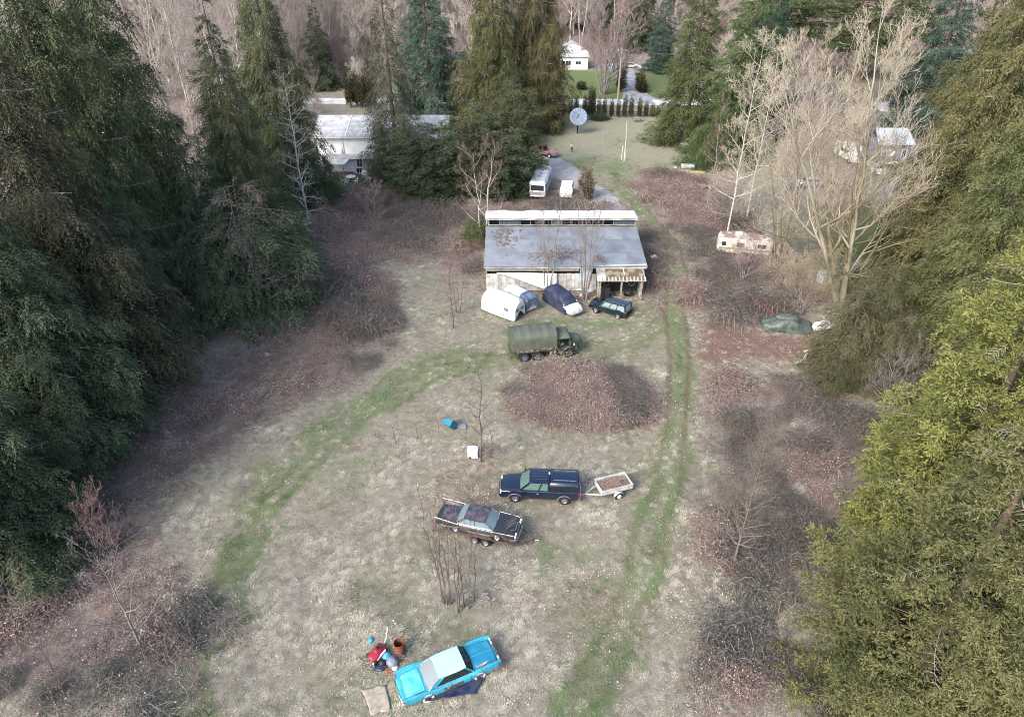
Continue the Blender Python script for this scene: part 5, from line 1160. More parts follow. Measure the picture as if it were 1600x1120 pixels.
# satellite dish
g = G(902, 209)
sd = thing('satellite_dish', 'big round mesh satellite dish on a black pole in the far field', 'dish', g)
M_dish = nmat('dish_mesh', (.24, .30, .38), .6, col2=(.18, .23, .3), scale=2); cz = z_at(903, 183, g.y)-g.z
MB().tube([(0, 0, 0), (0, 0, cz-.2)], .12, 10).build('pole', M_black, sd)
tl_ = Matrix.Rotation(math.radians(58), 3, 'X')
def dp(r, a): return tl_ @ Vector((r*math.cos(a), r*math.sin(a), r*r*.16))+Vector((0, -.25, cz))
R = 1.58
for k in range(16):
    m = MB(); a0, a1 = 2*PI*k/16+.008, 2*PI*(k+1)/16-.008
    m.grid([[tuple(dp(r, a0+(a1-a0)*q/3)) for q in range(4)] for r in (.1, .5, .9, 1.25, R)]); m.build('dish_panel', M_dish, sd, smooth=60).modifiers.new('thick', 'SOLIDIFY').thickness = .02
m = MB(); m.tube([dp(R, 2*PI*k/32) for k in range(33)], .035, 5).build('rim', M_dish, sd)
top = tl_ @ Vector((0, 0, 1.25))+Vector((0, -.25, cz))
for k in range(4): MB().tube([dp(R*.9, PI/4+k*PI/2), top], .02, 5).build('feed_strut', M_dish, sd)
MB().tube([top, top+tl_ @ Vector((0, 0, .3))], .12, 10).build('feed_horn', M_black, sd); MB().box((0, 0, cz-.2), (.3, .5, .4), ch=.04).build('mount', M_black, sd)
# masts
g = G(975, 252)
h_ = z_at(976, 190, g.y)-g.z
ms = thing('mast', 'tall thin white mast with a short post strapped to its foot in the far field', 'mast', g)
MB().tube([(0, 0, 0), (0, 0, h_*.5), (-.1, 0, h_)], [.06, .05, .035], 8).build('pole', M_white, ms); MB().tube([(.18, 0, 0), (.18, 0, 2.1)], .05, 8).build('brace_post', nmat('yellow_wood', (.55, .45, .25), .8), ms); MB().tube([(-.35, .8, 0), (-.25, .8, 2.4)], .06, 8).build('brace_post', M_white, ms)
g = G(965, 156); h_ = z_at(967, 75, g.y)-g.z
up = thing('utility_pole', 'wooden utility pole with transformer beside the road', 'utility pole', g)
MB().tube([(0, 0, 0), (.1, 0, h_)], [.22, .16], 10).build('pole', nmat('pole_wood', (.42, .34, .24), .9), up); MB().box((.1, -.05, h_-.5), (2.2, .12, .14)).build('cross_arm', M_wood, up)
MB().lathe([(.001, 0), (.25, 0), (.25, .9), (.001, .95)], c=(.1, -.42, h_-1.9), n=14).build('transformer', M_steel, up)
for x in (-.8, 0, .8): MB().tube([(.1+x, -.05, h_-.43), (.1+x, -.05, h_-.2)], .05, 6).build('insulator', M_white, up)
g = G(1002, 107); tag(MB().tube([g, g+Vector((0, 0, z_at(1003, 76, g.y)-g.z))], [.12, .08], 8).build('pole', M_steel), 'thin grey pole beside the far driveway', 'pole')
for i, (x0, z0, x1, z1) in ((1, (up.location.x, h_-.3, 70, 9.2)),):
    pts = [Vector((x0+(x1-x0)*k/14, up.location.y-.3, z0+(z1-z0)*k/14-1.2*math.sin(PI*k/14))) for k in range(15)]
    tag(MB().tube(pts, .016, 4, cap=False).build('power_line', M_steel), ('power line running west from the utility pole', 'power line running east from the utility pole')[i], 'cable')
# picnic table
g = G(996, 190); pt = thing('picnic_table', 'small wooden picnic table at the far edge of the field', 'picnic table', g)
for i in range(4): MB().box((0, -.3+i*.2, .74), (1.8, .17, .05)).build('plank', M_wood, pt)
for s in (-1, 1): MB().box((0, s*.72, .44), (1.8, .25, .05)).build('bench', M_wood, pt)
for x in (-.65, .65):
    for s in (-1, 1): MB().bar((x, s*.7, 0), (x, s*.2, .72), .08, .05).build('leg', M_wood, pt)
    MB().bar((x+.06, -.75, .38), (x+.06, .75, .38), .08, .05).build('crossbar', M_wood, pt)
# grey trailer box and lumber at right of field
g = G(1098, 262); bt = thing('box_trailer', 'grey canvas covered box trailer at the right edge of the far field', 'trailer', g, math.radians(4))
MB().box((0, .9, 1.05), (2.4, 1.7, 1.3), ch=.12).build('box', nmat('grey_canvas', (.45, .45, .47), .8, col2=(.34, .34, .36), scale=2), bt)
for s in (-1, 1): MB().lathe([(.18, -.09), (.3, -.1), (.32, 0), (.3, .1), (.18, .09)], axis='Y', closed=True, n=18, c=(0, .9+s*.9, .32)).build('wheel', M_tyre, bt)
MB().box((0, .9, .36), (2.3, 1.5, .08)).build('frame', M_tframe, bt)
rb = random.Random(8)
for px, py, ln, col, lab in ((1062, 268, 3.2, (.55, .42, .2), 'yellow boards stacked at the left of the lumber by the field edge'), (1090, 270, 2.6, (.55, .42, .22), 'yellow boards stacked at the right of the lumber by the field edge')):
    g = G(px, py); t = thing('lumber_stack', lab, 'lumber', g, rb.uniform(-.1, .1)); mt = nmat('new_wood', col, .8, scale=5)
    for k in range(8): MB().box((rb.uniform(-.1, .1), (k % 4)*.2-.3, .06+.09*(k//4)), (ln, .18, .07)).build('board', mt, t)
g = G(1075, 266); t = thing('pallet_box', 'low blue grey crate on the lumber heap by the field edge', 'crate', g); MB().box((0, .5, .45), (2.1, .9, .55), ch=.05).build('case', M_galv, t); MB().box((0, .5, .74), (2.0, .8, .05)).build('lid', M_bluep, t)
bag(1055, 263, .25, .3, M_white, 'white sack left of the blue grey crate by the field edge', 'sack', 'sack', 51)
# garden furniture
def chair(px, py, rz, lab, mat):
    g = G(px, py); t = thing('garden_chair', lab, 'chair', g, rz, 'plastic chairs on the house lawn')
    MB().box((0, 0, .42), (.5, .5, .05), ch=.02).build('seat', mat, t)
    MB().slab([(-.25, .22, .45), (.25, .22, .45), (.22, .34, .95), (-.22, .34, .95)], .04).build('backrest', mat, t)
    for x in (-.22, .22):
        for y in (-.22, .22): MB().bar((x, y, 0), (x*.95, y*.95, .41), .05).build('leg', mat, t)
        MB().bar((x*1.15, -.2, .64), (x*1.1, .27, .66), .05).build('armrest', mat, t)
M_mint = nmat('mint_plastic', (.5, .62, .58), .5)
chair(535, 286, 2.6, 'white plastic chair at the left of the lawn table', M_white); chair(541, 289, .3, 'mint green plastic chair in front of the lawn table', M_mint); chair(557, 287, -1.2, 'white plastic chair at the right of the lawn table', M_white)
g = G(549, 283); t = thing('garden_table', 'white oval table on the house lawn between plastic chairs', 'table', g)
MB().lathe([(.001, .7), (.75, .7), (.78, .73), (.75, .76), (.001, .76)], n=24).build('tabletop', M_white, t)
for k in range(4): MB().bar((.5*math.cos(k*PI/2+.8), .5*math.sin(k*PI/2+.8), 0), (.45*math.cos(k*PI/2+.8), .45*math.sin(k*PI/2+.8), .7), .06).build('leg', M_white, t)
bag(516, 280, .65, .9, M_wtarp, 'white cloth bundle on the lawn left of the garden table', 'bundle', 'bundle', 61)
g = G(571, 286); t = thing('cabinet', 'tall white cabinet at the corner of the house lawn', 'cabinet', g); MB().box((0, .3, .9), (.8, .6, 1.8), ch=.03).build('case', M_white, t); MB().box((0, -.02, .9), (.7, .04, 1.6)).build('door', M_wall, t)
g = G(585, 284); t = thing('cabinet', 'bluish white cabinet right of the tall white one on the lawn', 'cabinet', g); MB().box((0, .3, .8), (1.6, .6, 1.6), ch=.03).build('case', bpy.data.materials['blue_white_wall'], t); MB().box((.2, -.02, .8), (.7, .04, 1.4)).build('door', M_wall, t)
# litter
for i, (px, py, s, lab) in enumerate(((506, 374, .3, 'white lump of litter in the brambles under the pale birch'), (418, 555, .3, 'grey white rock in the brambles below the round cedar'), (292, 480, .35, 'white litter at the foot of the left conifers'))):
    bag(px, py, s, s*.9, M_white, lab, 'litter', 'litter', 70+i)
# ------------------------------------------------------------------ person in the far field
def person(px, py, lab):
    g = G(px, py); V = []; E = []; R_ = []
    def v(p, r, par=None):
        V.append(p); R_.append(r); i = len(V)-1
        if par is not None: E.append((par, i))
        return i
    pel = v((0, 0, .95), .145); ch_ = v((0, .0, 1.22), .15, pel); sh = v((0, 0, 1.42), .13, ch_); nk = v((0, 0, 1.52), .055, sh); hd0 = v((0, -.015, 1.60), .085, nk); hd1 = v((0, -.01, 1.70), .085, hd0)
    v((0, -.10, 1.62), .018, hd0)
    for s in (-1, 1):
        hp = v((s*.1, 0, .88), .10, pel); kn = v((s*.12, -.03, .48), .065, hp); an = v((s*.13, .02, .09), .042, kn); v((s*.14, -.13, .035), .035, an)
        so = v((s*.19, 0, 1.40), .065, sh); el = v((s*.27, .03, 1.12), .045, so); wr = v((s*.25, -.10, .90), .032, el); pm = v((s*.25, -.13, .83), .034, wr)
        for k in range(4):
            f1 = v((s*.25+(k-1.5)*.022, -.145, .765-.004*abs(k-1.5)), .010, pm); v((s*.25+(k-1.5)*.022, -.15, .73-.006*abs(k-1.5)), .008, f1)
        v((s*.25-s*.045, -.155, .80), .010, pm)
        v((s*.085, -.01, 1.63), .016, hd0)
    me = bpy.data.meshes.new('person'); me.from_pydata(V, E, []); o = bpy.data.objects.new('person', me); COL.objects.link(o)
    sk = o.modifiers.new('skin', 'SKIN'); d = me.skin_vertices[0].data
    for i, r in enumerate(R_): d[i].radius = (r, r)
    d[pel].use_root = True
    o.modifiers.new('sub', 'SUBSURF').levels = 1; o.modifiers['sub'].render_levels = 2
    dg = bpy.context.evaluated_depsgraph_get(); me2 = bpy.data.meshes.new_from_object(o.evaluated_get(dg)); o.modifiers.clear(); o.data = me2
    me2.materials.clear()
    for mt in (nmat('skin', (.5, .33, .26), .6), nmat('pale_top', (.55, .5, .47), .85), nmat('dark_trousers', (.03, .035, .05), .9), M_white): me2.materials.append(mt)
    for p in me2.polygons:
        z = p.center.z; x = abs(p.center.x); p.use_smooth = True
        p.material_index = 3 if z < .07 else (0 if z > 1.5 or (z < .92 and x > .19) else (2 if z < .98 else 1))
    hair = MB(); hair.grid([[(.098*math.sin(t_)*math.cos(a), .005+.105*math.sin(t_)*math.sin(a), 1.66+.135*math.cos(t_)) for a in np.linspace(0, 2*PI, 13)] for t_ in np.linspace(.02, 1.35, 6)])
    hair.build('hair', nmat('brown_hair', (.06, .04, .03), .8), o, smooth=60)
    o.location = g; o.rotation_euler = (0, 0, .3); return tag(o, lab, 'person')
person(893, 239, 'person in pale top and dark trousers standing alone in the far field')
# ------------------------------------------------------------------ far fence along the hedge row
fp = [unproj(770, 186), unproj(860, 184), unproj(960, 183), unproj(1050, 182)]
fy_ = fp[1][1]+1.0
fence = thing('rail_fence', 'low wooden rail fence running behind the row of column cedars', 'fence', (0, fy_, 0))
x = fp[0][0]
while x < fp[-1][0]:
    MB().box((x, 0, .55), (.12, .12, 1.1)).build('post', M_wood, fence)
    for z in (.45, .9): MB().box((x+1.25, -.08, z), (2.44, .04, .12)).build('rail', M_wood, fence)
    x += 2.5
# ------------------------------------------------------------------ trees
def seg_arrays(segs, k):
    A = np.array([s[0] for s in segs], float); B = np.array([s[1] for s in segs], float)
    ra = np.array([s[2] for s in segs]); rb_ = np.array([s[3] for s in segs])
    d = B-A; d /= np.linalg.norm(d, axis=1)[:, None]+1e-9
    ref = np.where(np.abs(d[:, 2:3]) < .9, np.array([[0, 0, 1.]]), np.array([[1., 0, 0]]))
    u = np.cross(d, ref); u /= np.linalg.norm(u, axis=1)[:, None]+1e-9; w = np.cross(d, u)
    n = len(A); an = 2*PI*np.arange(k)/k
    ring = u[:, None]*np.cos(an)[None, :, None]+w[:, None]*np.sin(an)[None, :, None]
    V = np.concatenate([A[:, None]+ring*ra[:, None, None], B[:, None]+ring*rb_[:, None, None]], 1)
    i = np.arange(k); j = (i+1) % k; q = np.stack([i, j, j+k, i+k], 1)
    F = (np.arange(n)*2*k)[:, None, None]+q[None]
    return V.reshape(-1, 3), F.reshape(-1, 4)
def seg_mesh(name, groups):
    """groups: list of (segments, sides)"""
    Vs, Fs, o = [], [], 0
    for s, k in groups:
        if not s: continue
        v, f = seg_arrays(s, k); Vs.append(v); Fs.append(f+o); o += len(v)
    return np_mesh(name, np.concatenate(Vs), [np.concatenate(Fs)], smooth=True)
def trunk_segs(H, r, rng, wob=.25, n=10, k=.92, base=(0, 0, 0), lean=(0, 0)):
    p = [np.array([base[0]+lean[0]*(i/n)+wob*rng.normal()*(i > 0)*(i/n)**.5*.4, base[1]+lean[1]*(i/n)+wob*rng.normal()*(i > 0)*.3*(i/n)**.5, base[2]+H*i/n]) for i in range(n+1)]
    rs = [r*(1-k*i/n)**.9*(1.35 if i == 0 else 1) for i in range(n+1)]
    return [(p[i], p[i+1], rs[i], rs[i+1]) for i in range(n)], p, rs
def conifer(seed, H, R, nb, nf, nl, prof, c1, c2, fl, ll, lw, hang, droop, t0=.02, lat=.24, bare=0, puff=0.0, smin=.28, fan=.7, flop=.45):
    """nb branches, up to nf fronds on each, nl leaflets on a frond (fl frond length, ll x lw leaflet); puff: leaflets sit in round knots instead. Returns foliage, wood, dead boughs"""
    g = np.random.default_rng(seed)
    t = 1-(1-t0)*np.sqrt(1-((np.arange(nb)+g.random(nb))/nb)*.9995); t = np.sort(t)
    az = np.arange(nb)*2.399963+g.normal(0, .35, nb); ph = g.uniform(0, 6, 4)
    L = R*np.interp(t, *prof)*g.uniform(.58, 1.18, nb)*(1+.16*np.sin(az*2+t*9+ph[0])+.12*np.sin(az*3-t*17+ph[1]))
    cc1 = c1*g.uniform(.6, 1.4, nb); bt = g.random(nb)
    keep = g.random((nb, nf)) < np.clip(L/R, .38, 1.15)[:, None]
    s = smin+(1-smin)*g.random((nb, nf))**.75
    Lb = L[:, None]; er = np.stack([np.cos(az), np.sin(az), 0*az], 1)[:, None]; et = np.stack([-np.sin(az), np.cos(az), 0*az], 1)[:, None]
    la = g.normal(0, 1, (nb, nf))*lat*(Lb*(1.12-s)+.25)
    z = t[:, None]*H+Lb*(cc1[:, None]*s+c2*s*s)-g.exponential(1, (nb, nf))*hang*np.minimum(1, Lb*.5)+g.normal(0, .08, (nb, nf))
    pos = er*(Lb*s)[..., None]+et*la[..., None]; pos[..., 2] = z
    dr = er*(.5+.5*g.random((nb, nf, 1)))+et*(np.sign(la)*fan*g.random((nb, nf)))[..., None]
    dr[..., 2] -= droop*g.uniform(.3, 1.3, (nb, nf)); dr += g.normal(0, .22, dr.shape); dr /= np.linalg.norm(dr, axis=2)[..., None]+1e-9
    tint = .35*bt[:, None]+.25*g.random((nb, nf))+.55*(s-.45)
    pos, dr, tint = pos[keep], dr[keep], tint[keep]; n = len(pos)
    sd = np.cross(dr, g.normal(0, .35, dr.shape)+np.array([0, 0, 1.])); sd /= np.linalg.norm(sd, axis=1)[:, None]; nn = np.cross(sd, dr)
    if puff:
        k5 = 5; nu = nl//k5; q = g.normal(0, 1, (n, k5, 3))*np.array([1, 1, .75])+dr[:, None]*.55; q /= np.linalg.norm(q, axis=2)[..., None]
        u = (np.arange(nu)+.6)/nu; rad = puff*g.uniform(.65, 1.4, n); P = pos[:, None, None]+q[:, :, None]*(rad[:, None]*u)[:, None, :, None]
        P[..., 2] -= .35*rad[:, None, None]*u**2; nl = k5*nu; P = P.reshape(n, nl, 3)
        D = (q[:, :, None]*.9+g.normal(0, .55, (n, k5, nu, 3))).reshape(n, nl, 3)
    else:
        u = (np.arange(nl)+.5)/nl; sg = np.where(np.arange(nl) % 2, 1., -1.); f_ = fl*g.uniform(.6, 1.4, n)
        P = pos[:, None]+dr[:, None]*(f_[:, None]*u)[..., None]; P[..., 2] -= flop*f_[:, None]*u**2
        D = dr[:, None]*(.55+.5*u)[None, :, None]+sd[:, None]*(sg*(1.1-u*.9))[None, :, None]; D[..., 2] -= flop*1.3*u[None]
        D = D+g.normal(0, .18, D.shape)
    D /= np.linalg.norm(D, axis=2)[..., None]; P = P.reshape(-1, 3); D = D.reshape(-1, 3); m = len(P)
    S_ = np.cross(D, np.repeat(nn, nl, 0)+g.normal(0, .5, (m, 3))); S_ /= np.linalg.norm(S_, axis=1)[:, None]+1e-9; N_ = np.cross(S_, D)
    l = (ll*g.uniform(.6, 1.5, m))[:, None]; w = (lw*g.uniform(.6, 1.4, m))[:, None]
    V = np.stack([P, P+D*l*.5+S_*w*.5-N_*w*.22, P+D*l, P+D*l*.45-S_*w*.5-N_*w*.22], 1)
    b = np.arange(m)*4; F = np.concatenate([np.stack([b, b+1, b+2], 1), np.stack([b, b+2, b+3], 1)])
    tt_ = np.clip(np.repeat(tint, nl)+g.normal(0, .1, m), 0, 1)
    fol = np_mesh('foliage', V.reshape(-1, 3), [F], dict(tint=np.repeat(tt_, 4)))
    rng = np.random.default_rng(seed+1); segs, tp, tr = trunk_segs(H*.985, max(.12, H*.0125), rng, .15)
    br = []
    for i in range(0, nb, 1 if nb < 200 else 2):
        pts = []
        for q in (0, .33, .66, .92): pts.append(np.array([math.cos(az[i])*L[i]*q, math.sin(az[i])*L[i]*q, t[i]*H+L[i]*(cc1[i]*q+c2*q*q)]))
        r0 = .012+.011*L[i]
        for a, b_, f0, f1 in zip(pts[:-1], pts[1:], (1, .75, .45), (.75, .45, .15)): br.append((a, b_, r0*f0, r0*f1))
    dead = []
    for i in range(bare):                        # pale bare boughs that stand out of the foliage
        a = rng.uniform(0, 2*PI); tt = rng.uniform(.12, .8); LL = R*float(np.interp(tt, *prof))*rng.uniform(.95, 1.15); p0 = None
        for q in np.linspace(.35, 1.0, 7):
            p1 = np.array([math.cos(a+.25*q)*LL*q, math.sin(a+.25*q)*LL*q, tt*H+LL*(-.28*q+.34*(q-.3)**2)])
            if p0 is not None:
                dead.append((p0, p1, .035*(1.25-q), .03*(1.2-q)))
                if q > .5:
                    for s_ in (-1, 1): dead.append((p1, p1+np.array([math.cos(a+s_)*.5, math.sin(a+s_)*.5, -.25+.3*rng.random()]), .014, .004))
            p0 = p1
    return fol, seg_mesh('trunk', [(segs, 8), (br, 3)]), (seg_mesh('dead_branches', [(dead, 4)]) if dead else None)
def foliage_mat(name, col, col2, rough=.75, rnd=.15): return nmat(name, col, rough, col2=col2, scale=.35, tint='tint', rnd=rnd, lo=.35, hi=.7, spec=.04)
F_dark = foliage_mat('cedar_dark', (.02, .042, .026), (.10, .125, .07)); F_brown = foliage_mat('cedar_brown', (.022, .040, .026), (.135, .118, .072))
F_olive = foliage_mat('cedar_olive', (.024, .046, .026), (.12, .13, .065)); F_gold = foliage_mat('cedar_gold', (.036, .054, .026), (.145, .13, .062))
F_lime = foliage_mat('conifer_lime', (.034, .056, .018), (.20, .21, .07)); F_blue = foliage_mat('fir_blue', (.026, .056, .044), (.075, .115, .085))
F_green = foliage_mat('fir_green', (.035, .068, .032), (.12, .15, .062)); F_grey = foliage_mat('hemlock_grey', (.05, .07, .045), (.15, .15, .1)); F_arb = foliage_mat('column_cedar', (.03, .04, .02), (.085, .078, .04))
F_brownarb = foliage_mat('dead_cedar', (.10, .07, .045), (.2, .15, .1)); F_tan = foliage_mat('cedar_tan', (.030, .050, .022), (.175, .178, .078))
W_bark = nmat('conifer_bark', (.16, .12, .095), .95, col2=(.09, .07, .055), scale=5); W_pale = nmat('bleached_wood', (.40, .37, .33), .9, col2=(.26, .24, .21), scale=5)
PR_cedar = ([0, .06, .2, .45, .7, .9, 1], [.82, .98, 1, .80, .50, .24, .07]); PR_fir = ([0, .05, .15, .5, .8, 1], [.9, 1, .96, .62, .27, .02])
PR_lime = ([0, .06, .2, .45, .7, .9, 1], [.95, 1, .92, .68, .42, .15, .02])
PR_col = ([0, .08, .3, .6, .85, 1], [.75, 1, .95, .75, .4, .04]); PR_round = ([0, .1, .35, .6, .82, .95, 1], [.8, 1, 1, .92, .7, .38, .1])
PR_pine = ([0, .3, .45, .65, .85, 1], [.3, .85, 1, .9, .55, .1])
CON = dict(
    cedarA=(conifer(1, 36, 6.2, 290, 84, 8, PR_cedar, -.32, .16, 1.0, .30, .09, .40, .75, bare=26, lat=.19), 36, 6.2),
    cedarB=(conifer(2, 36, 6.2, 270, 84, 8, PR_cedar, -.26, .10, 1.0, .32, .09, .45, .95, bare=16, lat=.19), 36, 6.2),
    fir=(conifer(3, 32, 6.5, 260, 66, 7, PR_fir, .02, -.12, .9, .32, .10, .16, .3, flop=.2, lat=.2), 32, 6.5),
    limeA=(conifer(4, 32, 6.2, 330, 23, 30, PR_lime, -.06, -.06, .4, .23, .075, .14, .35, puff=.5, bare=24, lat=.27, smin=.42), 32, 6.2),
    round=(conifer(5, 11, 4.6, 150, 52, 7, PR_round, -.05, -.16, .7, .26, .08, .3, .6), 11, 4.6),
    bush=(conifer(9, 11, 4.4, 170, 50, 7, PR_round, .35, -.22, .6, .26, .085, .12, -.1, flop=.12), 11, 4.4),
    hemlock=(conifer(6, 30, 4.6, 240, 40, 6, PR_fir, -.1, -.1, .9, .30, .09, .3, .6, bare=18), 30, 4.6),
    column=(conifer(7, 4.2, .62, 110, 12, 4, PR_col, .8, .1, .3, .16, .055, .02, -.9, t0=.03, flop=-.2), 4.2, .62),
    pine=(conifer(8, 34, 8.5, 100, 100, 8, PR_pine, .05, -.06, .8, .32, .10, .15, .1, t0=.36, lat=.2, flop=.1), 34, 8.5),
)
PROTO = {}
def conifer_tree(kind, x, y, H, R, mat, label, group=None, name='conifer_tree', rz=None, z=None, cat='tree'):
    (fol, wood, dead), h0, r0 = CON[kind]; zz = Z(x, y)-.1 if z is None else z
    t = thing(name, label, cat, (x, y, zz), rz if rz is not None else (x*7.3+y*3.1) % 6.28, group); t.scale = (R/r0, R/r0, H/h0)
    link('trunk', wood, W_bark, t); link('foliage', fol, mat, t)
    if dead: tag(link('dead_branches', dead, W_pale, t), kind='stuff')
    return t
CT = conifer_tree
# left wall of conifers
CT('cedarA', -36.5, 49, 40, 6.6, F_brown, 'huge brown tinged cedar at the left edge with pale bare boughs', rz=.4)
CT('cedarB', -34.6, 41, 25, 6.0, F_dark, 'tall dark cedar whose skirt meets the dry grass at lower left')
CT('cedarA', -39, 60, 43, 6.2, F_olive, 'olive green cedar rising out of frame at upper left before the very tall one', rz=2.2)
CT('cedarB', -34.0, 31, 22, 5.6, F_dark, 'near dark cedar in the left corner above the brambles', rz=1.0)
CT('cedarB', -43.0, 44, 38, 6.5, F_brown, 'brown cedar outermost at the left edge of the view', rz=5)
CT('cedarA', -41.0, 71, 52, 6.6, F_olive, 'very tall cedar behind the olive one beside the gap at upper left', rz=3)
CT('cedarB', -34.5, 55, 20, 4.4, F_dark, 'dark green cedar in the gap behind the lower left conifers', rz=2)
CT('cedarB', -33.8, 70, 19.5, 4.6, F_dark, 'short blackish cedar with blunt top left of the round cedar')
CT('fir', -33.5, 83, 28.5, 5.4, F_olive, 'narrow pointed conifer against the pink woods at upper left', rz=1)
CT('cedarB', -30.3, 75, 25, 4.9, F_olive, 'yellow green cedar between the pointed conifer and the pale birch')
CT('cedarA', -31.5, 95, 38, 5.2, F_olive, 'tall dark olive cedar directly behind the pale birch', rz=4.4)
CT('round', -27.0, 64.5, 13.5, 6.6, F_dark, 'wide round dark cedar with bare grey boughs at the bramble edge')
CT('round', -31.5, 62, 11, 4.5, F_dark, 'low dark cedar left of the wide round one', rz=2)
CT('round', -31.5, 80, 11, 5.0, F_dark, 'dark bushy cedar below the tall olive cedar by the birch', rz=3)
CT('round', -27.2, 95, 8, 3.0, F_dark, 'small dark cedar in shade right of the pale birch', rz=5)
# around the house
CT('fir', -15.8, 138, 34, 6.9, F_blue, 'broad blue green fir standing behind the house roof', rz=2)
CT('hemlock', -17.6, 104, 30, 4.9, F_grey, 'thin see through hemlock in front of the house roof')
CT('cedarB', -3.4, 130, 35, 6.9, F_gold, 'big golden brown cedar right of the blue green fir', rz=1.3)
CT('cedarA', 4.6, 134, 36, 6.2, F_gold, 'golden cedar leaning over the hedge row left of the dish', rz=3.9)
CT('cedarB', -.8, 122, 15, 4.6, F_olive, 'mid height olive cedar under the big golden cedar', rz=5.1)
for i, (x, y, h, r, m_, lab) in enumerate(((-14.0, 98, 10.5, 4.0, F_dark, 'leftmost bushy dark cedar screening the house'), (-10.0, 97.5, 10, 4.0, F_dark, 'bushy dark cedar second from left screening the house'),
                                          (-6.0, 99, 11.5, 4.4, F_olive, 'bushy olive cedar before the white deck of the house'), (-1.4, 97, 9.5, 4.0, F_dark, 'low bushy cedar left of the motorhome'),
                                          (.2, 104, 13.5, 4.4, F_olive, 'taller bushy cedar at the bend of the gravel drive'), (-4, 104, 11, 4.0, F_dark, 'dark cedar behind the bushy ones right of the deck'), (-17.6, 101, 8, 3.2, F_dark, 'small dark cedar under the thin hemlock by the lawn'))):
    CT('bush', x, y, h*1.12, r*.98, m_, lab, rz=i*1.7)
for i, px in enumerate((541, 550, 559, 568, 577)):
    x = (px-800)/7.6; CT('column', x, 150+i % 2, 8.5-.6*(i % 3), .85, F_arb, ('first', 'second', 'third', 'fourth', 'fifth')[i]+' from left of the five tall dark column cedars behind the house roof', 'tall column cedars behind the house', 'column_cedar')
# right side firs and cedars
CT('fir', 31.0, 124, 34, 6.2, F_green, 'big green fir at the right edge of the far field', rz=.5)
CT('fir', 37.5, 117, 33, 6.4, F_green, 'second green fir right of the one at the field edge', rz=2.4)
CT('fir', 43.5, 127, 34, 6.2, F_blue, 'bluish fir behind the pair at the right of the far field', rz=4)
CT('round', 32.0, 112, 8, 4.2, F_green, 'low bushy fir at the foot of the big green firs', rz=1)
CT('pine', 64, 134, 38, 9.5, F_green, 'tall pine with layered boughs behind the big bare maple', rz=1)
CT('pine', 53, 146, 40, 9.0, F_green, 'second layered pine at the top edge left of the tall pine', rz=3)
CT('fir', 76, 130, 36, 7, F_blue, 'fir right of the layered pine behind the blue house', rz=3)
CT('cedarA', 56, 84, 40, 6.2, F_gold, 'tall golden cedar beside the grey blue house at right', rz=1.1)
CT('cedarB', 45.5, 66, 37, 6.6, F_gold, 'tall golden brown cedar in the middle of the right edge', rz=.2)
CT('cedarA', 55, 74, 42, 6.4, F_gold, 'golden cedar at the right edge behind the others', rz=2.9)
CT('cedarB', 41.5, 54.5, 27, 5.6, F_tan, 'tan green cedar on the right above the leaf patch', rz=4.6)
CT('cedarA', 40.5, 44, 33, 6.2, F_tan, 'pale tan cedar at the right edge of the middle ground', rz=5.5)
CT('round', 47, 76, 11, 3.8, F_dark, 'dark green cedar under the golden one below the grey blue house', rz=2)
CT('round', 41.8, 66, 8, 3.0, F_dark, 'low dark evergreen right of the bare maple trunk', rz=3)
CT('limeA', 26.2, 29.5, 31, 5.8, F_lime, 'yellow green conifer with knotted foliage in the right foreground', rz=.3)
CT('limeA', 21.4, 21, 23, 5.6, F_tan, 'tan tipped conifer nearest the lens at lower right', rz=2.6)
CT('limeA', 33.5, 37, 31, 5.8, F_lime, 'yellow green conifer behind the foreground one at right', rz=4.2)
CT('limeA', 31.0, 22, 27, 6.0, F_tan, 'tan conifer in the lower right corner', rz=5.6)
F_ivy = foliage_mat('ivy_green', (.04, .06, .03), (.13, .12, .07))
CT('round', 30.6, 52.5, 8.5, 3.3, F_ivy, 'grey green ivy covered tree right of the birch log heap', rz=1)
CT('round', 33.6, 49.5, 8, 3.0, F_ivy, 'ivy choked young tree at the edge of the right conifers', rz=4)
CT('round', 34.5, 56, 10, 3.2, F_ivy, 'tallest ivy covered tree under the tan cedar', rz=2)
CT('round', 28.6, 49.5, 4, 2.0, F_ivy, 'low green bush just right of the birch log heap', rz=5)
# column cedars by the road
ORD = ['first', 'second', 'third', 'fourth', 'fifth', 'sixth', 'seventh', 'eighth', 'ninth', 'tenth', 'eleventh', 'twelfth', 'thirteenth', 'fourteenth', 'fifteenth', 'sixteenth', 'seventeenth', 'eighteenth', 'nineteenth', 'twentieth']
cols = [(849, 159), (858, 151), (869, 155), (880, 151), (891, 150), (900, 147), (913, 145), (921, 131), (926, 134), (935, 150), (943, 150), (955, 152), (965, 152), (975, 146), (985, 149), (998, 150), (1009, 157), (1019, 161), (1027, 163)]
rg = random.Random(77)
for i, (px, ty) in enumerate(cols):
    x, y = unproj(px, 183); h = max(2, z_at(px, ty, y))
    CT('column', x, y+rg.uniform(-.3, .3), h, rg.uniform(.36, .48), F_arb, ORD[i]+' from the left of the small column cedars along the road', 'column cedars along the road', 'column_cedar')
for px, by_, ty, lab in ((970, 144, 92, 'tall slim dark cypress beside the utility pole'), (999, 143, 108, 'slim cypress right of the far driveway'), (1004, 145, 124, 'short cypress right of the slim one at the far driveway'), (908, 140, 125, 'small dark conifer on the far lawn')):
    x, y = unproj(px, by_); CT('column', x, y, max(2, z_at(px, ty, y)), 1.0, F_arb, lab, None, 'column_cedar')
x, y = unproj(937, 187); CT('round', x, y, 2.0, 1.9, F_dark, 'clipped round shrub in the row of column cedars by the road', None, 'shrub', cat='shrub')
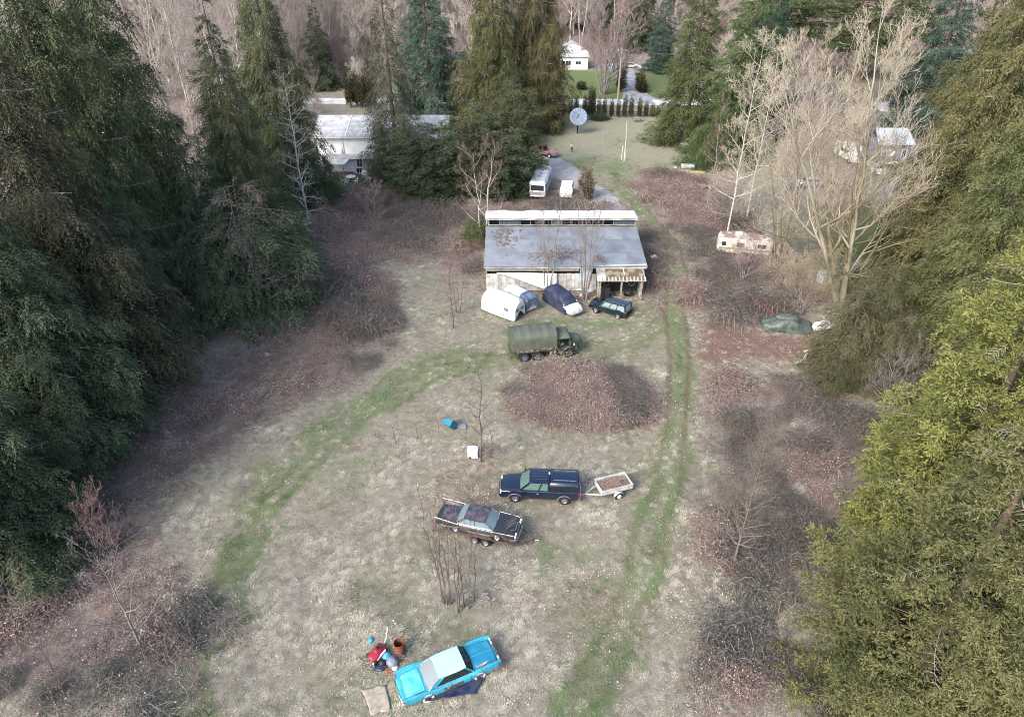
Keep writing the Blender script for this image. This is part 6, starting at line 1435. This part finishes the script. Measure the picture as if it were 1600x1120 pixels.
x, y = unproj(908, 312); CT('column', x+.6, y, 5.2, 1.05, F_brownarb, 'brown dying column cedar right of the small white van', None, 'column_cedar')
x, y = unproj(1018, 112); CT('fir', x+2, y, 20, 4.5, F_blue, 'blue spruce at the right of the far driveway')
x, y = unproj(1008, 100); CT('fir', x-1, y+14, 22, 5, F_dark, 'dark spruce behind the blue spruce beyond the road')
x, y = unproj(745, 380); CT('round', x, y, 4.5, 2.0, F_green, 'small green bush under the reddish bare tree by the barn', None, 'shrub', cat='shrub')
# ---- leafless trees
def bare_tree(seed, H, r0, spread, n1=12, n2=5, n3=4, n4=3, start=.25, up=.55, stems=1, fine=.010, wob=.3, tw=1.0, lean=(0, 0), stem_sp=.5, curl=.25, taper=.94):
    g = random.Random(seed); ng = np.random.default_rng(seed); thick, mid, thin = [], [], []
    def rv(k): return Vector((g.gauss(0, k), g.gauss(0, k), g.gauss(0, k)))
    def branch(p, d, L, r, lvl):
        n = 4 if lvl <= 1 else (3 if lvl == 2 else 2); pts = [p]; dd = d.copy()
        for i in range(n):
            dd = (dd+rv(curl*.5)+Vector((0, 0, up*.22))).normalized(); pts.append(pts[-1]+dd*L/n)
        out = thick if lvl == 0 else (mid if lvl == 1 else thin)
        for i in range(n):
            a, b = max(fine, r*(1-.8*i/n)), max(fine*.8, r*(1-.8*(i+1)/n)); out.append((tuple(pts[i]), tuple(pts[i+1]), a, b))
        k = (n1, n2, n3, n4, 0)[lvl+1] if lvl < 3 else 0
        for j in range(k):
            f = .22+.78*(j+g.random())/max(1, k); q = f*n; i = min(n-1, int(q)); pp = pts[i].lerp(pts[i+1], q-i)
            ax = (pts[i+1]-pts[i]).normalized(); sd = ax.cross(rv(1)).normalized()
            nd = (ax*.75+sd*g.uniform(.5, 1.05)*1.0+Vector((0, 0, .12*up))).normalized()
            branch(pp, nd, L*g.uniform(.38, .62)*tw*(1.15-.45*f), r*(1-.75*f)*.55, lvl+1)
    for s in range(stems):
        a = 2*PI*s/stems+g.random(); off = stem_sp if stems > 1 else 0
        ln = (lean[0]+off*2.2*math.cos(a)*H*.1, lean[1]+off*2.2*math.sin(a)*H*.1); HH = H*(g.uniform(.72, 1) if s else 1)
        sg, tp, tr = trunk_segs(HH, r0*(1 if stems == 1 else g.uniform(.6, 1)), ng, wob, 10, taper, (off*.5*math.cos(a), off*.5*math.sin(a), 0), ln); thick += [(tuple(x[0]), tuple(x[1]), x[2], x[3]) for x in sg]
        for j in range(n1 if stems == 1 else max(3, n1//stems+1)):
            f = start+(1-start)*(j+g.random())/(n1 if stems == 1 else max(3, n1//stems+1)); f = min(f, .97); q = f*10; i = min(9, int(q)); p = Vector(tp[i]).lerp(Vector(tp[i+1]), q-i)
            az = j*2.4+g.random(); el = g.uniform(.15, .5)+up*.6*f
            d = Vector((math.cos(az)*math.cos(el), math.sin(az)*math.cos(el), math.sin(el)))
            branch(p, d, spread*g.uniform(.6, 1.1)*(1.15-.65*f), tr[i]*.6, 0+0 if False else 0)
    return thick, mid, thin
def bare_meshes(*a, **k):
    th, mi, tn = bare_tree(*a, **k); return seg_mesh('trunk', [(th, 6)]), seg_mesh('crown', [(mi, 4), (tn, 3)])
K_bark = nmat('young_bark', (.19, .155, .13), .95, col2=(.13, .105, .09), scale=2); K_limb = nmat('bark_tan_mossy', (.37, .33, .265), .95, col2=(.17, .155, .10), scale=.35); K_tan = nmat('twigs_tan', (.50, .44, .345), .9, col2=(.35, .305, .24), scale=2); K_pink = nmat('twigs_pink', (.36, .28, .26), .9, col2=(.27, .20, .19), scale=2, rnd=.12)
K_grey = nmat('twigs_grey', (.26, .235, .22), .9, col2=(.17, .15, .14), scale=2); K_dark = nmat('twigs_dark', (.10, .08, .075), .9, col2=(.16, .12, .11), scale=2)
K_mtw = nmat('twigs_mossy', (.33, .28, .19), .9, col2=(.20, .185, .09), scale=1.2); K_red = nmat('twigs_red', (.28, .18, .17), .9, col2=(.21, .14, .135), scale=2); K_pale = nmat('bark_pale', (.56, .53, .48), .85, col2=(.36, .33, .29), scale=3)
K_moss = nmat('bark_mossy', (.16, .14, .09), .95, col2=(.19, .18, .07), scale=1.5); K_wood = nmat('far_twigs', (.49, .42, .37), .9, col2=(.36, .305, .265), scale=.4, rnd=.16); K_farbark = nmat('far_bark', (.50, .46, .42), .9, col2=(.33, .30, .275), scale=.5, rnd=.15)
def bare_thing(meshes, p, label, mt, mc, rz=0.0, scale=1.0, group=None, name='bare_tree', cat='tree'):
    t = thing(name, label, cat, (p.x, p.y, p.z-.08), rz, group); t.scale = scale if isinstance(scale, tuple) else (scale,)*3
    link('trunk', meshes[0], mt, t); link('crown', meshes[1], mc, t); return t
BT = bare_thing
g = G(1312, 470); BT(bare_meshes(11, 28, .34, 9.0, n1=32, n2=9, n3=6, n4=4, start=.14, up=1.1, stems=4, fine=.014, stem_sp=.7, curl=.3, lean=(-7.0, 0)), g, 'big many stemmed bare maple with mossy lower limbs right of the track', K_limb, K_tan)
g = G(1318, 455); BT(bare_meshes(12, 20, .22, 8.5, n1=20, n2=8, n3=6, n4=2, start=.06, up=.5, fine=.014, stems=3, stem_sp=.8, lean=(-5, 0)), g, 'mossy spreading bare tree behind the big maple', K_moss, K_mtw, 1.0)
g = G(1132, 385); lean = (2.6, 0); M_b = bare_meshes(13, 24, .13, 5.6, n1=26, n2=7, n3=5, n4=3, start=.2, up=.35, lean=(0, 0), fine=.012)
BT(M_b, g, 'pale straight trunked bare birch leaning right beside the derelict camper', K_pale, K_tan)
BT(M_b, G(1166, 345), 'second pale bare birch behind the leaning one', K_pale, K_tan, 2.0, .92)
BT(bare_meshes(14, 15, .1, 3.2, n1=20, n2=5, n3=4, n4=2, start=.25, up=.7, fine=.008), G(1103, 335), 'thin reddish bare tree at the right corner of the far field', K_grey, K_red)
BT(bare_meshes(15, 18, .17, 7.5, n1=18, n2=7, n3=5, n4=2, start=.1, up=.6, stems=3, fine=.012, lean=(-2, 0)), G(1215, 415), 'bushy bare tree between the derelict camper and the maple', K_moss, K_tan, .5)
BT(bare_meshes(16, 21, .2, 7.5, n1=18, n2=7, n3=5, n4=2, start=.15, up=.8, stems=2, fine=.012, lean=(-3, 0)), G(1235, 330), 'bare tree behind the white car on the neighbouring drive', K_grey, K_tan, 1.5)
BT(bare_meshes(17, 12, .13, 4.2, n1=18, n2=6, n3=5, n4=2, start=.15, up=.75, stems=2, fine=.009, stem_sp=.4), G(757, 383), 'reddish bare tree at the left end of the barn', K_pale, K_red)
m18 = bare_meshes(18, 11.5, .10, 3.0, n1=26, n2=5, n3=4, n4=0, start=.3, up=.8, stems=5, fine=.008, stem_sp=.42)
BT(m18, G(856, 457), 'clump of thin grey bare stems before the middle of the barn', K_grey, K_grey, .3)
m19 = bare_meshes(19, 12.5, .10, 3.0, n1=30, n2=5, n3=4, n4=0, start=.3, up=.85, stems=7, fine=.008, stem_sp=.4)
BT(m19, G(913, 468), 'tallest clump of thin grey bare stems left of the lean-to', K_grey, K_grey, 1.1)
BT(bare_meshes(20, 8.5, .06, 1.8, n1=24, n2=5, n3=4, n4=2, start=.12, up=.8, fine=.006), G(708, 512), 'thin pinkish bare sapling in the pale grass left of the covered camper', K_dark, K_red)
BT(bare_meshes(21, 7, .05, 1.8, n1=20, n2=5, n3=3, n4=0, start=.1, up=.8, stems=3, fine=.006), G(716, 490), 'bushy pinkish sapling behind the thin one left of the covered camper', K_dark, K_red)
BT(bare_meshes(22, 11, .085, 2.0, n1=22, n2=3, n3=3, n4=0, start=.08, up=.45, fine=.007), G(752, 722), 'tall slender bare sapling right of the white metal box', K_dark, K_dark)
BT(bare_meshes(23, 4.5, .04, 1.0, n1=12, n2=3, n3=2, n4=0, start=.1, up=.7, fine=.006), G(768, 716), 'short bare sapling right of the tall slender one', K_dark, K_dark)
BT(bare_meshes(24, 12.3, .08, 2.2, n1=60, n2=6, n3=4, n4=0, start=.14, up=.5, fine=.006, wob=.05, taper=.9), G(1146, 882), 'conical bare young tree in the right brambles', K_bark, K_bark)
BT(bare_meshes(25, 8.5, .08, 3.4, n1=18, n2=4, n3=3, n4=2, start=.12, up=.9, fine=.007, wob=.08, curl=.12), G(222, 1012), 'grey bare sapling with long upswept limbs at lower left', K_grey, K_grey)
BT(bare_meshes(26, 5.5, .04, 2.2, n1=30, n2=5, n3=4, n4=2, start=.02, up=.8, stems=5, fine=.006), G(172, 862), 'dense reddish bare shrub at the foot of the left cedars', K_red, K_red, name='bare_shrub', cat='shrub')
for i, (px, py, h, lab) in enumerate(((85, 1050, 4.5, 'thin dark sapling at the left edge near the bottom'), (105, 1090, 3.6, 'thin dark sapling lowest in the left corner'), (325, 1118, 4.2, 'dark sapling at the bottom edge left of the track'), (20, 890, 4, 'grey bare shrub at the left edge below the cedars'), (50, 980, 4.5, 'wispy reddish sapling among the left corner brambles'), (295, 1090, 5, 'wispy grey sapling right of the upswept limbed one'))):
    BT(bare_meshes(30+i, h, .04, 1.7, n1=16, n2=4, n3=3, n4=0, start=.1, up=.7, fine=.006), G(px, py), lab, K_dark if i < 3 else K_grey, K_dark if i < 3 else K_red)
BT(bare_meshes(40, 6, .08, 3.2, n1=34, n2=5, n3=4, n4=2, start=.05, up=.6, stems=4, fine=.008), G(1385, 640), 'grey leafless bush at the edge of the right conifers', K_grey, K_grey, name='bare_shrub', cat='shrub')
BT(bare_meshes(41, 19, .14, 3.6, n1=44, n2=5, n3=3, n4=0, start=.06, up=.25, fine=.010, curl=.3), G(482, 345), 'pale white trunked bare birch left of the house', K_pale, K_pale)
BT(bare_meshes(42, 13.5, .12, 6.5, n1=22, n2=6, n3=5, n4=2, start=.35, up=-.5, fine=.009), G(398, 478), 'drooping grey bare tree over the wide round cedar', K_grey, K_pink)
BT(bare_meshes(43, 9, .1, 5, n1=18, n2=5, n3=4, n4=2, start=.15, up=.1, fine=.009), G(415, 500), 'bare grey boughs hanging at the front of the wide round cedar', K_grey, K_grey)
BT(bare_meshes(44, 6, .06, 2.6, n1=20, n2=5, n3=4, n4=2, start=.1, up=.7, fine=.007), G(588, 352), 'faint grey bare sapling in the brambles before the house', K_grey, K_pink)
BT(bare_meshes(45, 21, .26, 8, n1=40, n2=8, n3=6, n4=3, start=.10, up=.9, stems=7, fine=.026, stem_sp=1.1), G(942, 147), 'wide many stemmed bare tree on the far lawn beyond the road', K_grey, K_pink)
th = [bare_meshes(80+i, 6+1.6*i, .07, 3.6, n1=22, n2=6, n3=4, n4=2, start=.04, up=.6, stems=4, fine=.010) for i in range(3)]
for i, (px, py, k, mt, lab) in enumerate(((1180, 330, 2, K_tan, 'bare bushy tree left of the white car beyond the brambles'), (1225, 300, 1, K_pink, 'pinkish bare bush beside the neighbouring drive'), (1260, 400, 2, K_mtw, 'mossy bare bush left of the maple trunk'), (1290, 350, 1, K_tan, 'pale bare bush behind the maple trunk'), (1215, 450, 0, K_tan, 'low bare bush right of the derelict camper'), (1160, 440, 0, K_pink, 'low pinkish bush before the derelict camper'), (1345, 330, 2, K_tan, 'bare bushy tree right of the maple before the blue house'), (1250, 250, 2, K_pink, 'pinkish bare tree at the back of the neighbouring yard'), (1190, 255, 2, K_pink, 'pinkish bare tree right of the firs at the back'), (1330, 215, 2, K_tan, 'bare tree behind the blue house roof'), (1120, 350, 0, K_pink, 'low pinkish bush behind the derelict camper'), (1250, 490, 0, K_mtw, 'mossy branches over the green tarp covered car'))):
    BT(th[k], G(px, py), lab, K_grey, mt, i*1.1, .85+.1*(i % 4), name='bare_shrub', cat='shrub')
# poles of the thin sapling thicket
rg = random.Random(15); pole_m = [bare_meshes(50+i, 9.5, .042, .9, n1=12, n2=2, n3=0, n4=0, start=.3, up=.9, fine=.009, wob=.22, taper=.72) for i in range(4)]
sap = [(692, 939, 9.9, -.075, .02), (694, 943, 8.6, -.05, -.02), (697, 941, 9.2, -.03, .01), (699, 945, 6.4, -.055, .04), (702, 941, 7.4, .0, -.03), (704, 944, 8.8, .02, .02), (716, 956, 7.2, -.02, .0), (718, 948, 9.7, .0, .02), (722, 952, 5.8, .03, -.03), (725, 947, 9.0, -.01, .03), (733, 950, 8.4, .04, .0), (740, 938, 6.6, .05, .03)]
for i, (px, py, h, ty, tx_) in enumerate(sap):
    t = BT(pole_m[i % 4], G(px, py), ORD[i]+' from the left of the thin dark sapling stems below the black finned car', K_dark, K_dark, i*1.3, (1, 1, h/9.5), 'thin sapling stems', 'sapling')
    t.rotation_euler = (tx_, ty, 0); t.scale = (1-2*(i % 2), 1, h/9.5) if False else (1, 1, h/9.5)
g = G(1424, 510); sn = thing('dead_tree', 'snapped bleached trunk folded over like a letter A among the right cedars', 'tree', g)
top = Vector((1.2, .3, z_at(1432, 406, g.y)-g.z)); MB().tube([(0, 0, 0), tuple(top*.5), tuple(top)], [.16, .13, .1], 7).build('trunk', W_pale, sn); MB().tube([tuple(top), tuple(top+Vector((1.3, .1, -2.6))), tuple(top+Vector((2.6, .2, -5.2)))], [.11, .08, .04], 6).build('broken_top', W_pale, sn)
for q in (.4, .6, .8): MB().tube([tuple(top+Vector((2.6, .2, -5.2))*q), tuple(top+Vector((2.6, .2, -5.2))*q+Vector((-.9, 0, -1.2)))], [.04, .02], 5).build('limb', W_pale, sn)
# ---- woods on the far slope: each tree its own
wm = [bare_meshes(60+i, 25+2*i, .21, 5.5, n1=20, n2=7, n3=5, n4=2, start=.22, up=1.0, fine=.024, wob=.5, stems=1+i % 2) for i in range(4)]
ws_ = [bare_meshes(66+i, 9, .1, 4.2, n1=22, n2=7, n3=5, n4=2, start=.03, up=.8, stems=3, fine=.022) for i in range(2)]
rg = random.Random(123); nfar = 0
def gap(x, y):
    a = x/y
    if -.56 < a < -.36 and 118 < y < 170: return True
    if y < 158: return False
    if -.29 < a < -.02 and y < 172: return False
    if -.02 < a < .30 and y < 212: return False
    return -.50 < a < -.32 or -.32 < a < -.13 or -.06 < a < .01 or .02 < a < .24 or .30 < a < .62
cand = []
while nfar < 255:
    y = 118+rg.random()**1.2*160; x = rg.uniform(-.56, .62)*y
    if not gap(x, y) or any((x-p)**2+(y-q)**2 < 5 for p, q in cand): continue
    if x/y > .3 and rg.random() < .45: continue
    cand.append((x, y)); sh = rg.random() < .25; ms_ = rg.choice(ws_) if sh else rg.choice(wm)
    BT(ms_, Vector((x, y, Z(x, y))), 'pinkish bare shrub in the far woods' if sh else 'grey pink bare tree in the far woods on the slope', K_farbark, K_wood, rg.uniform(0, 6.3), rg.uniform(.8, 1.2), 'bare shrubs in the far woods' if sh else 'bare trees in the far woods', 'bare_shrub' if sh else 'bare_tree', 'shrub' if sh else 'tree'); nfar += 1
for k in range(16):
    x = -47+rg.random()*29; y = rg.uniform(160.5, 171) if k % 4 else rg.uniform(140, 149)
    BT(ws_[k % 2], Vector((x, y, Z(x, y))), 'pinkish bare shrub in the far woods', K_farbark, K_wood, rg.uniform(0, 6.3), rg.uniform(.5, .8) if k % 4 else .4, 'bare shrubs in the far woods', 'bare_shrub', 'shrub')
g_ = np.random.default_rng(5); n = 2600; y = 172+g_.random(n)*190; x = g_.uniform(-.62, .66, n)*y; k = ~((x/y > -.03) & (x/y < .3) & (y < 220)); x, y = x[k], y[k]; n = len(x)
pw = [loose('far_tree', m_, K_wood) for m_ in (wm[0][1], wm[1][1], ws_[0][1], ws_[1][1])]; s_ = g_.uniform(.8, 1.25, n)
scatter('far_woods', np.stack([x, y, hz(x, y)], 1), pw, np.stack([0*x, 0*x, g_.uniform(0, 6.28, n)], 1), np.stack([s_, s_, s_], 1), g_.choice([0, 1, 2, 2, 3, 3], n), 'grey pink bare woods massed on the far hillside', 'woods')
rg = random.Random(9)
for i, (x, y, h) in enumerate(((-44, 168, 19), (30, 222, 22), (44, 230, 26), (20, 232, 16), (66, 190, 26))):
    CT('fir', x, y, h, h*.22, F_dark, ('dark fir among the far bare woods above the house', 'dark spruce on the slope behind the far driveway', 'tall dark spruce on the far slope above the right firs', 'small dark spruce high on the far slope', 'dark fir beyond the layered pines at right')[i], rz=i)
# ------------------------------------------------------------------ ground cover
def cover_points(n, x0, x1, y0, y1, key, seed, lo=.3, bias=1.0):
    g = np.random.default_rng(seed); y = y0+(y1-y0)*g.random(n)**bias; x = g.uniform(-1, 1, n)*np.minimum(60, y*.82+12); k = (x > x0) & (x < x1); x, y = x[k], y[k]
    m = masks(x, y); w = key(m); keep = g.random(len(x)) < w; x, y = x[keep], y[keep]; return x, y, g
def tuft(seed, n, R, h, w, lie, mat, nm):
    g = np.random.default_rng(seed); a = g.uniform(0, 2*PI, n); r = R*np.sqrt(g.random(n)); b = np.stack([r*np.cos(a), r*np.sin(a), np.zeros(n)], 1)
    da = g.normal(.6, .9, n); L = h*g.uniform(.5, 1.4, n); d = np.stack([np.cos(da)*lie, np.sin(da)*lie, g.uniform(.35, 1, n)], 1); d /= np.linalg.norm(d, axis=1)[:, None]
    s = np.stack([-np.sin(da), np.cos(da), 0*da], 1)*w*.5; tip = b+d*L[:, None]; tip[:, 2] *= .8; md = b+d*(L*.55)[:, None]+np.array([0, 0, .01])
    V = np.stack([b-s, b+s, md+s*.8, tip, md-s*.8], 1).reshape(-1, 3); o = np.arange(n)[:, None]*5
    return loose(nm, np_mesh(nm, V, [(o+np.array([[0, 1, 2, 4]])), (o+np.array([[4, 2, 3]]))]), mat)
def spread(name, x, y, g, protos, smin, smax, label, cat, dz=0.0, flat=0.05):
    n = len(x); z = hz(x, y)+dz; rot = np.stack([g.normal(0, flat, n), g.normal(0, flat, n), 14*fbm(x*.22, y*.22, 33, 3)+g.normal(0, .55, n)], 1); s = g.uniform(smin, smax, n)*(.75+.45*vnoise(x*.5, y*.5, 19))
    return scatter(name, np.stack([x, y, z], 1), protos, rot, np.stack([s, s, s*g.uniform(.7, 1.2, n)], 1), g.integers(0, len(protos), n), label, cat)
N_dry = nmat('dry_blades', (.46, .42, .345), .9, col2=(.28, .26, .20), scale=1.5, rnd=.42, spec=.05); N_grn = nmat('green_blades', (.14, .20, .10), .85, col2=(.21, .24, .13), scale=1.5, rnd=.25, spec=.05)
dry = [tuft(i, 34, .34, .26, .02, 1.8, N_dry, 'dry_tuft') for i in range(3)]; grn = [tuft(10+i, 30, .3, .17, .022, .9, N_grn, 'green_tuft') for i in range(3)]
x, y, g = cover_points(170000, -45, 40, 12, 100, lambda m: np.clip(.62-.75*m['bram']-.75*m['green']-.5*m['rut']-.5*m['red'], 0, 1)*.8, 1, bias=1.25); 
kk = fbm(x*.35, y*.35, 91, 3); k = g.random(len(x)) < .25+1.3*sstep(.35, .65, kk); x, y = x[k], y[k]; print('dry', len(x))
spread('dry_grass', x, y, g, dry, .45, 1.0, 'matted straw coloured winter grass over the clearing', 'grass')
x, y, g = cover_points(150000, -45, 40, 12, 150, lambda m: np.clip(m['green']*1.1-.12, 0, 1)*(1-m['rut']), 2, bias=1.2); print('green', len(x))
spread('green_grass', x, y, g, grn, .5, 1.1, 'fresh green grass along the old wheel tracks', 'grass')
# brambles: arching canes with a few dull leaves
def bramble(seed, mat_c, mat_l, leaves):
    g = np.random.default_rng(seed); segs = []; LV = []
    for i in range(30):
        a = g.uniform(0, 2*PI); p = np.array([g.normal(0, .35), g.normal(0, .35), 0]); L = g.uniform(.6, 1.5); h = g.uniform(.3, 1.05); q0 = None
        for f in np.linspace(0, 1, 5):
            q = p+np.array([math.cos(a+f*.5)*L*f, math.sin(a+f*.5)*L*f, 4*h*f*(1-f)*.8+.1*f]); 
            if q0 is not None: segs.append((q0, q, .013, .009))
            if f > 0 and leaves:
                for r in range(leaves): LV.append(q+g.normal(0, .2, 3))
            q0 = q
    v, f = seg_arrays(segs, 3); me = np_mesh('canes', v, [f]) if not leaves else None
    if leaves:
        c = np.array(LV); c[:, 2] = np.abs(c[:, 2]); n = len(c); t1 = g.normal(0, 1, (n, 3))*np.array([1, 1, .35]); t1 /= np.linalg.norm(t1, axis=1)[:, None]; t2 = np.cross(t1, np.array([0, 0, 1.])+g.normal(0, .3, (n, 3))); t2 /= np.linalg.norm(t2, axis=1)[:, None]; s = g.uniform(.016, .045, n)[:, None]
        V2 = np.stack([c-t1*s*1.3, c+t2*s, c+t1*s*1.3, c-t2*s], 1).reshape(-1, 3); F2 = np.arange(4*n).reshape(-1, 4)+len(v)
        me = np_mesh('canes', np.concatenate([v, V2]), [np.concatenate([f, F2])]); me.materials.append(mat_c); me.materials.append(mat_l)
        me.polygons.foreach_set('material_index', np.concatenate([np.zeros(len(f)), np.ones(n)]).astype(np.int32))
    return loose('bramble_canes', me, mat_c)
C_cane = nmat('bramble_cane', (.33, .265, .235), .9, col2=(.14, .105, .095), scale=3, rnd=.3, spec=.04); C_cane2 = nmat('bramble_cane_red', (.33, .235, .20), .9, col2=(.17, .115, .10), scale=3, rnd=.25, spec=.04); C_leaf = nmat('bramble_leaf', (.04, .065, .055), .35, col2=(.085, .09, .078), scale=9, rnd=.3, spec=.5)
C_dead = nmat('curled_leaf', (.30, .24, .205), .8, col2=(.48, .42, .37), scale=9, rnd=.25)
brs = [bramble(1, C_cane, C_leaf, 4), bramble(2, C_cane2, C_dead, 1), bramble(3, C_cane, C_dead, 1), bramble(4, C_cane2, C_leaf, 3)]
x, y, g = cover_points(20000, -50, 50, 12, 112, lambda m: np.clip(m['bram']*1.15-.3, 0, 1), 3, bias=1.05); 
kk = fbm(x*.3, y*.3, 61, 3); k = g.random(len(x)) < .4+1.4*sstep(.35, .65, kk); x, y = x[k], y[k]; print('bramble', len(x))
kk = vnoise(x*.16, y*.16, 77); n = len(x)
gm = np.random.default_rng(44); am = gm.uniform(0, 2*PI, 520); rm = np.sqrt(gm.random(520))*.93; cm = MOUNDP.mean(0)
ex = [unproj(912+112*r*math.cos(a)*(1+.1*math.sin(3*a)), 622+55*r*math.sin(a)*(1+.12*math.sin(2*a+1))) for a, r in zip(am, rm)]
x = np.concatenate([x, [p[0] for p in ex]]); y = np.concatenate([y, [p[1] for p in ex]]); n = len(x); kk = np.concatenate([kk, .47+.06*(gm.random(520)-.5)+.25*(np.array([p[0] for p in ex]) > cm[0]+2.2)])
pick = np.where(kk > .5, g.choice([0, 3], n), g.choice([1, 2], n)); sc = g.uniform(.5, 1.1, n)*(1+.4*sstep(50, 62, y))*(.7+.5*sstep(.3, .7, vnoise(x*.3, y*.3, 5)))
scatter('brambles', np.stack([x, y, hz(x, y)-.02], 1), brs, np.stack([0*x, 0*x, g.uniform(0, 2*PI, n)], 1), np.stack([sc, sc, sc*g.uniform(.7, 1.2, n)], 1), pick, 'tangled brown bramble thicket with dull leaves round the clearing', 'brambles')
# fallen leaves
def leaf_patch(seed, mat):
    g = np.random.default_rng(seed); n = 14; c = np.stack([g.normal(0, .5, n), g.normal(0, .5, n), g.uniform(.03, .1, n)], 1); a = g.uniform(0, 2*PI, n); s = g.uniform(.022, .05, n)
    V = np.stack([c+np.stack([s*np.cos(a+q*PI/2), s*np.sin(a+q*PI/2), g.normal(0, .02, n)], 1) for q in range(4)], 1).reshape(-1, 3)
    return loose('leaf_patch', np_mesh('leaf_patch', V, [np.arange(4*n).reshape(-1, 4)]), mat)
C_pl = nmat('pale_leaf', (.50, .44, .39), .8, col2=(.34, .26, .21), scale=5, rnd=.25); C_bl = nmat('brown_leaf', (.30, .19, .15), .85, col2=(.2, .13, .1), scale=5, rnd=.25)
lp = [leaf_patch(1, C_pl), leaf_patch(2, C_bl), leaf_patch(3, C_pl)]
x, y, g = cover_points(26000, -45, 45, 12, 95, lambda m: np.clip(.2+.12*m['bram']+.7*m['red'], 0, 1), 4); k = (x > -12) | (g.random(len(x)) < .5); x, y = x[k], y[k]; print('leaves', len(x))
spread('fallen_leaves', x, y, g, lp, .6, 1.2, 'pale and brown fallen leaves strewn over grass and brambles', 'leaves')
for o in list(S.objects):
    if o.type == 'MESH' and o.parent is None and 'label' not in o.keys() and o.get('kind') is None: print('untagged', o.name)
